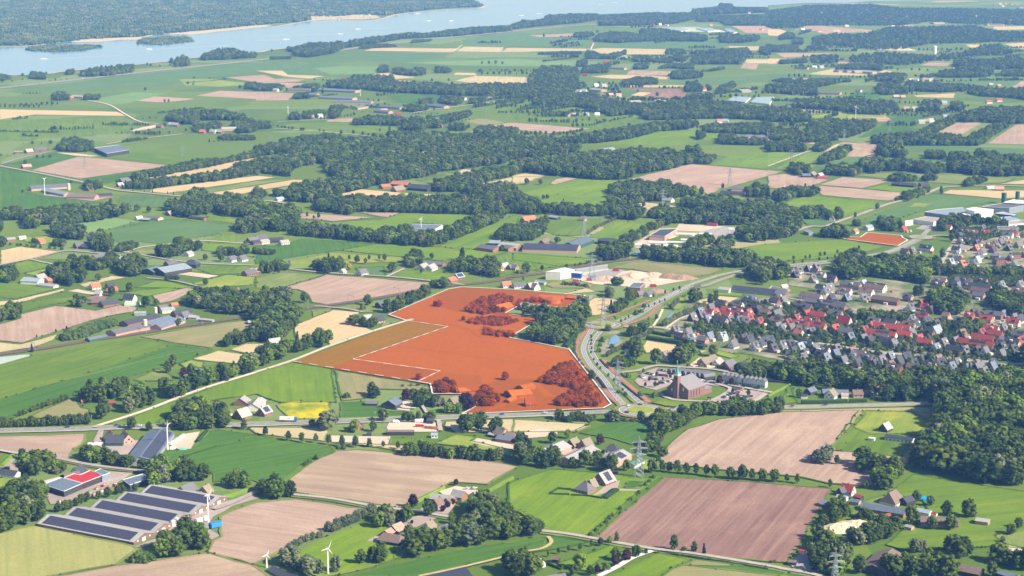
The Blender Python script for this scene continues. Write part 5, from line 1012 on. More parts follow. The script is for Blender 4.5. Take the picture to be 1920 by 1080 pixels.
WALL = {'dull': C('dull brown brick', (.24,.150,.115), scale=2), 'brick': C('red-brown brick', (.300,.145,.105), scale=2), 'lightbrick': C('light pink brick', (.50,.320,.240), scale=2), 'white': C('white plaster', (.78,.76,.72), var=.06), 'dark': C('dark timber wall', (.060,.058,.060), scale=2), 'grey': C('grey clad wall', (.34,.35,.37)), 'cream': C('cream wall', (.66,.57,.43)), 'green': C('dark green clad wall', (.05,.12,.075)), 'blue': C('bright blue clad wall', (.020,.130,.500)), 'steel': C('steel-grey clad wall', (.23,.27,.33), rough=.5), 'plot': C('orange wall in the plot', (.40,.095,.003))}
GLASS = C('window glass', (.045,.055,.070), rough=.12, spec=.6, var=.1); TRIM = C('white trim', (.78,.78,.76), var=.05)
def solar_mat():
    m, t, b = newmat('solar panels', 0.22, 0.5); tc = N(t, "ShaderNodeTexCoord").outputs["Object"]
    br = N(t, "ShaderNodeTexBrick", offset=0.0); br.inputs["Scale"].default_value = 1; br.inputs["Brick Width"].default_value = 1.7; br.inputs["Row Height"].default_value = 1.05; br.inputs["Mortar Size"].default_value = 0.07
    br.inputs["Color1"].default_value = (.036,.034,.060,1); br.inputs["Color2"].default_value = (.046,.044,.072,1); br.inputs["Mortar"].default_value = (.17,.17,.21,1); t.links.new(tc, br.inputs["Vector"]); t.links.new(br.outputs[0], b.inputs["Base Color"]); return m
SOLAR = solar_mat(); CACHE = {}
def cached(key, fn):
    if key not in CACHE: CACHE[key] = fn()
    return CACHE[key]
def walls_m(L, W, e, r, hip):
    mb = MB(); l, w_ = L/2, W/2
    if hip: mb.box(-l, l, -w_, w_, -.3, e)
    else: mb.add([(-l,-w_,-.3),(-l,w_,-.3),(-l,w_,e),(-l,0,r-.05),(-l,-w_,e),(l,-w_,-.3),(l,w_,-.3),(l,w_,e),(l,0,r-.05),(l,-w_,e)], [(0,4,3,2,1),(5,6,7,8,9),(0,5,9,4),(1,2,7,6),(0,1,6,5),(4,9,8,3),(2,3,8,7)])
    return mb.mesh('walls')
def roof_m(L, W, e, r, hip):
    mb = MB(); o, t = min(.5, W*.06), .22; l, w_ = L/2 + o, W/2 + o; k = (r - e) / (W/2); ez = e - o*k + .05
    if hip:
        h = min(L/2 - .3, W/2) * hip; mb.add([(-l,-w_,ez),(l,-w_,ez),(l,w_,ez),(-l,w_,ez),(-l+h,0,r+.1),(l-h,0,r+.1)], [(0,1,5,4),(1,2,5),(2,3,4,5),(3,0,4),(3,2,1,0)])
    else:
        s = [(-w_, ez), (0, r+.05), (w_, ez), (w_, ez+t), (0, r+t+.1), (-w_, ez+t)]; n_ = 6
        mb.add([(-l, y, z) for y, z in s] + [(l, y, z) for y, z in s], [(0,1,4,5),(1,2,3,4),(11,10,7,6),(10,9,8,7)] + [((i+1) % n_, i, n_+i, n_+(i+1) % n_) for i in range(n_)])
    return mb.mesh('roof')
def glaze_m(L, W, e, r, hip):
    mb = MB(); l, w_ = L/2 + .03, W/2 + .03
    for fl in range(1 if e < 4.5 else 2):
        z = .9 + fl * 2.8; n_ = max(2, int(L / 3.2))
        for i in range(n_):
            x = -L/2 + (i + .5) * L / n_
            for s in (-1, 1): mb.box(x-.6, x+.6, min(s*(w_-.05), s*w_), max(s*(w_-.05), s*w_), z, z+1.35)
    if not hip:
        for s in (-1, 1):
            for y in (-W*.22, W*.22): mb.box(min(s*(l-.05), s*l), max(s*(l-.05), s*l), y-.6, y+.6, .9, 2.3)
            if r - e > 3: mb.box(min(s*(l-.05), s*l), max(s*(l-.05), s*l), -.9, .9, e+.3, e+1.7)
    return mb.mesh('glazing', GLASS)
def chim_m():
    mb = MB(); mb.box(-.4,.4,-.4,.4,-1.2,1.0); mb.box(-.5,.5,-.5,.5,1.0,1.15); return mb.mesh('chimney', WALL['brick'])
def annex_m():
    mb = MB(); mb.box(-2.4,2.4,-1.8,1.8,-.3,2.9); mb.box(-2.6,2.6,-2,2,2.9,3.05); return mb.mesh('annex')
def dormer_m():
    mb = MB(); mb.box(-1.4,1.4,-1.5,1.2,-.6,1.1); mb.box(-1.6,1.6,-1.7,1.3,1.1,1.25); return mb.mesh('dormer')
def shed_m():
    mb = MB(); mb.box(-1.9,1.9,-1.4,1.4,-.3,2.0); mb.add([(-2.1,-1.7,2),(2.1,-1.7,2),(2.1,1.7,2),(-2.1,1.7,2),(-2.1,0,3.1),(2.1,0,3.1)], [(0,1,5,4),(2,3,4,5),(1,2,5),(3,0,4)]); return mb.mesh('shed')
def panel_m(L, W, e, r, fr0, fr1, up0=.12, up1=.9, side=-1):
    mb = MB(); k = math.hypot(W/2, r-e); a = math.atan2(r-e, W/2)
    def pt(x, u, d): y = W/2 * (1-u); z = e + (r-e)*u; return (x, side * (y + d*math.sin(a)), z + d*math.cos(a))
    x0, x1 = -L/2 + L*fr0, -L/2 + L*fr1; q = [pt(x, u, d) for d in (.33, .42) for x, u in ((x0,up0),(x1,up0),(x1,up1),(x0,up1))]
    mb.add(q, [(3,2,1,0),(4,5,6,7),(0,1,5,4),(1,2,6,5),(2,3,7,6),(3,0,4,7)]); return mb.mesh('solar_panel', SOLAR)
CN = {'dark':'dark grey','grey':'grey','light':'pale grey','white':'white','red':'red','orange':'orange','brown':'brown','thatch':'thatched','pink':'pinkish','blue':'blue-grey','bluelight':'light blue-grey','crimson':'bright red','green':'green','maroon':'maroon','plotroof':'orange-pink','plotdark':'brick-orange','glass':'glass','tan':'sandy'}
LM = [(1290,735,'near the brick church'),(1380,600,'in the red-roofed block beside the pond path'),(1290,640,'in the row below the estate road start'),(1480,580,'in the upper left of the housing estate'),(1500,615,'in the left red-roofed block of the estate'),(1490,665,'in the row between estate road and tree belt'),(1650,560,'in the dark-roofed terraces of the estate'),(1660,625,'in the central red-roofed block of the estate'),(1740,680,'in the detached row below the curved estate road'),(1770,640,'near the willow in the estate'),(1850,620,'in the right red-roofed block of the estate'),(1860,585,'at the upper right edge of the estate'),(1530,530,'in the new houses beside the wood'),(1570,740,'behind the clipped hedge on the main road'),(1800,540,'between the two tree rows of the town'),(1840,480,'below the factory tree belt'),(1720,470,'beside the small roundabout near the small orange plot'),(1640,430,'behind the small orange plot'),(1830,405,'in the factory area'),(1500,440,'at the depot by the long green field'),(240,975,'beside the solar-roofed barns'),(110,890,'in the timber yard'),(20,860,'by the left photo edge near the timber yard'),(230,810,'by the long solar shed'),(380,915,'behind the uppermost solar barn'),(475,760,'by the yellow flower meadow'),(820,745,'at the lower corner of the big orange plot'),(960,720,'inside the big orange plot'),(1030,565,'in the upper tip of the big orange plot'),(940,575,'inside the upper orange plot'),(680,800,'on the main road yard'),(940,815,'at the thatched stable house'),(1100,850,'beside the foreground pylon'),(1120,915,'in the green paddock by the dark brown field'),(740,995,'in the meadow behind the white wind turbine'),(830,985,'at the thatched white house in the grove'),(850,930,'at the brick farm in the tan field'),(1010,1060,'at the photo bottom beside the gravel drive'),(870,1075,'at the bottom photo edge'),(1600,925,'at the corner of the dark brown field'),(1690,950,'on the farm in front of the dark wood'),(1800,970,'standing alone on the right green field'),(1660,1040,'at the lower right photo corner'),(1680,810,'in the meadow beside the dark wood'),(300,600,'on the long farm beside the railway'),(200,560,'behind the railway farm'),(380,690,'in the trees along the sandy lane'),(510,640,'near the level crossing trees'),(700,595,'between the level crossing and the orange plot'),(1060,520,'by the recycling yard'),(1180,530,'in the recycling yard'),(1060,470,'on the solar barn farm beyond the railway'),(1180,440,'at the white tank depot'),(120,360,'at the poultry farm with the tall mast'),(200,280,'on the upper left plain farm'),(50,300,'at the left photo edge crossing'),(330,495,'at the riding stable'),(130,480,'among the gardens at left'),(60,530,'at the left edge farmstead'),(300,405,'behind the blue-green crop'),(460,480,'beside the narrow garden lane'),(540,445,'at the foot of the dark avenue'),(770,350,'on the farm between two avenues'),(800,425,'inside the avenue square'),(690,500,'in the gardens beyond the railway'),(840,520,'near the railway crossing cottages'),(920,460,'left of the solar barn farm'),(800,290,'in the middle wood'),(1000,410,'along the tree-lined road'),(1250,370,'in the small wood by the pale ploughed field'),(1390,360,'on the edge of the pale ploughed field'),(1520,330,'between the ploughed fields at right'),(1710,345,'on the farm by the long right road'),(1860,350,'at the right edge road works'),(640,185,'on the large far farm'),(560,220,'on the farm in front of the large far farm'),(820,190,'along the far polder lane'),(150,180,'on the lone polder farm'),(340,230,'in the grove on the polder'),(780,130,'on the farm below the lake fields'),(1080,215,'on the farm right of the far pasture'),(1110,170,'in the far hamlet'),(1400,170,'near the far glasshouses'),(1400,240,'in the wooded hamlet'),(1560,200,'by the white-roofed hall at right'),(1620,130,'on the far right farms'),(1650,220,'beside the long far meadow'),(1800,110,'near the far white silo'),(1700,50,'in the hazy upper right'),(1180,120,'on the far field farms'),(1550,170,'at the far right villa')]
def near_phrase(px, py): return min(LM, key=lambda l: (l[0]-px)**2 + ((l[1]-py)*2)**2)[2]
def building(x, y, L, W, e, r, ang, roof='grey', wall='brick', kind='house', hip=0, solar=None, glaze=None, chim=None, where=None, town_=False):
    L, W, e, r = (round(v * 2) / 2 for v in (L, W, e, r)); key = (L, W, e, r, hip); px, py = PX(x, y)
    o = empty(kind, (x, y, 0.2), ang)
    put('walls', cached(('w', key), lambda: walls_m(*key)), o, mat=WALL[wall]); rf = put('roof', cached(('r', key), lambda: roof_m(*key)), o, mat=ROOF[roof])
    if glaze if glaze is not None else 'house' in kind and kind != 'warehouse': g_ = put('glazing', cached(('g', key), lambda: glaze_m(*key)), o); g_['kind'] = 'stuff'
    if chim if chim is not None else (kind in ('house', 'farmhouse') and py > 380): put('chimney', cached('chim', chim_m), rf, (L * RN.choice((-.32, 0, .32)) * (.4 if hip else 1), 0, r))
    if town_:
        s0 = RN.choice((-1, 1)); bx = cached('annex', annex_m); put('annex', bx, o, (L*RN.uniform(-.2,.2), s0*(W/2+1.6), 0), mat=WALL[RN.choice(('white','lightbrick','cream','dark'))])
        if RN.random() < .55: put('dormer', cached('dormer', dormer_m), rf, (L*RN.uniform(-.15,.15), -W*.27, e + (r-e)*.46), mat=WALL[RN.choice(('white','grey','dark'))])
        if RN.random() < .5: put('shed', cached('shedm', shed_m), o, (L*RN.uniform(.6,1.0), RN.choice((-1,1))*W*RN.uniform(.7,1.1), 0), mat=ROOF[RN.choice(('brown','grey','light','white','orange'))])
    if solar: put('solar_panel', cached(('s', key, solar), lambda: panel_m(L, W, e, r, *solar)), rf)
    cn = CN[roof]; ph = where or near_phrase(px, py)
    thing(o, f"{cn if roof in ('thatch', 'glass') else cn + '-roofed'} {kind.replace('_', ' ')} {ph}", 'house' if kind in ('house', 'farmhouse', 'tall_house', 'far_house') else 'building', kind.replace('_', ' ') + 's ' + ph)
    return o
def ridge(pts, W, e, r, roof='grey', wall='brick', kind='barn', **k):
    """A gabled building from the two ends of its ridge in the picture."""
    a, b = G(*pts[0], r), G(*pts[1], r); return building((a[0]+b[0])/2, (a[1]+b[1])/2, max(4, math.dist(a, b)), W, e, r, math.atan2(b[1]-a[1], b[0]-a[0]), roof, wall, kind, **k)
def at(p, L, W, e, r, deg, roof='grey', wall='brick', kind='house', **k):
    x, y = G(*p); return building(x, y, L, W, e, r, math.radians(deg), roof, wall, kind, **k)
def flat(pts, h, roof, wall, kind='warehouse', parapet=True, where=None):
    """A flat-roofed building from the outline of its roof in the picture."""
    g = fix([G(*p, h) for p in pts]); cx = sum(p[0] for p in g)/len(g); cy = sum(p[1] for p in g)/len(g); q = [(x-cx, y-cy) for x, y in g]; px, py = PX(cx, cy)
    o = empty(kind, (cx, cy, 0.2)); mb = MB(); mb.prism(q, -.3, h-.3); mb.build('walls', WALL[wall], o)
    mb = MB(); mb.prism([(x*1.012, y*1.012) for x, y in q], h-.28, h); rf = mb.build('roof', ROOF[roof], o)
    if parapet:
        mb = MB(); n_ = len(q)
        for i in range(n_): mb.beam((*q[i], h+.1), (*q[(i+1) % n_], h+.1), .18)
        mb.build('parapet', TRIM, rf)
    ph = where or near_phrase(px, py); thing(o, f"{CN[roof]}-roofed flat {kind.replace('_', ' ')} {ph}", 'building', kind + 's ' + ph); return o, q, h
def rz(c, r, x1, y1, x2, y2, *a, **k): return ridge(c4(c, r, [(x1, y1), (x2, y2)]), *a, **k)
def az(c, r, x, y, *a, **k): return at(c4(c, r, [(x, y)])[0], *a, **k)
# ---- solar-roofed barns in the foreground: five spans side by side
corner = G(*c4(0,3,[(1003,852)])[0]); left = G(*c4(0,3,[(285,712)])[0])
ux, uy = corner[0]-left[0], corner[1]-left[1]; LB = math.hypot(ux, uy); ux, uy = ux/LB, uy/LB; nx, ny = -uy, ux; AB = math.atan2(uy, ux)
for i in range(5):
    Wd = 23.5; LI = LB - 6*i; cx = (corner[0]+left[0])/2 + nx*(Wd/2 + i*24) + ux*2.3*i; cy = (corner[1]+left[1])/2 + ny*(Wd/2 + i*24) + uy*2.3*i
    b_ = building(cx, cy, LI, Wd, 2.6, 6.0, AB, 'light', 'dull', 'solar_barn', solar=(.035, .955, .07, .93), where='')
    mb = MB(); mb.box(LI/2+.02, LI/2+.12, -2, 2, 0, 2.9); mb.build('door', TRIM, b_)
    for s in (-7, 7): mb = MB(); mb.box(LI/2+.02, LI/2+.10, s-.7, s+.7, 1.4, 2.6); mb.build('window', TRIM, b_)
    b_['label'] = ('nearest', 'second', 'middle', 'fourth', 'farthest')[i] + ' of five long parallel barns with solar panel roofs'; b_['group'] = 'solar-roofed barns'
# timber yard
s8 = lambda ox, oy, *xy: z8(ox, oy, [(xy[i], xy[i+1]) for i in range(0, len(xy), 2)])
flat(s8(0,790, 650,950,920,850,1240,935,960,1055), 5, 'blue', 'dark', 'open_shed'); flat(s8(0,790, 960,850,1110,790,1200,810,1350,742,1560,808,1245,930), 5.3, 'crimson', 'dark', 'open_shed'); flat(s8(0,790, 1425,755,1505,715,1645,778,1530,822), 5.6, 'blue', 'steel', 'shed')
ridge(s8(0,790, 950,800,1170,745), 10, 3, 5.5, 'brown', 'dark'); ridge(s8(0,790, 400,970,880,840), 12, 3, 5, 'light', 'grey'); ridge(s8(0,790, 1110,700,1240,650), 9, 3, 8, 'dark', 'white', 'farmhouse')
ridge(s8(0,790, 150,650,260,640), 11, 2.6, 7, 'thatch', 'white', 'farmhouse'); ridge(s8(0,790, -30,715,265,748), 9, 2.6, 5, 'dark', 'white', 'stable'); ridge(s8(0,790, 300,575,400,548), 8, 2.6, 6, 'light', 'brick', 'shed')
flat(c4(0,3,[(920,360),(1078,315),(1120,350),(975,400)]), 4, 'blue', 'dark', 'shed')
ridge(s8(0,790, 1600,205,1860,205), 14, 3, 8.5, 'dark', 'green'); ridge(s8(0,790, 1635,135,1700,180), 11, 3, 8.5, 'thatch', 'lightbrick', 'farmhouse'); ridge(s8(0,790, 1860,140,1930,200), 11, 3, 8.5, 'thatch', 'lightbrick', 'farmhouse')
rz(0,3,1045,190,1205,-20, 24, 4, 7, 'blue', 'grey', 'solar_barn', solar=(.03,.97,.1,.9))
z12 = lambda *xy: [(300 + xy[i]/12, 880 + xy[i+1]/12) for i in range(0, len(xy), 2)]
ridge(z12(465,395,725,292), 12, 2.8, 8, 'grey', 'brick', 'farmhouse'); ridge(z12(965,390,1095,335), 10, 3, 8, 'thatch', 'brick', 'farmhouse'); ridge(z12(830,505,950,500), 5, 2.5, 4, 'blue', 'brick', 'garage'); ridge(z12(440,590,515,595), 4, 2, 3.4, 'orange', 'white', 'hut'); ridge(z12(85,455,160,455), 4, 2.2, 3, 'blue', 'lightbrick', 'hut')
# brick farm, thatched house, barns in the grove
rz(1,3,1335,505,1385,488, 8, 4, 8, 'brown', 'lightbrick', 'farmhouse'); rz(1,3,1320,462,1490,482, 8, 3, 6, 'light', 'brick'); rz(1,3,1480,432,1565,448, 9, 3, 7, 'light', 'brick'); rz(1,3,1425,500,1450,490, 7, 3, 6, 'brown', 'lightbrick', 'shed')
rz(1,3,1262,685,1335,652, 11, 2.6, 9, 'thatch', 'white', 'farmhouse', hip=.5); rz(1,3,1352,722,1432,690, 8, 3, 6.5, 'grey', 'dark', 'farmhouse', solar=(.3,.7))
rz(1,3,940,750,1100,778, 12, 3, 7, 'brown', 'dark', hip=.4); rz(1,3,1022,702,1085,676, 10, 3, 7, 'pink', 'dark'); rz(1,3,968,742,1022,712, 8, 2.8, 5.5, 'pink', 'dark', 'shed')
flat(c4(1,3,[(1230,1090),(1570,1012),(1640,1100),(1420,1180)]), 5, 'dark', 'dark', 'solar_barn', False); flat(c4(1,3,[(75,1035),(125,1005),(330,1085),(240,1120)]), 1.2, 'dark', 'steel', 'solar_array', False)
# main road yard and stable
ridge(s8(560,770, 835,130,885,150), 12, 3, 9, 'brown', 'brick', 'farmhouse'); ridge(s8(560,770, 1330,290,1730,290), 6, 3, 4.2, 'brown', 'dark', 'shed'); ridge(s8(560,770, 1020,320,1090,318), 5, 2.4, 3.5, 'dark', 'dark', 'hut')
ridge(s8(800,770, 1080,365,1340,405), 12, 3, 5, 'blue', 'brick', 'stable'); ridge(s8(800,770, 1062,240,1180,275), 11, 3, 8.5, 'thatch', 'lightbrick', 'farmhouse'); ridge(s8(800,770, 1190,322,1320,335), 8, 3, 6.5, 'thatch', 'lightbrick', 'farmhouse'); ridge(s8(800,770, 1350,352,1500,372), 6, 2.5, 4, 'dark', 'dark', 'shed'); ridge(s8(800,770, 70,338,165,338), 5, 2.4, 4, 'glass', 'white', 'greenhouse'); ridge(s8(800,770, 940,328,1030,348), 5, 2.2, 3.2, 'light', 'dark', 'shed')
ridge(s8(800,770, 10,110,100,115), 6, 3, 5, 'dark', 'dark', 'shed')
# grey barns by the pylon, paddock houses
rz(2,3,215,140,380,68, 18, 4, 7.5, 'light', 'lightbrick'); rz(2,3,400,190,598,100, 18, 4, 7.5, 'light', 'lightbrick'); rz(2,3,690,205,828,132, 18, 4, 7.5, 'light', 'lightbrick', solar=(.5,.8)); rz(2,3,435,60,482,38, 9, 3, 8, 'thatch', 'brick', 'farmhouse'); rz(2,3,525,62,580,40, 10, 2.6, 8.5, 'thatch', 'brick', 'farmhouse'); rz(2,3,705,88,800,95, 11, 3.2, 7.5, 'dark', 'white', 'farmhouse', hip=.8); rz(2,3,885,232,965,195, 8, 2.6, 4.5, 'green', 'white', 'shed')
az(2,3,690,385,14,14,2.4,10,50,'light','brick','farmhouse',solar=(.3,.75)); az(2,3,550,450,13,12,3,8.5,-38,'grey','brick','farmhouse',hip=.9); az(2,3,600,430,7,8,3,8.5,52,'thatch','brick','farmhouse'); az(2,3,770,318,5,4,2.3,3.2,-15,'dark','dark','hut')
az(2,3,175,1005,12,9,3,8,-50,'dark','white','farmhouse'); az(2,3,330,978,5,4,2.4,4,-20,'brown','dark','hut'); rz(2,3,260,1082,395,1062, 9, 3, 6, 'grey', 'brick', 'shed')
# farms at right
az(3,3,600,465,10,8,3,8,-38,'red','white','farmhouse'); rz(3,3,520,470,592,482, 6, 2.6, 4, 'bluelight', 'white', 'shed'); rz(3,3,655,465,705,478, 5, 2.5, 4, 'red', 'dark', 'shed'); rz(3,3,622,500,690,512, 6, 2.6, 4, 'blue', 'lightbrick', 'shed'); rz(3,3,535,420,570,412, 6, 3, 6.5, 'dark', 'dark', 'farmhouse')
rz(3,3,398,512,512,525, 8, 2.6, 4.5, 'blue', 'brick', 'shed'); az(3,3,930,535,16,14,2.6,10,52,'brown','white','farmhouse',hip=.35); az(3,3,1040,540,10,8,3,6,40,'dark','dark','shed'); rz(3,3,715,530,1035,580, 13, 3, 5.5, 'blue', 'brick'); rz(3,3,1125,572,1222,590, 8, 2.8, 4.5, 'bluelight', 'white', 'shed'); rz(3,3,1228,597,1268,605, 4, 2.2, 3.2, 'red', 'white', 'hut'); rz(3,3,1150,632,1432,652, 16, 3, 6, 'brown', 'lightbrick')
rz(3,3,1565,645,1658,658, 8, 2.8, 4.2, 'light', 'lightbrick', 'hut'); rz(3,3,1038,695,1085,706, 5, 2.4, 3.6, 'light', 'lightbrick', 'hut'); rz(3,3,930,878,790,1000, 20, 3.5, 7, 'brown', 'dark'); rz(3,3,1330,968,1602,1022, 12, 3, 6, 'brown', 'dark', 'shed'); flat(c4(3,3,[(1700,1055),(1760,1040),(1990,1095),(1950,1140)]), 4, 'blue', 'dark', 'shed', False)
rz(3,3,885,18,1092,45, 9, 3, 4.6, 'dark', 'white', 'farmhouse', hip=0, chim=False); az(3,3,880,-5,10,9,3,8,50,'light','dark','farmhouse'); rz(3,3,760,40,800,45, 4, 2.4, 3, 'white', 'white', 'hut'); az(3,3,870,665,10,8,2,5,20,'red','dark','hut')
rz(3,3,240,880,290,895, 3, 2, 2.6, 'crimson', 'white', 'hut'); rz(3,3,160,960,215,965, 5, 2.4, 3.5, 'brown', 'dark', 'hut')
# flower-meadow farm and lane
q12 = lambda *xy: [(400 + xy[i]/12, 720 + xy[i+1]/12) for i in range(0, len(xy), 2)]
at(q12(650,765)[0], 13, 12, 2.6, 9, 55, 'light', 'brick', 'farmhouse'); at(q12(1150,700)[0], 12, 10, 3, 8, 60, 'light', 'brick', 'farmhouse', solar=(.2,.8)); ridge(q12(600,335,695,262), 13, 3, 7, 'light', 'brick'); ridge(q12(880,455,1020,302), 13, 3, 7, 'light', 'white'); ridge(q12(730,405,850,400), 6, 2.4, 3.5, 'brown', 'dark', 'shed'); ridge(q12(330,575,420,570), 7, 2.6, 5, 'brown', 'white', 'shed')
rz(0,2,610,838,640,836, 4, 2.2, 3.4, 'orange', 'brick', 'hut'); rz(0,2,1470,600,1520,612, 8, 3, 6, 'bluelight', 'dark', 'farmhouse'); rz(0,2,820,850,860,852, 4, 2.2, 3.4, 'red', 'brick', 'hut')
az(1,2,1020,895,15,15,4,8,68,'blue','dark','barn'); rz(1,2,825,848,912,850, 8, 2.4, 4, 'grey', 'dark', 'shed'); az(1,2,1360,878,11,9,3,8,-35,'thatch','dark','farmhouse'); az(1,2,1490,885,13,11,2.8,9,52,'thatch','lightbrick','farmhouse'); az(1,2,1255,850,8,7,2.6,6,-30,'grey','lightbrick','farmhouse'); az(1,2,1330,845,7,6,2.6,5,20,'dark','brick','shed')
rz(1,2,808,205,862,198, 9, 3.4, 8, 'light', 'lightbrick', 'farmhouse'); rz(1,2,868,212,952,202, 11, 3, 8, 'dark', 'lightbrick', 'farmhouse'); rz(1,2,915,108,1040,92, 15, 3.5, 7, 'blue', 'dark'); rz(1,2,95,385,178,372, 11, 3, 8, 'light', 'brick', 'farmhouse'); rz(1,2,118,415,155,418, 6, 2.4, 4, 'orange', 'brick', 'shed'); rz(1,2,-60,245,80,238, 8, 2.6, 4, 'light', 'dark', 'shed'); rz(1,2,10,850,40,820, 9, 3, 6, 'light', 'brick', 'shed')
# inside the orange plot
rz(1,2,1500,745,1690,738, 13, 3, 5.5, 'plotdark', 'plot'); ridge(s8(860,660, 740,585,1050,552), 20, 3.5, 6.5, 'plotroof', 'plot'); ridge(s8(860,660, 1000,690,1150,685), 11, 3, 8, 'plotdark', 'plot', 'farmhouse', glaze=False); ridge(s8(860,660, 920,505,1100,470), 12, 3, 5, 'plotroof', 'plot'); ridge(s8(860,660, -10,545,300,522), 12, 3, 5, 'plotroof', 'plot'); ridge(s8(860,660, 720,715,830,660), 6, 2.6, 4, 'plotroof', 'plot', 'shed')
ridge(s8(1000,470, 90,668,460,680), 14, 3, 6, 'plotroof', 'plot'); rz(1,2,1800,130,1900,108, 14, 3, 7, 'plotroof', 'plot'); rz(1,2,1800,185,1900,190, 14, 3, 5.5, 'plotdark', 'plot'); ridge(s8(1000,470, 520,672,640,682), 8, 3, 5, 'plotroof', 'plot', 'shed')
# railway farm
rz(0,2,925,248,1172,192, 15, 3.4, 6.5, 'dark', 'brick'); rz(0,2,830,318,1090,262, 17, 3.4, 6.5, 'grey', 'lightbrick'); rz(0,2,1092,258,1262,205, 16, 3.4, 6.5, 'blue', 'lightbrick'); rz(0,2,1170,275,1352,215, 14, 3.2, 6.5, 'blue', 'lightbrick'); rz(0,2,1300,172,1430,155, 13, 3, 6.5, 'dark', 'brick'); rz(0,2,1205,152,1300,142, 11, 3.4, 5.5, 'bluelight', 'cream'); rz(0,2,655,378,790,348, 8, 2.6, 4, 'blue', 'green', 'shed'); az(0,2,1385,228,11,9,3,8,60,'grey','white','farmhouse'); rz(0,2,1420,205,1485,208, 10, 2.6, 4, 'light', 'grey', 'shed'); rz(0,2,1500,228,1600,238, 5, 2.4, 3.4, 'light', 'grey', 'shed'); rz(0,2,1010,178,1095,176, 6, 2.6, 4, 'bluelight', 'grey', 'shed'); rz(0,2,1190,135,1250,125, 10, 3, 6, 'brown', 'brick', 'shed')
rz(0,2,695,78,790,82, 11, 3, 7, 'brown', 'brick'); rz(0,2,755,100,872,82, 12, 3, 7, 'dark', 'brick'); rz(0,2,935,42,1010,48, 10, 3, 8, 'dark', 'white', 'farmhouse'); rz(0,2,800,5,880,0, 8, 2.6, 5, 'orange', 'brick', 'shed'); rz(0,2,720,15,760,18, 8, 3, 7, 'light', 'white', 'farmhouse'); rz(0,2,1280,115,1330,108, 6, 2.6, 5, 'orange', 'brick', 'shed'); rz(0,2,1590,60,1640,50, 8, 3, 7, 'bluelight', 'white', 'farmhouse')
# beyond the railway
rz(2,1,95,745,500,757, 40, 4, 8.5, 'dark', 'lightbrick', 'solar_barn', solar=(.02,.98,.06,.92)); rz(2,1,425,742,560,692, 24, 5, 9, 'blue', 'green'); rz(2,1,-80,738,60,752, 22, 4, 8, 'light', 'brick'); flat(c4(2,1,[(1030,688),(1110,642),(1240,637),(1145,694)]), 7, 'dark', 'lightbrick', 'hall')
flat(s8(1000,470, 185,318,470,252,618,285,410,328), 10, 'white', 'white', 'warehouse', False); flat(s8(1000,470, 565,330,600,308,735,322,712,345), 7, 'white', 'blue', 'warehouse', False); flat(s8(1000,470, 1420,548,1500,482,1680,482,1600,560), 5, 'blue', 'brick', 'open_shed'); flat(s8(1000,470, 600,275,1110,205,1115,218,640,292), 5, 'tan', 'steel', 'bunker_wall', False)
ridge(s8(1000,470, 30,445,180,465), 6, 3, 4.5, 'bluelight', 'grey', 'shed'); ridge(s8(1000,470, 1690,622,1770,590), 8, 3, 6.5, 'grey', 'white', 'farmhouse'); ridge(s8(1000,470, 1070,525,1170,530), 9, 3, 8, 'thatch', 'white', 'farmhouse'); ridge(s8(1000,470, 0,480,60,500), 9, 3, 8, 'light', 'white', 'farmhouse'); ridge(s8(1000,470, 1560,610,1640,600), 9, 3, 7, 'grey', 'brick', 'farmhouse')
rz(2,1,1645,320,1772,322, 18, 3.5, 6, 'grey', 'lightbrick'); rz(2,1,1570,350,1752,360, 16, 3.5, 6, 'dark', 'lightbrick', 'solar_barn', solar=(.02,.98)); rz(2,1,1140,398,1205,405, 11, 3, 7, 'light', 'white', 'farmhouse'); rz(2,1,78,548,168,536, 12, 3, 8, 'orange', 'lightbrick', 'farmhouse'); rz(2,1,290,535,350,545, 9, 2.8, 5, 'bluelight', 'dark', 'shed'); rz(2,1,510,552,550,556, 8, 2.6, 5, 'brown', 'lightbrick', 'shed'); rz(2,1,220,722,270,700, 9, 3, 7, 'brown', 'brick', 'farmhouse'); rz(2,1,1465,590,1540,595, 7, 2.6, 4.5, 'maroon', 'brick', 'shed'); rz(2,1,10,1040,100,1035, 9, 3, 7, 'grey', 'white', 'farmhouse'); rz(2,1,120,1045,190,1035, 9, 3, 7.5, 'light', 'brick', 'farmhouse'); rz(2,1,-20,900,40,908, 9, 3, 7, 'grey', 'lightbrick', 'farmhouse'); rz(2,1,90,100,150,105, 9, 3, 8, 'brown', 'lightbrick', 'farmhouse'); rz(2,1,390,30,440,32, 12, 3, 6, 'brown', 'brick', 'farmhouse'); rz(2,1,640,38,760,25, 10, 3, 5, 'bluelight', 'grey'); rz(2,1,840,38,865,36, 8, 3, 7, 'pink', 'white', 'farmhouse')
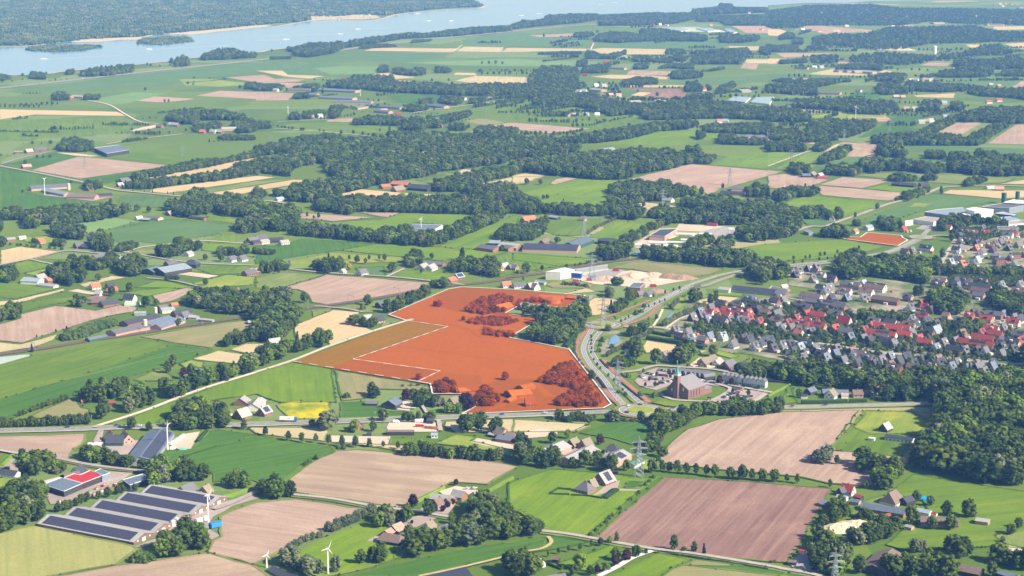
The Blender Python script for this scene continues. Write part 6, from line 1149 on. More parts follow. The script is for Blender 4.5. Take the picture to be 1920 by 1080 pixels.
# town industry
flat(s8(1680,360, 430,300,640,262,1010,235,1120,325,880,362), 11, 'bluelight', 'steel', 'factory_hall'); flat(s8(1680,360, 1045,258,1180,230,1462,262,1180,292), 17, 'white', 'white', 'factory_hall'); flat(s8(1680,360, 870,350,1000,318,1122,330,1118,350), 11.5, 'white', 'white', 'factory_hall', False); flat(s8(1680,360, 258,412,450,368,690,392,560,455), 6, 'tan', 'white', 'showroom'); flat(s8(1680,360, 1290,222,1600,168,1920,205,1700,245), 9, 'grey', 'steel', 'factory_hall'); flat(s8(1680,360, 1490,322,1620,300,1795,340,1750,352), 9, 'tan', 'blue', 'factory_hall'); flat(s8(1680,360, 1450,392,1720,370,1930,425,1700,432), 7, 'bluelight', 'steel', 'factory_hall'); flat(s8(1680,360, 1690,445,1850,432,1930,470,1690,490), 7, 'tan', 'white', 'factory_hall'); flat(s8(1680,360, 1610,160,1770,115,1930,130,1930,180), 11, 'white', 'steel', 'factory_hall'); flat(s8(1680,360, 1520,520,1830,525,1835,560,1530,560), 6, 'grey', 'grey', 'office_building'); flat(s8(1680,360, 130,430,255,415,258,425,140,445), 7, 'white', 'white', 'showroom', False)
rz(3,1,640,640,665,632, 8, 3, 7, 'orange', 'white', 'farmhouse'); rz(3,1,730,612,775,606, 11, 3.5, 7, 'bluelight', 'white', 'farmhouse'); rz(3,1,15,635,170,640, 14, 4, 6, 'white', 'white', 'shed'); rz(3,1,20,605,70,610, 10, 4, 5.5, 'white', 'grey', 'shed'); rz(3,1,290,640,330,655, 10, 4, 6, 'bluelight', 'grey', 'shed'); rz(3,1,400,535,415,530, 8, 3, 6, 'light', 'white', 'farmhouse'); rz(3,1,480,540,490,532, 8, 3, 7, 'brown', 'white', 'farmhouse')
rz(3,1,938,283,1105,297, 15, 3.5, 6.5, 'dark', 'dark', solar=(.05,.7)); rz(3,1,1138,290,1195,288, 12, 3, 6.5, 'dark', 'brick', 'farmhouse'); rz(3,1,255,222,318,222, 12, 3.5, 6.5, 'blue', 'dark'); rz(3,1,322,215,345,205, 11, 3, 7.5, 'thatch', 'brick', 'farmhouse'); rz(3,1,370,240,445,240, 7, 3, 5, 'red', 'brick', 'shed'); rz(3,1,375,222,405,215, 9, 3, 7, 'light', 'brick', 'farmhouse'); rz(3,1,1640,318,1700,316, 7, 3, 4, 'white', 'white', 'hut'); rz(3,1,1700,318,1770,320, 12, 3, 7, 'pink', 'brick', 'farmhouse')
# left gardens and plain
flat(c4(0,1,[(705,30),(890,8),(968,45),(800,72)]), 7, 'blue', 'dark'); rz(0,1,225,318,520,298, 18, 3.5, 7, 'blue', 'lightbrick'); rz(0,1,335,328,505,362, 14, 3.5, 7, 'bluelight', 'lightbrick'); rz(0,1,515,372,725,378, 20, 3.5, 7.5, 'brown', 'lightbrick'); rz(0,1,735,375,835,368, 13, 3, 6, 'dark', 'brick'); rz(0,1,650,322,700,315, 11, 3, 7, 'brown', 'brick', 'farmhouse')
rz(0,1,1180,930,1385,895, 30, 5, 9.5, 'bluelight', 'dark', 'riding_hall'); rz(0,1,1105,935,1180,915, 20, 4, 8, 'blue', 'dark'); az(0,1,1440,925,18,14,5,10,-15,'dark','dark','farmhouse',hip=.8); rz(0,1,1245,880,1315,868, 11, 3, 7, 'grey', 'brick', 'farmhouse'); rz(0,1,282,712,320,705, 11, 2.6, 7, 'orange', 'lightbrick', 'farmhouse'); rz(0,1,560,742,620,735, 12, 3, 7.5, 'grey', 'brick', 'farmhouse'); rz(0,1,615,752,670,755, 10, 3, 6, 'dark', 'dark', 'farmhouse'); rz(0,1,180,1000,310,1008, 18, 4, 7, 'bluelight', 'white'); rz(0,1,270,985,330,970, 11, 3, 7.5, 'light', 'brick', 'farmhouse'); rz(0,1,345,1008,390,1000, 9, 3, 6, 'orange', 'brick', 'farmhouse'); rz(0,1,1255,505,1300,498, 11, 3, 7, 'light', 'brick', 'farmhouse'); rz(0,1,1110,540,1205,548, 14, 3, 5, 'grey', 'cream'); rz(0,1,1055,555,1125,558, 9, 2.8, 4.5, 'bluelight', 'green', 'shed'); rz(0,1,1425,540,1540,552, 8, 2.6, 4, 'dark', 'brick', 'shed'); rz(0,1,1715,845,1760,835, 11, 3, 7.5, 'grey', 'white', 'farmhouse'); rz(0,1,1795,840,1840,832, 11, 3, 7.5, 'grey', 'white', 'farmhouse'); rz(0,1,1830,950,1910,935, 12, 3, 7.5, 'grey', 'brick', 'farmhouse'); rz(0,1,1860,705,1930,695, 12, 3, 7.5, 'grey', 'brick', 'farmhouse'); rz(0,1,1890,725,1950,718, 10, 3, 6, 'dark', 'brick', 'farmhouse'); rz(0,1,680,1050,745,1042, 10, 3, 7, 'orange', 'white', 'farmhouse'); rz(0,1,800,1045,850,1038, 10, 3, 7.5, 'dark', 'brick', 'farmhouse'); rz(0,1,815,1075,875,1070, 8, 3, 6, 'orange', 'brick', 'farmhouse'); rz(0,1,700,832,790,818, 10, 3, 6.5, 'grey', 'white', 'farmhouse'); rz(0,1,870,845,905,838, 9, 3, 7, 'bluelight', 'white', 'farmhouse'); rz(0,1,930,850,1010,838, 11, 3, 8, 'grey', 'brick', 'farmhouse'); rz(0,1,140,695,190,690, 6, 2.4, 4, 'white', 'white', 'greenhouse'); rz(0,1,50,705,110,700, 9, 3, 5, 'light', 'brick', 'shed'); rz(0,1,1395,810,1435,800, 9, 3, 6.5, 'light', 'white', 'farmhouse'); rz(0,1,300,1040,420,1055, 9, 2.6, 4.5, 'light', 'white', 'shed')
rz(0,1,165,155,230,150, 11, 3, 7, 'pink', 'brick', 'farmhouse'); rz(0,1,190,40,240,35, 12, 3, 8, 'light', 'brick', 'farmhouse'); rz(0,1,255,30,350,25, 14, 3.5, 7, 'grey', 'brick'); rz(0,1,110,55,170,55, 8, 2.8, 4, 'light', 'brick', 'shed'); rz(0,1,900,260,965,252, 14, 3, 8, 'grey', 'dark'); rz(0,1,880,292,920,288, 10, 3, 7, 'light', 'brick', 'farmhouse'); rz(0,1,1020,545,1062,540, 8, 3, 6, 'white', 'white', 'shed')
rz(1,1,1025,277,1150,286, 15, 3.5, 8, 'orange', 'dark'); rz(1,1,935,305,1000,298, 12, 3, 7, 'orange', 'brick', 'farmhouse'); rz(1,1,1165,300,1310,312, 24, 4, 9, 'dark', 'dark'); rz(1,1,1030,320,1100,308, 13, 2.6, 9, 'thatch', 'brick', 'farmhouse'); flat(c4(1,1,[(1165,602),(1400,607),(1335,645),(1190,635)]), 5, 'blue', 'white', 'barn'); rz(1,1,1690,752,1815,770, 22, 4, 7, 'grey', 'brick'); rz(1,1,1755,722,1835,725, 14, 3, 6, 'bluelight', 'dark'); rz(1,1,1875,755,1930,765, 20, 4, 7, 'grey', 'brick')
rz(1,1,0,690,75,680, 14, 3, 7, 'grey', 'brick'); rz(1,1,30,720,90,712, 9, 3, 6, 'light', 'white', 'farmhouse'); rz(1,1,90,705,200,700, 12, 3, 6.5, 'dark', 'dark'); rz(1,1,180,725,240,718, 9, 3, 6, 'light', 'pink' if 0 else 'white', 'farmhouse'); rz(1,1,770,945,820,935, 11, 3, 7.5, 'grey', 'white', 'farmhouse'); rz(1,1,1230,905,1275,890, 11, 3, 7.5, 'light', 'white', 'farmhouse'); rz(1,1,1290,912,1335,895, 11, 3, 7.5, 'light', 'white', 'farmhouse'); rz(1,1,1280,878,1410,885, 13, 3, 6, 'grey', 'brick'); rz(1,1,1495,975,1545,965, 10, 3, 7.5, 'bluelight', 'brick', 'farmhouse', solar=(.1,.9)); rz(1,1,1440,1005,1490,992, 10, 3, 7, 'orange', 'brick', 'farmhouse'); rz(1,1,1835,900,1885,888, 11, 3, 7.5, 'light', 'brick', 'farmhouse'); rz(1,1,1785,920,1850,915, 8, 3, 6, 'orange', 'white', 'farmhouse'); rz(1,1,1845,1035,1905,1030, 10, 3, 7, 'orange', 'white', 'farmhouse'); rz(1,1,1895,905,1945,898, 9, 3, 7, 'grey', 'brick', 'farmhouse'); rz(1,1,-40,935,30,930, 10, 3, 7, 'pink', 'brick', 'farmhouse'); rz(1,1,150,402,205,395, 9, 3, 6, 'bluelight', 'white', 'farmhouse'); rz(1,1,-30,405,30,402, 9, 3, 6, 'orange', 'brick', 'farmhouse'); az(1,1,1270,110,20,16,9,14,10,'light','white','farmhouse',hip=.9); az(1,1,1510,22,18,14,7,11,0,'light','white','farmhouse',hip=.9); rz(1,1,840,195,890,188, 12, 4, 6, 'white', 'white', 'farmhouse'); rz(1,1,640,940,665,936, 9, 3, 6, 'light', 'white', 'farmhouse')
# far farms
for a in ((1,0,480,662,760,675,25,'blue'),(1,0,490,718,740,730,25,'blue'),(1,0,600,750,870,755,25,'blue'),(1,0,250,662,410,666,20,'grey'),(1,0,870,780,1100,798,24,'blue'),(1,0,740,800,820,788,18,'blue'),(1,0,900,820,1010,830,16,'blue'),(1,0,400,698,465,700,20,'blue'),(1,0,1280,776,1430,792,20,'blue'),(1,0,1130,868,1235,876,20,'blue'),(2,0,360,845,440,850,26,'dark'),(2,0,445,848,500,846,20,'light'),(2,0,600,660,690,668,24,'bluelight'),(2,0,1700,672,1770,668,30,'bluelight'),(2,0,740,500,850,505,18,'grey'),(2,0,1640,1015,1690,1005,20,'grey'),(2,0,1730,1020,1790,1010,20,'grey'),(2,0,1820,1020,1880,1010,20,'grey'),(2,0,1890,1030,1950,1018,20,'grey'),(2,0,910,790,985,792,24,'white'),(2,0,880,755,960,752,18,'light'),(3,0,205,500,300,503,24,'dark'),(3,0,510,525,560,520,20,'grey'),(3,0,580,525,620,522,16,'grey'),(3,0,640,530,700,528,20,'light'),(3,0,720,528,800,535,20,'light'),(3,0,390,685,545,690,30,'grey'),(3,0,340,780,420,776,22,'white'),(3,0,430,778,580,790,30,'white'),(3,0,1000,188,1080,188,34,'light'),(3,0,665,888,760,885,18,'brown'),(3,0,780,885,900,882,24,'pink'),(3,0,1490,425,1620,440,30,'blue'),(3,0,30,785,180,790,18,'grey'),(0,0,550,712,640,716,26,'light'),(0,0,1660,955,1770,952,20,'light'),(3,0,1630,178,1750,178,30,'blue'),(3,0,1230,168,1310,165,30,'bluelight')):
    rz(a[0],a[1],*a[2:6],a[6],4,7,a[7],'lightbrick')
for c_, r_, x, y, rf, wl in ((1,0,150,685,'light','white'),(1,0,285,885,'brown','brick'),(1,0,415,890,'light','brick'),(1,0,590,850,'pink','brick'),(1,0,480,880,'light','white'),(1,0,1475,785,'pink','white'),(1,0,1560,750,'brown','white'),(1,0,1760,750,'light','cream'),(1,0,960,840,'pink','brick'),(1,0,1065,870,'maroon','brick'),(1,0,1230,560,'brown','brick'),(1,0,1400,545,'light','white'),(1,0,1375,960,'pink','brick'),(1,0,670,608,'red','brick'),(0,0,530,745,'orange','brick'),(0,0,1290,945,'light','white'),(0,0,1320,948,'light','brick'),(0,0,1520,1000,'orange','brick'),(0,0,1600,998,'light','white'),(0,0,1650,1000,'light','brick'),(0,0,1200,958,'brown','brick'),(2,0,500,695,'light','white'),(2,0,540,690,'bluelight','white'),(2,0,740,722,'pink','brick'),(2,0,800,724,'pink','white'),(2,0,845,432,'light','white'),(2,0,705,475,'red','brick'),(2,0,550,570,'maroon','brick'),(2,0,670,720,'brown','white'),(2,0,630,650,'white','white'),(2,0,690,650,'light','white'),(2,0,555,868,'light','white'),(2,0,640,870,'white','white'),(2,0,720,805,'light','white'),(2,0,1240,815,'white','white'),(2,0,1550,920,'orange','white'),(2,0,1600,918,'bluelight','white'),(2,0,1440,680,'red','white'),(2,0,1400,690,'light','brick'),(2,0,820,320,'light','brick'),(2,0,1060,190,'red','white'),(2,0,1110,190,'white','white'),(2,0,1160,195,'pink','white'),(2,0,190,755,'brown','white'),(2,0,330,620,'light','brick'),(2,0,250,612,'light','white'),(3,0,410,628,'red','white'),(3,0,280,610,'pink','white'),(3,0,200,610,'light','white'),(3,0,680,690,'brown','white'),(3,0,1070,610,'light','white'),(3,0,1110,605,'light','white'),(3,0,1180,605,'pink','white'),(3,0,1220,608,'bluelight','white'),(3,0,1270,610,'grey','brick'),(3,0,960,735,'light','brick'),(3,0,1010,738,'pink','brick'),(3,0,1320,780,'bluelight','white'),(3,0,1655,775,'red','white'),(3,0,1730,762,'red','white'),(3,0,1730,655,'pink','brick'),(3,0,1670,645,'light','brick'),(3,0,1040,825,'pink','white'),(3,0,1100,825,'light','white'),(3,0,1150,925,'light','white'),(3,0,1190,920,'pink','brick'),(3,0,1220,915,'light','white'),(3,0,1330,885,'bluelight','white'),(3,0,1890,875,'pink','brick'),(3,0,350,512,'white','white'),(3,0,400,510,'bluelight','white'),(3,0,80,700,'grey','brick'),(3,0,200,712,'white','white'),(3,0,250,712,'white','white'),(3,0,1025,310,'orange','white'),(3,0,940,205,'white','white'),(3,0,960,360,'red','white'),(3,0,560,450,'grey','brick'),(3,0,400,105,'white','white'),(3,0,440,100,'white','white'),(3,0,560,105,'cream' if 0 else 'light','white'),(3,0,610,100,'light','white'),(3,0,740,80,'light','white'),(3,0,1780,30,'red','white'),(3,0,1830,35,'red','white'),(3,0,1740,35,'light','white'),(3,0,1870,40,'light','white'),(3,0,1700,40,'red','brick'),(3,0,1760,50,'light','white'),(3,0,15,1025,'light','white'),(2,0,1700,100,'light','cream'),(2,0,1780,102,'orange','white'),(2,0,1480,145,'tan','white'),(1,0,1430,30,'orange','white'),(1,0,1320,20,'tan','white')):
    az(c_, r_, x, y, RN.uniform(11,16), 10, 3.5, 8, RN.uniform(-40, 30), rf, wl, 'farmhouse')
for k in range(46): x_, y_ = RN.uniform(1330, 1915), 12 + 50*RN.random(); at((x_, y_), RN.uniform(12,22), 10, 4, 8.5, RN.uniform(-40,40), RN.choice(('light','white','orange','grey','brown','red')), RN.choice(('white','cream','lightbrick')), 'far_house', glaze=False, where='in the hazy woods at upper right')
for pts in ([(1615,752),(1665,722),(1790,728),(1750,765)], [(1790,765),(1830,728),(1965,725),(1930,780)], [(1120,207),(1260,205),(1330,225),(1230,235)], [(1380,210),(1480,208),(1560,225),(1470,235)], [(1590,215),(1640,215),(1690,240),(1640,248)]): flat(c4(2,0,pts), 4, 'glass', 'white', 'greenhouse', False)
# ---- housing estate
def town(ox, oy, s):
    for e in s.split():
        t, x, y, *k = e.split(','); x, y = float(x), float(y); p = (ox + x/8, oy + y/8); L = float(k[0]) if k else 0; j = RN.uniform(-3, 3)
        if t == 'A': at(p, L or 9, 8.6, 2.8, 9.4, 46+j, RN.choice(('grey','grey','dark','dark','blue')), RN.choice(('brick','dark','white','lightbrick')), solar=RN.choice((None,None,None,(.32,.78,.42,.92))), town_=True)
        elif t == 'W': at(p, L or 9, 8.6, 3.0, 9.4, 46+j, RN.choice(('bluelight','grey','grey')), RN.choice(('white','lightbrick')), solar=RN.choice((None,(.32,.78,.42,.92))), town_=True)
        elif t == 'D': at(p, L or 11, 8.5, 4.8, 9, -38+j, RN.choice(('dark','dark','grey','brown')), RN.choice(('brick','lightbrick','white')), solar=RN.choice((None,None,(.32,.78,.42,.92))), town_=True)
        elif t == 'R': at(p, L or 12, 9, 4.6, 9, -38+j, 'red', RN.choice(('brick','lightbrick','white')), solar=RN.choice((None,(.32,.78,.42,.92),None)), town_=True)
        elif t == 'S': at(p, L or 9, 8.4, 3.0, 9.2, 46+j, 'red', RN.choice(('brick','lightbrick','white')), solar=RN.choice((None,(.32,.78,.42,.92))), town_=True)
        elif t == 'M': at(p, L or 12, 10, 4, 10.5, -38+j, 'maroon', 'white')
town(1200,540,"A,900,415 A,1060,355 A,790,500 A,930,485 A,1010,525 D,1220,295,14 D,1460,315,14 D,1600,215 A,1700,225 D,1690,345,14 A,1780,395 D,1870,425 R,1380,405,26 R,1300,460,10 R,1480,470,24 S,1630,430 S,1640,520 R,1040,430,10 S,1790,560 D,1210,550,16 A,1350,540 A,1490,545 A,1570,550 W,530,690 D,600,790 A,720,725 A,740,815 D,940,845 A,1040,790 W,1240,790 A,1400,905 A,1560,820 A,1640,835 A,1720,940 A,1850,875,13 S,1130,420")
town(1440,540,"A,230,235 D,100,260 A,130,445,14 D,640,185,28 A,950,200 A,1180,205 A,1430,205 D,1760,240,34 D,850,290,52 D,1150,105,16 D,1470,115,18 D,1600,55,26 W,880,95,14 S,580,445 R,745,470,18 S,430,510 R,660,560,18 S,300,580 R,490,605,20 R,740,625,20 S,1000,665,12 M,1150,560,14 S,1560,620 R,1790,650,36 S,1450,690 R,1700,755,34 A,150,640 A,220,660 A,350,660 A,450,690 A,580,700 A,650,720 A,1230,800 A,1430,820 A,1520,840 D,1790,870,18 A,1880,890 D,1590,560,14 D,1830,585,14 A,30,845 A,210,925 A,80,965 A,380,1010 W,480,950 A,560,1050 A,740,1005 D,840,1005 A,1010,1050")
town(1440,620,"A,870,470 A,1130,515 A,1270,440 D,1385,415 A,1340,550 A,1600,560 A,1700,505 A,1830,445 A,330,265,8")
town(1680,540,"D,180,195 S,390,285 W,210,350 S,630,325 A,530,385 R,400,485,14 D,190,620,14 W,600,690,14 D,490,735 R,120,670,14 R,120,760,16 S,350,815 A,600,960 A,710,880 A,890,860 D,890,990,20 A,1030,1000 A,1220,1000 A,1330,1010 A,1160,420 A,1240,440 D,1470,460,20 A,1610,455 A,1770,505 A,1860,520 R,1350,525,14 R,1760,575,14 S,1280,730 R,1490,755,16 R,1300,820,26 R,1200,900,40 A,1610,665 A,1590,940 A,1750,975 A,1580,1050 D,1740,880,16 S,1870,850,16 R,430,345,9 D,750,480,8 R,1100,470,10")
town(1680,620,"A,150,460,13 A,40,515 A,260,555 A,400,490 A,660,545,15 A,830,605 A,910,540 A,1080,625 A,1240,610,15 A,1320,680 A,1440,600 D,230,615,9")
town(1440,440,"A,460,580 A,610,555 A,720,530 A,410,645 D,700,610,10 D,800,660,10 W,670,720 D,960,715 W,910,845,15 D,780,855,10 D,1240,810,26 W,1430,790 D,1160,890,16 D,1620,830,26 D,1470,910,18 D,330,590,10 A,150,990 D,100,1050")
town(1680,440,"A,240,285 D,130,310,10 D,450,250,18 A,960,145 D,900,275 A,970,250 W,915,340 W,865,400 W,820,460 W,1295,300 W,1245,365 W,1215,425 W,1180,480 D,1220,140,14 A,1490,180 A,1560,160 D,1410,210 W,1840,195,14 D,660,750,16 D,620,805,16 A,900,760 D,1010,750,22 D,1280,750,14 D,1130,830,50 D,1280,905,26 A,1580,805 W,1860,800 D,1850,905,18 A,930,820 D,1240,970,14")
town(1680,360,"D,990,640 D,1170,660 R,1340,655,12 A,1300,590 R,790,585,8 D,1080,650,8 R,1760,680,9 D,1680,690,14 S,110,600")
HP = [o.location.xy.copy() for o in LABELS if o.name.startswith('house')]; RV = [g_ for g_ in (G(*p) for p in R4(3,2,0,396,200,405,450,428,620,458,880,492,1100,512,1500,552,1760,580))]
def clear(p, d):
    v_ = Vector(p); return all((v_ - q).length > d for q in HP) and all(abs((v_ - Vector(a)).dot(Vector((-(b[1]-a[1]), b[0]-a[0])).normalized())) > 9 or not -20 < (v_ - Vector(a)).dot((Vector(b)-Vector(a)).normalized()) < math.dist(a, b)+20 for a, b in zip(RV, RV[1:])) and all((t_[0]-p[0])**2 + (t_[1]-p[1])**2 > 60 for t_ in BIGT)
BIGT = [t_ for t_ in TREES if t_[2] > 7 and 900 < t_[1] < 3200]
n_f = 0
for k_p, pl in enumerate((c4(3,2,[(20,380),(60,120),(600,170),(1100,230),(1180,160),(1600,250),(1960,180),(1960,540),(1500,530),(880,470),(450,415)]), c4(3,2,[(0,540),(0,420),(450,445),(880,520),(740,610),(300,560)]), c4(3,2,[(760,630),(900,520),(1500,570),(1800,610),(1700,660),(1200,650)]), c4(3,1,[(1330,930),(1420,700),(1960,640),(1960,930)]), c4(3,1,[(1180,1080),(1230,1020),(1960,1020),(1960,1090)]), c4(3,1,[(160,1080),(170,940),(420,930),(560,1030),(900,1040),(1100,1080)]))):
    g_ = [G(*p) for p in pl]; x0, x1, y0, y1 = min(p[0] for p in g_), max(p[0] for p in g_), min(p[1] for p in g_), max(p[1] for p in g_)
    for k in range(120):
        p = (RN.uniform(x0, x1), RN.uniform(y0, y1)); q = PX(*p)
        if n_f < 52 and 0 < q[0] < 1925 and inside(*q, pl) and clear(p, 14.5):
            HP.append(Vector(p)); n_f += 1; rd = RN.random() < (.2 if k_p in (0, 3) else 0); al = RN.random() < .6
            building(*p, 9 if al else RN.choice((10,12,16)), 8.4, 3 if al else 4.6, 9, math.radians((46 if al else -38) + RN.uniform(-4, 4)), RN.choice(('red','red','orange','brown')) if rd else RN.choice(('grey','dark','dark','grey','brown')), RN.choice(('white','brick','lightbrick','dark','brick')), town_=True, solar=RN.choice((None, None, None, (.32,.78,.42,.92))))
at((1903,486), 12, 10, 7, 9, 20, 'dark', 'brick'); at((1872,496), 13, 10, 7, 9, 20, 'dark', 'brick'); at((1866,487), 12, 9, 6, 8, -30, 'blue', 'grey')
flat(z8(1440,440,[(0,830),(60,770),(330,835),(245,870)]), 4.5, 'grey', 'brick', 'school'); flat(z8(1440,440,[(195,760),(290,742),(310,780),(220,795)]), 5, 'white', 'grey', 'school')
c40 = lambda *xy: z8(1440,620,[(xy[i], xy[i+1]) for i in range(0, len(xy), 2)])
ridge(c40(590,870,690,842), 8, 3, 6, 'blue', 'dark', 'barn'); ridge(c40(815,880,970,878), 9, 3, 6, 'blue', 'dark', 'barn'); ridge(c40(1000,892,1200,892), 8, 3, 6, 'blue', 'dark', 'barn'); at(c40(945,1010)[0], 11, 10, 2.8, 8.5, 60, 'thatch', 'white'); ridge(c40(500,950,590,955), 5, 2.4, 4, 'dark', 'white', 'shed'); ridge(c40(1100,940,1205,942), 5, 2.6, 4.5, 'pink', 'white', 'shed'); ridge(c40(1270,890,1420,890), 10, 3, 6.5, 'brown', 'lightbrick', 'house'); at(c40(1630,960)[0], 9, 8, 3, 7.5, 40, 'orange', 'white'); ridge(c40(1430,910,1540,915), 6, 2.6, 4.5, 'brown', 'dark', 'shed'); at(z8(1680,620,[(480,960)])[0], 10, 8, 3, 7, 0, 'orange', 'lightbrick')
# houses by the church
az(2,2,1165,535,15,13,2.6,8.5,48,'thatch','white','house'); rz(2,2,850,462,918,465, 10, 2.8, 4.5, 'dark', 'white', 'house'); az(2,2,1450,575,13,11,3,7.5,40,'thatch','lightbrick','house'); az(2,2,1500,560,10,9,3,8,50,'thatch','lightbrick','house'); az(2,2,1545,580,10,8,3,6.5,45,'light','white','house'); az(2,2,1625,605,15,12,3.5,9,48,'grey','brick','house'); az(2,2,1720,605,14,11,3,7,48,'dark','dark','house'); rz(2,2,1660,-18,1990,12, 22, 4, 7, 'dark', 'grey', 'barn', solar=(.02,.98)); rz(2,2,1980,18,2060,25, 14, 4, 7, 'grey', 'brick', 'hall'); az(2,2,300,212,9,7,2.6,5,30,'light','cream','shed'); az(2,2,90,160,12,10,3,8,30,'grey','brick','house'); az(2,2,1390,15,8,6,3,6,-20,'grey','brick','house'); rz(2,2,1560,-8,1640,0, 12, 4, 6, 'light', 'white', 'shed')
# curved-roof terrace behind the church
def podrow(x, y, k):
    gx, gy = G(1200 + x/8, 640 + y/8); o = empty('terrace_house', (gx, gy, 0.2), math.radians(30)); L, Wd = 13, 7.5
    mb = MB(); mb.box(-L/2, L/2, -Wd/2, Wd/2, -.3, 4.5); mb.build('walls', WALL['dark'], o)
    mb = MB(); n_ = 9; ar = [(-(Wd/2+.2)*math.cos(math.pi*i/(n_-1)), 4.2 + 3.6*math.sin(math.pi*i/(n_-1))) for i in range(n_)]
    mb.add([(-L/2-.3, a, b) for a, b in ar] + [(L/2+.3, a, b) for a, b in ar], [(i, n_+i, n_+i+1, i+1) for i in range(n_-1)] + [tuple(range(n_)), tuple(range(2*n_-1, n_-1, -1))]); mb.build('roof', ROOF['grey'], o)
    mb = MB(); mb.box(-L/2-.06, -L/2-.02, -2.4, 2.4, .4, 5.6); mb.build('window', GLASS, o); mb = MB(); mb.box(-L/2-3.5, -L/2-.1, -3, 3, -.3, 2.4); mb.build('porch', WALL['cream'], o)
    thing(o, 'arched dark-roofed terrace house in the row behind the church', 'house', 'arched terrace houses')
for k, x in enumerate((520,585,650,725,815,880,940,1015)): podrow(x, 505 + (x-520)*.135 + 12, k)
for k, x in enumerate((1250,1312,1375,1440,1505,1600,1663,1728,1793,1858)):
    p = (1200 + x/8, 640 + (608 + (x-1250)*.135)/8); at(p, 7, 5.2, 6.2, 9.2, 62, 'grey', 'white', 'tall_house', chim=False, glaze=True, where='in the slim row behind the church car park')
# ---- church
ca = math.radians(50); u = Vector((math.cos(ca), math.sin(ca))); v = Vector((math.cos(ca-math.pi/2), math.sin(ca-math.pi/2))); cn = Vector(G(1290, 749.5)); LN, WN = 25.0, 22.0; cc = cn + u*LN/2 - v*WN/2
BR = plain('church brick', (.270,.150,.125), .85, .2, .15, 1.5); CR = plain('church slate', (.235,.215,.225), .6, .3, .1, 1)
ch = empty('church', (cc.x, cc.y, 0.2), ca); mb = MB(); mb.add([(-LN/2,-WN/2,-.3),(-LN/2,WN/2,-.3),(-LN/2,WN/2,7),(-LN/2,2,16.4),(-LN/2,-WN/2,8.6),(LN/2,-WN/2,-.3),(LN/2,WN/2,-.3),(LN/2,WN/2,7),(LN/2,2,16.4),(LN/2,-WN/2,8.6)], [(0,4,3,2,1),(5,6,7,8,9),(0,5,9,4),(1,2,7,6),(4,9,8,3),(2,3,8,7)]); mb.build('nave', BR, ch)
mb = MB(); s_ = [(-WN/2-.5,8.2),(2,16.5),(WN/2+.5,6.6),(WN/2+.5,7.0),(2,16.95),(-WN/2-.5,8.6)]; mb.add([(-LN/2-.3,a,b) for a,b in s_]+[(LN/2+.3,a,b) for a,b in s_], [(0,1,4,5),(1,2,3,4),(11,10,7,6),(10,9,8,7)]+[((i+1)%6,i,6+i,6+(i+1)%6) for i in range(6)]); mb.build('roof', CR, ch)
for s0 in (0, 1, 2, 3):
    mb = MB(); x = -LN/2 + 4 + s0*4.2; mb.box(x-.5, x+.5, -WN/2-.08, -WN/2-.02, 1.5, 7.0); mb.build('window', GLASS, ch)
mb = MB(); mb.box(-LN/2-.08, -LN/2-.02, -6.4, -5.2, 7, 10.4); mb.build('window', TRIM, ch); mb = MB(); mb.box(-LN/2-.08, -LN/2-.02, 5.6, 6.8, 5.2, 7.6); mb.build('window', TRIM, ch)
an = MB(); an.box(LN/2-4, LN/2+11, -WN/2+.4, WN/2-2, -.3, 4.4); an.build('annex', BR, ch); an = MB(); an.add([(LN/2-4.4,-WN/2,4.2),(LN/2+11.6,-WN/2,4.2),(LN/2+11.6,WN/2-1.6,4.2),(LN/2-4.4,WN/2-1.6,4.2),(LN/2+.5,0,9.2),(LN/2+5,0,9.2)], [(0,1,5,4),(1,2,5),(2,3,4,5),(3,0,4),(3,2,1,0)]); an.build('annex_roof', CR, ch)
an = MB(); an.box(-LN/2+2, LN/2-2, WN/2+.02, WN/2+6, -.3, 3.2); an.build('side_aisle', BR, ch); an = MB(); an.add([(-LN/2+1.5,WN/2+.05,5),(LN/2-1.5,WN/2+.05,5),(LN/2-1.5,WN/2+6.6,3.1),(-LN/2+1.5,WN/2+6.6,3.1),(-LN/2+1.5,WN/2+.05,3),(LN/2-1.5,WN/2+.05,3)], [(0,3,2,1),(0,1,5,4),(3,0,4),(1,2,5)]); an.build('aisle_roof', CR, ch)
tb = MB(); tb.box(-LN/2-3.2, -LN/2+1.2, -2.0, 2.4, -.3, 20.2); tw = tb.build('tower', BR, ch); tb = MB(); tb.box(-LN/2-3.5, -LN/2+1.5, -2.3, 2.7, 20.2, 21.3); tb.build('cornice', TRIM, tw)
tb = MB(); x0, y0 = -LN/2-1, .2; tb.add([(x0-2.2,y0-2.2,21.3),(x0+2.2,y0-2.2,21.3),(x0+2.2,y0+2.2,21.3),(x0-2.2,y0+2.2,21.3),(x0-.9,y0-.9,23.6),(x0+.9,y0-.9,23.6),(x0+.9,y0+.9,23.6),(x0-.9,y0+.9,23.6),(x0,y0,31)], [(3,2,1,0),(0,1,5,4),(1,2,6,5),(2,3,7,6),(3,0,4,7),(4,5,8),(5,6,8),(6,7,8),(7,4,8)]); sp_ = tb.build('spire', plain('green copper', (.10,.42,.36), .6, .3, .12, 1), tw)
tb = MB(); tb.beam((x0,y0,30.8),(x0,y0,33.4),.09); tb.beam((x0-.5,y0,32.6),(x0+.5,y0,32.6),.08); tb.build('cross', TRIM, sp_)
for z_ in (17.2,): tb = MB(); tb.box(-LN/2-3.26, -LN/2-3.2, -.9, 1.3, 17, 18.6); tb.build('window', GLASS, tw)
ch.scale = (1.12,)*3; thing(ch, 'brick church with slate roof, square tower and green copper spire', 'church')
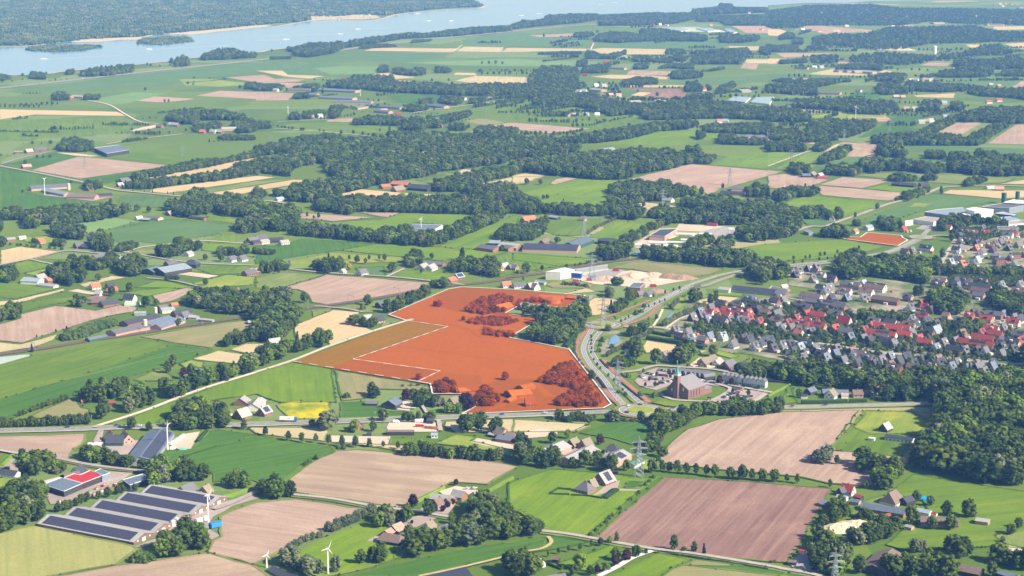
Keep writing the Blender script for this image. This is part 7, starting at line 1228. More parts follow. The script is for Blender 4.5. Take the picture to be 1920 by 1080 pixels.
# ---------------------------------------------------------------- pylons, masts, turbines
STEEL = plain('galvanised steel', (.33,.37,.38), .5, .4, .1, 1, .3); WPAINT = plain('white paint', (.82,.82,.80), .4, .4, .03, 1)
def pylon_meshes():
    mb = MB(); h = 36.0; wd = lambda z: 3.4 * (1 - z/h)**1.15 + .55; zs = [0, 5, 9.5, 13.5, 17, 20, 23, 26, 29, 32, 34.5]
    for i in range(len(zs)-1):
        a, b = wd(zs[i]), wd(zs[i+1]); A_ = [(sx*a, sy*a, zs[i]) for sx, sy in ((1,1),(-1,1),(-1,-1),(1,-1))]; B_ = [(sx*b, sy*b, zs[i+1]) for sx, sy in ((1,1),(-1,1),(-1,-1),(1,-1))]
        for k in range(4): mb.beam(A_[k], B_[k], .15); mb.beam(A_[k], B_[(k+1) % 4], .065); mb.beam(A_[(k+1) % 4], B_[k], .065); mb.beam(B_[k], B_[(k+1) % 4], .065)
    mb.beam((0,0,34.3),(0,0,36.5),.25); tower = mb.mesh('tower', STEEL); arms = []
    for z, l in ((20, 6.2), (25.5, 7.6), (31, 6.2)):
        mb = MB()
        for s in (-1, 1):
            for y in (-.6, .6): mb.beam((0, y, z), (s*l, 0, z+.3), .13); mb.beam((0, y, z+1.7), (s*l, 0, z+.4), .11)
            for k in (1, 2, 3): mb.beam((s*l*k/4, .45*(1-k/4), z), (s*l*k/4, 0, z+1.7*(1-k/4)), .08)
            mb.beam((s*l, 0, z+.3), (s*l, 0, z-2.0), .14)
        arms.append(mb.mesh('crossarm', STEEL))
    return tower, arms
PT, PA = pylon_meshes()
def pylon(px, py, hpx, deg, where):
    x, y = G(px, py); k = hpx / (PX(x, y)[1] - PX(x, y, 36)[1]); e = empty('power_pylon', (x, y, .3), math.radians(deg)); e.scale = (k, k, k)
    put('tower', PT, e); [put('crossarm', a, e) for a in PA]; thing(e, 'grey lattice power pylon ' + where, 'pylon', 'power pylons')
for a in ((1197.5,896,76,8,'rising beside the grey barns in the foreground'),(1565,1104,70,8,'cut by the bottom photo edge'),(1158,733,60,5,'between the dual road and the church houses'),(1131,613,57,5,'on the road by the upper roundabout'),(1110,519,44,5,'over the recycling yard'),(1095,446,42,5,'behind the solar barn beyond the railway'),(1243,388,34,10,'in the small wood by the pale ploughed field'),(1368.5,348,33,12,'on the pale ploughed field beyond the depot'),(1484,309,30,12,'between ploughed fields and far meadows'),(1582,267,25,12,'by the far right avenue'),(1668,247,24,12,'in the long far right meadow'),(1745,210,20,12,'above the far right wood'),(159.5,317,24,20,'in the pink field on the upper left plain'),(342.5,294,20,20,'on the green plain above the field strips'),(507,270,17,20,'in front of the middle wood at left'),(647,254,17,20,'by the far row of small trees'),(910,218,16,20,'on the far central pasture'),(1020,203,15,20,'on the far pasture by the hamlet'),(1395,153,13,20,'in the far green crop'),(1220,172,13,20,'above the far dark soil')): pylon(*a)
def turbine(px, py, hpx, bl, yaw, where, ph=20):
    x, y = G(px, py); h = hpx / (PX(x, y)[1] - PX(x, y, 1)[1]); e = empty('wind_turbine', (x, y, .3), math.radians(yaw)); mb = MB(); mb.cyl((0,0,-.3),(0,0,h),.75,.42,14); mb.build('tower', WPAINT, e); mb = MB(); mb.box(-.55,.55,-1.0,1.8,h-.3,h+.8); mb.cyl((0,-1.0,h+.25),(0,-1.7,h+.25),.5,.15,10); hub = mb.build('nacelle', WPAINT, e)
    for k in range(3):
        a = math.radians(ph + 120*k); mb = MB(); d = Vector((math.sin(a), 0, math.cos(a))); p = Vector((0,-1.35,h+.25)); sd = Vector((math.cos(a), .35, -math.sin(a))); q = [p + d*.3 + sd*.2, p + d*bl*.25 + sd*.55, p + d*bl, p + d*bl*.25 - sd*.25, p + d*.3 - sd*.2]
        mb.add([c + Vector((0,.1,0)) for c in q] + [c - Vector((0,.1,0)) for c in q], [(0,1,2,3,4),(9,8,7,6,5)] + [(i, 5+i, 5+(i+1) % 5, (i+1) % 5) for i in range(5)]); mb.build('blade', WPAINT, hub)
    thing(e, 'small white wind turbine ' + where, 'wind turbine', 'small wind turbines')
turbine(615,1077,48,6.2,35,'in the bright meadow at the photo bottom',25); turbine(390.5,980,50,6.0,60,'at the end of the solar-roofed barns',160); turbine(500,1064,23,4.2,30,'at the corner of the pink soil'); turbine(314.5,844,48,5.0,70,'beside the long solar shed',90); turbine(84,366,30,6,50,'at the poultry farm on the plain',60); turbine(789.5,433,22,5,20,'inside the avenue square'); turbine(1604,224,24,5,30,'by the far right meadow'); turbine(540,213,12,4,30,'on the far farm at left'); turbine(675.5,180,11,4,30,'among the large far sheds'); turbine(1470,362,12,4,30,'by the depot near the ploughed fields')
CAT = plain('catenary steel', (.33,.33,.32), .6, .3, .1, 1)
def portal(i):
    a, b = rail[i], rail[min(i+1, len(rail)-1)]; ang = math.atan2(b[1]-a[1], b[0]-a[0]); e = empty('catenary_portal', (a[0], a[1], .8), ang)
    for s in (-6.2, 6.2): mb = MB(); mb.beam((0,s,-.5),(0,s,8.2),.17); mb.build('mast', CAT, e)
    mb = MB(); mb.beam((0,-6.2,7.9),(0,6.2,7.9),.16); mb.beam((0,-2.2,7.9),(0,-2.2,6),.08); mb.beam((0,2.2,7.9),(0,2.2,6),.08); mb.build('crossbeam', CAT, e); thing(e, 'steel overhead wire portal across the railway', 'railway portal', 'overhead wire portals')
acc = 0.0
for i in range(1, len(rail)-4):
    acc += math.dist(rail[i], rail[i-1]); q = PX(*rail[i])
    if acc > 62 and 0 < q[0] < 1180: portal(i); acc = 0
def lamp(px, py, h=9):
    x, y = G(px, py); e = empty('street_lamp', (x, y, .8), RN.uniform(0, 6)); mb = MB(); mb.cyl((0,0,-.5),(0,0,h),.14,.09,6); mb.build('pole', STEEL, e); mb = MB(); mb.beam((0,0,h),(1.6,0,h+.2),.09); mb.box(1.2,2.0,-.2,.2,h+.05,h+.28); mb.build('lamp_head', WPAINT, e); thing(e, 'grey street lamp ' + near_phrase(px, py), 'street lamp', 'street lamps')
for p in ((1146,599),(1167,610),(1200,768),(1210,770),(1271,763),(994,776),(1476,760),(1637,754),(1730,756),(1556,756),(345,797),(172,799),(171,872),(704,792),(720,795),(1039,801)): lamp(*p)
# ---------------------------------------------------------------- vehicles
CARC = [plain(f'car paint {n_}', c_, .3, .5, .03, 1) for n_, c_ in (('black',(.02,.02,.025)),('dark blue',(.025,.045,.12)),('silver',(.48,.50,.52)),('white',(.80,.80,.80)),('grey',(.14,.15,.16)),('red',(.45,.02,.025)),('blue',(.03,.10,.42)))]
CARN = ['black','dark blue','silver','white','grey','red','blue']; TYRE = plain('tyre rubber', (.025,.025,.025), .9, .2, .1, 1)
def car_meshes():
    def loft(secs):
        mb = MB(); n_ = len(secs[0]); vs = [p for s in secs for p in s]; fs = [(j*n_+i, (j+1)*n_+i, (j+1)*n_+(i+1) % n_, j*n_+(i+1) % n_) for j in range(len(secs)-1) for i in range(n_)]; fs += [tuple(range(n_)), tuple(range(len(vs)-1, len(vs)-n_-1, -1))]; mb.add(vs, fs); return mb
    def sec(x, w_, z0, z1): return [(x, -w_, z0), (x, -w_*1.02, (z0+z1)/2), (x, -w_*.9, z1), (x, w_*.9, z1), (x, w_*1.02, (z0+z1)/2), (x, w_, z0)]
    body = loft([sec(-2.15,.72,.45,.78), sec(-1.9,.86,.25,.98), sec(-.6,.90,.22,1.0), sec(.9,.90,.22,.98), sec(1.8,.84,.25,.84), sec(2.15,.66,.42,.66)]); body.add(*[(lambda m_: (m_.v, m_.f))(loft([sec(-1.5,.62,1.40,1.47), sec(.25,.62,1.40,1.47)]))][0]); b = body.mesh('body')
    cab = loft([sec(-1.95,.74,.97,1.0), sec(-1.5,.72,.97,1.41), sec(.25,.72,.97,1.41), sec(1.05,.74,.95,.98)]).mesh('windows', GLASS); wh = MB(); wh.cyl((0,-.1,0),(0,.1,0),.33,.33,12); return b, cab, wh.mesh('wheel', TYRE)
CB, CC, CW = car_meshes()
def car(x, y, ang, z=0.9, col=None, label='parked in the church car park', wheels=False, grp='cars parked by the church'):
    k = RN.choices(range(7), (5,4,3,2,4,1,1))[0] if col is None else col; o = put('car', CB, None, (x, y, z), ang, mat=CARC[k]); put('windows', CC, o)
    if wheels:
        for sx in (-1.3, 1.35):
            for sy in (-.82, .82): put('wheel', CW, o, (sx, sy, .33))
    thing(o, f"{CARN[k]} car {label}", 'car', grp)
def carrow(ox, oy, p1, p2, n_, s=8, where=''):
    a, b = G(ox + p1[0]/s, oy + p1[1]/s), G(ox + p2[0]/s, oy + p2[1]/s); ang = math.atan2(b[1]-a[1], b[0]-a[0]) + math.pi/2
    for i in range(n_):
        if RN.random() < .12: continue
        t = i / max(1, n_-1); car(a[0]+(b[0]-a[0])*t, a[1]+(b[1]-a[1])*t, ang + RN.uniform(-.05,.05) + RN.choice((0, math.pi)), label=where, grp='cars parked in the rows by the church')
carrow(1200,640,(270,440),(455,470),13,where='in the top row of the church car park'); carrow(1200,640,(100,490),(220,520),9,where='in the second row of the church car park'); carrow(1200,640,(290,520),(430,535),10,where='in the row beside the arched terrace'); carrow(1200,640,(250,670),(340,610),10,where='in the slanting row beside the church'); carrow(1200,640,(340,640),(500,600),11,where='in the row nearest the church tower'); carrow(1200,640,(150,570),(260,590),8,where='in the short row of the church car park'); carrow(1200,640,(0,540),(60,560),4,where='at the left end of the church car park'); carrow(1200,640,(1250,860),(1390,795),9,where='in the row right of the church lawn'); carrow(1200,640,(1400,800),(1520,770),7,where='beside the small round tree by the church'); carrow(1200,640,(1500,870),(1690,835),9,where='in the lower right church parking row'); carrow(1200,640,(1440,740),(1530,725),6,where='in the upper right church parking row'); carrow(1200,640,(1230,640),(1480,675),10,where='in front of the slim house row'); carrow(1200,640,(1560,670),(1780,715),10,where='along the slim house row'); carrow(1200,640,(510,545),(700,575),7,where='under the arched terrace'); carrow(1200,640,(820,590),(990,620),6,where='behind the church roof')
for p, d, c_, wh in (((1022,777.5),-3,3,'driving on the main road below the orange plot'),((942,780),-3,6,'driving on the main road near the plot corner'),((127,804),-3,0,'driving on the left part of the main road'),((219,801),-3,6,'driving on the main road near the sandy lane'),((1178,764),30,3,'entering the big roundabout'),((1200,762.5),0,1,'on the far side of the big roundabout'),((1175,777),-20,0,'on the near side of the big roundabout'),((1262,768),-3,0,'leaving the big roundabout'),((1284,767),-3,1,'on the main road below the church'),((1486,765),-6,5,'driving on the right part of the main road'),((1548,762.5),-6,0,'driving behind the red car on the main road'),((1330,750),-4,0,'on the church lane'),((262,801.5),-3,3,'on the main road behind the round trees'),((744,793),-4,4,'parked at the main road yard'),((793,960.5),-15,3,'parked at the thatched house in the grove'),((877,919),10,2,'parked on the pale farmyard'),((890,919.5),10,3,'parked at the end of the pale farmyard'),((424,939),30,4,'parked beside the clipped drive hedge'),((1505,672),0,3,'parked on the estate road')):
    x, y = G(*p); car(x, y, math.radians(d), 1.75, c_, wh, True, 'cars on the roads')
def truck(p, d):
    x, y = G(*p); e = empty('articulated_truck', (x, y, 1.7), math.radians(d)); mb = MB(); mb.box(-8,5.2,-1.28,1.28,1.05,4.0); tr = mb.build('trailer', WPAINT, e); mb = MB(); mb.add([(5.7,-1.2,.6),(8,-1.2,.6),(8,1.2,.6),(5.7,1.2,.6),(5.7,-1.2,3.4),(7.6,-1.2,3.6),(7.6,1.2,3.6),(5.7,1.2,3.4),(8.05,-1.2,2.0),(8.05,1.2,2.0)], [(3,2,1,0),(4,5,6,7),(0,1,8,5,4),(2,3,7,6,9),(1,2,9,8),(8,9,6,5),(3,0,4,7)]); cb = mb.build('cab', plain('blue truck paint', (.02,.22,.55), .4, .4, .03, 1), e); mb = MB(); mb.box(7.72,8.0,-1.05,1.05,2.15,3.1); mb.build('windscreen', GLASS, cb)
    m2 = MB(); m2.box(-1.2,1.6,-1.31,-1.285,2.2,3.0); m2.build('logo', plain('faded orange print', (.75,.45,.30), .6, .2, .1, 2), tr)
    for sx in (-6.4,-5.2,-4.0,4.6,7.0):
        for sy in (-1.05,1.05): mb = MB(); mb.cyl((sx,sy-.16,.5),(sx,sy+.16,.5),.5,.5,12); mb.build('wheel', TYRE, e)
    thing(e, 'white articulated lorry with blue cab on the main road', 'lorry')
truck((541,792.5), -3)
def van(p, d, col, label, L=6, h=2.6):
    x, y = G(*p); e = empty('van', (x, y, .6), math.radians(d)); mb = MB(); mb.add([(-L/2,-1,.3),(L/2,-1,.3),(L/2,1,.3),(-L/2,1,.3),(-L/2,-.95,h),(L/2-1.7,-.95,h),(L/2-1.7,.95,h),(-L/2,.95,h),(L/2,-.95,1.2),(L/2,.95,1.2)], [(3,2,1,0),(4,5,6,7),(0,1,8,5,4),(2,3,7,6,9),(1,2,9,8),(8,9,6,5),(3,0,4,7)]); mb.build('body', CARC[col], e)
    for sx in (-L*.3, L*.3):
        for sy in (-.9,.9): mb = MB(); mb.cyl((sx,sy-.12,.35),(sx,sy+.12,.35),.35,.35,10); mb.build('wheel', TYRE, e)
    thing(e, label, 'van')
van((732,815),-5,6,'blue lorry parked beside the dark long shed',7,3); van((743,793.5),-8,3,'white van in the pale main road yard'); van((786,793),-8,3,'white box van at the right end of the main road yard'); van((1372,432),-5,3,'white van among the depot trucks',9,3.5); van((765,815),0,5,'red trailer in the main road yard',5,2); van((787,801),0,5,'long red machine in the main road yard',8,2); van((1080,529),10,5,'red dump truck in the recycling yard',8,3); van((1105,527),10,5,'red excavator truck beside the recycling heap',7,3); van((1155,509),-5,5,'red loader at the recycling yard edge',9,3); van((1225,538),5,5,'red crane truck by the sand heaps',9,3)
# ---------------------------------------------------------------- tanks, silos, heaps, boats, small things
def cylthing(name, p, r, h, mat, label, cat, top=True, open_=False):
    x, y = G(*p); e = empty(name, (x, y, .3)); mb = MB(); mb.cyl((0,0,-.3),(0,0,h),r,r,28); b_ = mb.build('shell', mat, e); mb = MB(); mb.cyl((0,0,h+.02),(0,0,h + (r*.35 if top else .3)),r*1.02,.2 if top else r*1.02,28); mb.build('lid', mat if not open_ else ROOF['brown'], e); thing(e, label, cat)
cylthing('slurry_tank', c4(2,1,[(716,745)])[0], 14, 5, ROOF['dark'], 'dark round slurry tank beside the blue barn', 'tank', False); cylthing('silo', c4(0,2,[(1090,312)])[0], 2.4, 11, WALL['cream'], 'cream silo on the railway farm', 'silo'); cylthing('silo', c4(0,2,[(1168,205)])[0], 2, 9, WALL['cream'], 'small cream silo behind the railway farm sheds', 'silo'); cylthing('silo', z8(1680,360,[(1615,175)])[0], 4, 17, WALL['green'], 'left green silo in the factory area', 'silo', False); cylthing('silo', z8(1680,360,[(1820,125)])[0], 3.5, 14, WALL['green'], 'right green silo in the factory area', 'silo', False)
cylthing('storage_tank', s8(1000,470,285,790)[0], 10, 5, ROOF['plotroof'], 'round orange-tinted tank inside the orange plot', 'tank'); cylthing('silo', c4(0,3,[(1298,710)])[0], 1.7, 4.5, WPAINT, 'left white feed silo beside the solar barns', 'silo'); cylthing('silo', c4(0,3,[(1328,690)])[0], 1.7, 4.5, WPAINT, 'right white feed silo beside the solar barns', 'silo'); cylthing('water_basin', c4(0,3,[(1500,740)])[0], 6.5, 2, WALL['grey'], 'low round basin beside the foreground turbine', 'basin', False); cylthing('silo', c4(3,0,[(1250,405)])[0], 7, 26, WPAINT, 'white tower silo in the far upper right', 'silo'); cylthing('storage_tank', c4(2,0,[(1110,770)])[0], 16, 4, WPAINT, 'white domed basin in the far hamlet', 'tank'); cylthing('silo', c4(0,1,[(516,345)])[0], 2.5, 11, WALL['cream'], 'cream silo at the poultry farm', 'silo'); cylthing('swimming_pool', c4(3,3,[(1168,510)])[0], 4.5, 1.3, plain('bright blue pool', (.02,.42,.70), .3, .4, .05, 1), 'bright blue round pool behind the farm sheds', 'pool', False)
for k, (x, y, L) in enumerate(((1305,690,30),(1340,735,28),(1410,705,22),(1230,752,34),(1180,778,22),(1090,752,26),(1050,778,20),(970,770,22),(1450,690,18))):
    gx, gy = G(*c4(2,1,[(x, y)])[0]); e = empty('gas_tank', (gx, gy, .6), math.radians(-12)); mb = MB(); mb.cyl((-L/2,0,2),(L/2,0,2),1.9,1.9,16); mb.cyl((L/2,0,2),(L/2+1.2,0,2),1.9,.5,16); mb.cyl((-L/2-1.2,0,2),(-L/2,0,2),.5,1.9,16); mb.build('vessel', WPAINT, e); [(lambda m_: (m_.box(s*L*.3-.4, s*L*.3+.4, -1.5, 1.5, -.6, 1), m_.build('saddle', WALL['grey'], e)))(MB()) for s in (-1, 1)]; thing(e, 'white lying tank in the depot yard', 'tank', 'white lying tanks')
def heap(p, r, h, mat, label):
    x, y = G(*p); rr = random.Random(int(x)); v = [(0,0,h)]; n_ = 18; f = []
    for j, (k, z) in enumerate(((.3,.86),(.6,.5),(.85,.18),(1.05,-.05))):
        for i in range(n_): a = 2*math.pi*i/n_; q = r*k*(1+rr.uniform(-.14,.14)); v.append((math.cos(a)*q*1.5, math.sin(a)*q, h*z*(1+rr.uniform(-.15,.15))))
    f += [(0, 1+i, 1+(i+1) % n_) for i in range(n_)] + [(1+j*n_+i, 1+(j+1)*n_+i, 1+(j+1)*n_+(i+1) % n_, 1+j*n_+(i+1) % n_) for j in range(3) for i in range(n_)]
    me = bpy.data.meshes.new('heap'); me.from_pydata(v, [], f); me.materials.append(mat); thing(put('sand_heap', me, None, (x, y, .4)), label, 'heap')
SANDM = plain('loose sand', (.58,.44,.33), .95, .1, .18, .4); EARTH = plain('dark earth', (.33,.22,.16), .95, .1, .2, .4); RUB = plain('broken rubble', (.50,.38,.29), .95, .1, .5, .8)
heap(s8(1000,470,1530,395)[0], 15, 6.5, SANDM, 'largest grey-pink sand heap in the recycling yard'); heap(s8(1000,470,1810,390)[0], 12, 5.5, SANDM, 'sand heap right of the largest one'); heap(s8(1000,470,2030,400)[0], 12, 5.5, EARTH, 'brown sand heap in the recycling yard'); heap(s8(1000,470,1090,440)[0], 14, 5, RUB, 'mixed rubble heap in the recycling yard'); heap(s8(1000,470,1860,620)[0], 10, 4, EARTH, 'red-brown earth heap beside the road'); heap(s8(1000,470,1740,450)[0], 9, 4, RUB, 'small grey rubble heap'); heap(s8(1000,470,2250,420)[0], 12, 5, EARTH, 'last brown heap of the recycling yard'); heap(c4(3,3,[(560,728)])[0], 11, 4.5, plain('yellow sand', (.72,.58,.38), .95, .1, .12, .4), 'left bright heap of the sand bank'); heap(c4(3,3,[(680,705)])[0], 12, 4, plain('yellow sand', (.72,.58,.38)), 'right bright heap of the sand bank'); heap(c4(3,3,[(600,805)])[0], 3, 2, SANDM, 'small sand heap in front of the sand bank')
def arch(p1, p2, Wd, hh, mat, label):
    a, b = G(*p1), G(*p2); L = math.dist(a, b); mb = MB(); n_ = 11; ar = [(-Wd/2*math.cos(math.pi*i/(n_-1)), hh*math.sin(math.pi*i/(n_-1))) for i in range(n_)]; mb.add([(-L/2, q, z) for q, z in ar] + [(L/2, q, z) for q, z in ar], [(i, n_+i, n_+i+1, i+1) for i in range(n_-1)] + [tuple(range(n_)), tuple(range(2*n_-1, n_-1, -1))])
    thing(mb.build('polytunnel', mat, None, ((a[0]+b[0])/2, (a[1]+b[1])/2, .3), math.atan2(b[1]-a[1], b[0]-a[0])), label, 'tunnel')
arch(*c4(0,2,[(945,132),(1045,136)]), 11, 5.5, plain('pale green tunnel sheet', (.50,.62,.46), .6, .3, .08, .5), 'pale green arched tunnel behind the railway farm')
def boxes(p1, p2, n_, sz, mat, label, cat, nm):
    a, b = G(*p1), G(*p2); ang = math.atan2(b[1]-a[1], b[0]-a[0])
    for i in range(n_):
        t = (i + .5) / n_; mb = MB(); j = [k*RN.uniform(.85,1.1) for k in sz]; mb.box(-j[0]/2,j[0]/2,-j[1]/2,j[1]/2,0,j[2]); mb.box(-j[0]/2+.1,j[0]/2-.1,-j[1]/2+.1,j[1]/2-.1,j[2],j[2]+.15); o = mb.build(nm, mat, None, (a[0]+(b[0]-a[0])*t, a[1]+(b[1]-a[1])*t, .6), ang + RN.uniform(-.06,.06)); thing(o, label, cat, label)
boxes(*c4(0,3,[(1275,135),(1320,133)]), 4, (1.6,2,1.8), WPAINT, 'wrapped white bale in the sandy bale yard front row', 'bale', 'wrapped_bale'); boxes(*c4(0,3,[(1350,138),(1400,136)]), 5, (1.6,2,1.8), plain('mint wrap', (.25,.62,.60), .5, .4, .1, 1), 'mint-wrapped bale in the sandy bale yard', 'bale', 'wrapped_bale'); boxes(*c4(0,3,[(1275,105),(1380,35)]), 9, (2.2,2.4,2.2), WPAINT, 'wrapped white bale along the hedge of the bale yard', 'bale', 'wrapped_bale'); boxes(*c4(0,3,[(660,105),(780,100)]), 8, (2.2,2,2.2), WPAINT, 'stacked white bale beside the timber farmhouse', 'bale', 'wrapped_bale'); boxes(*c4(0,3,[(610,165),(640,140)]), 3, (3,2.4,2), WPAINT, 'white bale behind the tree belt', 'bale', 'wrapped_bale')
for nm_, mt_ in (('crimson', ROOF['crimson']), ('white', WPAINT), ('timber', plain('sawn timber', (.48,.33,.19), .8, .2, .2, 1)), ('green', plain('green machine', (.03,.40,.10), .5, .3, .1, 1))):
    for (p1, p2, n_) in (((640,470),(800,400),7), ((680,490),(890,390),8), ((420,510),(480,540),2)): boxes(*c4(0,3,[(p1[0]+RN.randint(-6,6), p1[1]+RN.randint(-4,8)), (p2[0], p2[1]+RN.randint(-4,8))]), max(1, n_//2), (2.4,1.6,1.4), mt_, f"{'red' if nm_ == 'crimson' else nm_} stacked goods in the open rows of the timber yard", 'goods', 'stacked_goods')
boxes(*c4(0,3,[(1480,682),(1550,662)]), 3, (5,2.6,2.8), WPAINT, 'white container at the foot of the foreground turbine', 'container', 'container'); boxes(*c4(0,3,[(1590,722),(1640,708)]), 1, (9,4,3.5), plain('bright blue tarpaulin', (.05,.28,.62), .5, .3, .1, 1), 'bright blue container beside the pink soil', 'container', 'container')
boxes(s8(800,770,-20,270)[0], s8(800,770,160,290)[0], 6, (3,2.4,2), plain('coloured goods', (.45,.20,.12), .6, .3, .3, .6), 'coloured crate in the main road yard', 'crate', 'crate'); boxes(s8(560,770,1760,180)[0], s8(560,770,1860,180)[0], 3, (4,2.5,3), WPAINT, 'white container in the main road yard', 'container', 'container')
boxes(s8(1000,470,760,305)[0], s8(1000,470,1090,265)[0], 9, (4,2.5,2.2), plain('yellow machine', (.66,.40,.04), .5, .3, .2, .6), 'yellow machine along the bunker wall', 'machine', 'machine'); boxes(s8(1000,470,840,420)[0], s8(1000,470,920,420)[0], 2, (6,3,3), plain('blue cabin', (.15,.30,.45), .5, .3, .1, 1), 'blue site cabin in the recycling yard', 'cabin', 'site_cabin')
HULL = WPAINT
def boat(p, L, d, label):
    x, y = G(*p); e = empty('boat', (x, y, 1.65), math.radians(d)); mb = MB(); b_ = L*.16; mb.add([(-L/2,-b_,0),(L*.2,-b_,0),(L/2,0,0),(L*.2,b_,0),(-L/2,b_,0),(-L/2,-b_*1.2,1.4),(L*.22,-b_*1.2,1.5),(L*.56,0,1.9),(L*.22,b_*1.2,1.5),(-L/2,b_*1.2,1.4)], [(4,3,2,1,0),(5,6,7,8,9)] + [(i, (i+1) % 5, 5+(i+1) % 5, 5+i) for i in range(5)]); mb.build('hull', HULL, e); mb = MB(); mb.box(-L*.25,L*.12,-b_*.8,b_*.8,1.4,3.0); mb.build('cabin', HULL, e); thing(e, label, 'boat', 'boats on the lake')
for p, L, d, lb in ((c4(0,0,[(325,446)])[0],22,10,'small dark-hulled boat left on the lake'),(c4(0,0,[(1116,373)])[0],20,10,'white boat beside the shorter island'),(c4(1,0,[(225,299)])[0],24,10,'white motor boat heading along the lake'),(c4(1,0,[(628,258)])[0],26,10,'largest white boat on the lake'),(c4(1,0,[(763,222)])[0],22,10,'white boat in front of the camping shore'),(c4(1,0,[(1210,104)])[0],24,10,'white boat close to the far headland'),(c4(2,0,[(197,106)])[0],34,10,'reddish barge on the far lake'),(c4(2,0,[(70,120)])[0],22,10,'small white boat left of the barge'),(c4(2,0,[(765,25)])[0],30,0,'tiny white boat on the most distant water'),(c4(2,0,[(665,36)])[0],28,0,'tiny white boat beside another on the distant water'),(c4(1,0,[(1463,160)])[0],20,10,'small boat in the wide water'),(c4(1,0,[(1295,160)])[0],20,10,'small boat left in the wide water')): boat(p, L, d, lb)
FOAM = plain('pale boat wake', (.52,.60,.66), .5, .3, .1, .1)
for a, b in (((325,446),(900,420)),((1116,373),(1700,345))): dashes('wake', [G(*p) for p in c4(0,0,[a, b])], 6, FOAM, 1.62, 900, 1)
for a, b in (((0,308),(225,299)),((60,270),(628,258)),((763,222),(1000,212))): dashes('wake', [G(*p) for p in c4(1,0,[a, b])], 6, FOAM, 1.62, 900, 1)
# camping shore: caravans
for i in range(30):
    x, y = c4(1,0,[(RN.uniform(380, 940), RN.uniform(112, 148))])[0]; gx, gy = G(x, y); mb = MB(); L, Wd = RN.uniform(7,12), RN.uniform(4,6); mb.box(-L/2,L/2,-Wd/2,Wd/2,0,3.5); mb.add([(-L/2-.3,-Wd/2-.3,3.5),(L/2+.3,-Wd/2-.3,3.5),(L/2+.3,Wd/2+.3,3.5),(-L/2-.3,Wd/2+.3,3.5),(-L/2,0,5.5),(L/2,0,5.5)], [(0,1,5,4),(2,3,4,5),(1,2,5),(3,0,4)]); thing(mb.build('caravan', ROOF['light'], None, (gx, gy, 1.8), RN.uniform(-.6,.6)), 'white holiday caravan on the camping shore across the lake', 'caravan', 'caravans on the far shore')
field('straw_pale', c4(1,0,[(380,160),(400,112),(560,120),(700,108),(900,118),(940,140),(800,150),(560,148)]), name='shore', z=1.78)
# motorway traffic
mg = smooth([G(*p) for p in R4(0,0,0,660,380,620,1000,550,1480,500,1920,452)+R4(1,0,130,438,640,376,1000,327,1540,272,1920,236)])
for i in range(46):
    k = RN.randrange(len(mg)-1); t = RN.random(); a, b = mg[k], mg[k+1]; ang = math.atan2(b[1]-a[1], b[0]-a[0]); o_ = RN.choice((-8,-4.5,4.5,8)); x, y = a[0]+(b[0]-a[0])*t - math.sin(ang)*o_, a[1]+(b[1]-a[1])*t + math.cos(ang)*o_; car(x, y, ang + (0 if o_ < 0 else math.pi), 1.0, None, 'travelling on the far lakeside motorway', False, 'cars on the motorway')
# cattle on the pasture
COWM = plain('cattle hide', (.09,.075,.07), .9, .1, .5, .8)
def cow_mesh():
    bm = bmesh.new(); chain = [((-1.0,0,1.1),.34),((-.3,0,1.15),.38),((.5,0,1.15),.38),((.95,0,1.35),.24),((1.3,0,1.5),.2),((1.65,0,1.35),.13)]
    mb = MB(); n_ = 8; vs = []
    for (x, y, z), r in chain: vs += [(x, y + r*.75*math.cos(2*math.pi*i/n_), z + r*math.sin(2*math.pi*i/n_)) for i in range(n_)]
    mb.add(vs, [(j*n_+i, j*n_+(i+1) % n_, (j+1)*n_+(i+1) % n_, (j+1)*n_+i) for j in range(len(chain)-1) for i in range(n_)] + [tuple(range(n_))[::-1], tuple(range(len(vs)-n_, len(vs)))]); bm.free()
    for sx in (-.85,.65):
        for sy in (-.2,.2): mb.cyl((sx,sy,1.0),(sx+.05,sy,.5),.13,.08,6); mb.cyl((sx+.05,sy,.5),(sx,sy,0),.08,.06,6)
    return mb.mesh('cow', COWM)
CM = cow_mesh()
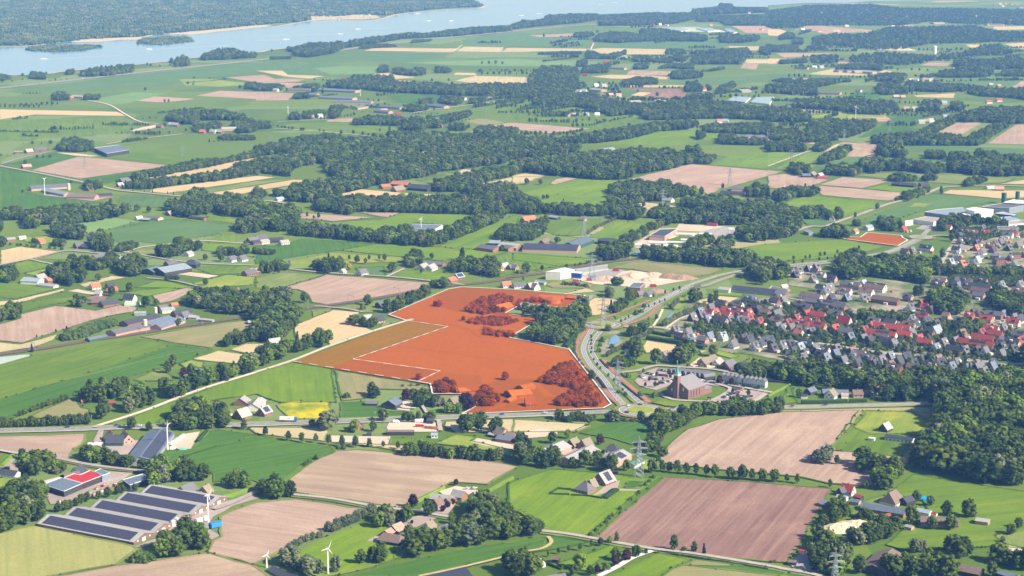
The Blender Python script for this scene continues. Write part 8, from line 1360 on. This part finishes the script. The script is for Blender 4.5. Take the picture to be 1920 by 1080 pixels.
for c_, r_, x, y in ((0,1,1480,715),(0,1,1535,705),(0,1,1592,695),(0,1,1655,688),(0,1,1712,680),(2,1,215,355),(2,1,345,385),(2,1,410,335),(0,1,965,12),(0,1,985,8),(0,1,1010,5),(0,1,940,10),(1,3,905,855),(3,3,585,92),(1,1,1275,275),(1,1,1262,278)):
    x, y = G(*c4(c_, r_, [(x, y)])[0]); thing(put('cow', CM, None, (x, y, .75), RN.uniform(0,6.28)), 'dark cow standing on pasture ' + near_phrase(*PX(x, y)), 'cow', 'grazing cattle')
# ---------------------------------------------------------------- haze: one closed box of even, thin air
hz = MB(); hz.box(-9400, 9400, -260, 15900, -1.5, H + 14); ho = hz.build('haze', None); ho['kind'] = 'stuff'
hm = bpy.data.materials.new('haze'); hm.use_nodes = True; t = hm.node_tree; t.nodes.remove(t.nodes["Principled BSDF"]); pv = N(t, "ShaderNodeVolumePrincipled")
pv.inputs["Color"].default_value = (.16,.38,1,1); pv.inputs["Absorption Color"].default_value = (1,1,1,1); pv.inputs["Density"].default_value = 7.4e-5; pv.inputs["Anisotropy"].default_value = 0.0; t.links.new(pv.outputs[0], t.nodes["Material Output"].inputs["Volume"]); ho.data.materials.append(hm)
# ---------------------------------------------------------------- labels single out each thing
ONES = ['', 'first', 'second', 'third', 'fourth', 'fifth', 'sixth', 'seventh', 'eighth', 'ninth', 'tenth', 'eleventh', 'twelfth', 'thirteenth', 'fourteenth', 'fifteenth', 'sixteenth', 'seventeenth', 'eighteenth', 'nineteenth']
TENS = ['', '', 'twenty', 'thirty', 'forty', 'fifty', 'sixty', 'seventy', 'eighty', 'ninety']
def ordinal(n):
    if n > 100: return 'hundred-and-' + ordinal(n - 100)
    if n == 100: return 'hundredth'
    if n < 20: return ONES[n]
    return (TENS[n // 10][:-1] + 'ieth') if n % 10 == 0 else TENS[n // 10] + '-' + ONES[n % 10]
by = {}
for o in LABELS: by.setdefault(o['label'], []).append(o)
for lab, os_ in by.items():
    if len(os_) < 2: continue
    os_.sort(key=lambda o: PX(o.location.x, o.location.y)[0])
    for i, o in enumerate(os_):
        o['label'] = ('leftmost ' if i == 0 else 'rightmost ' if i == len(os_) - 1 else ordinal(i + 1) + ' from left, ') + lab
        wds = o['label'].split()
        if len(wds) > 16: o['label'] = ' '.join(w_ for w_ in wds if w_ not in ('the', 'a', 'of'))
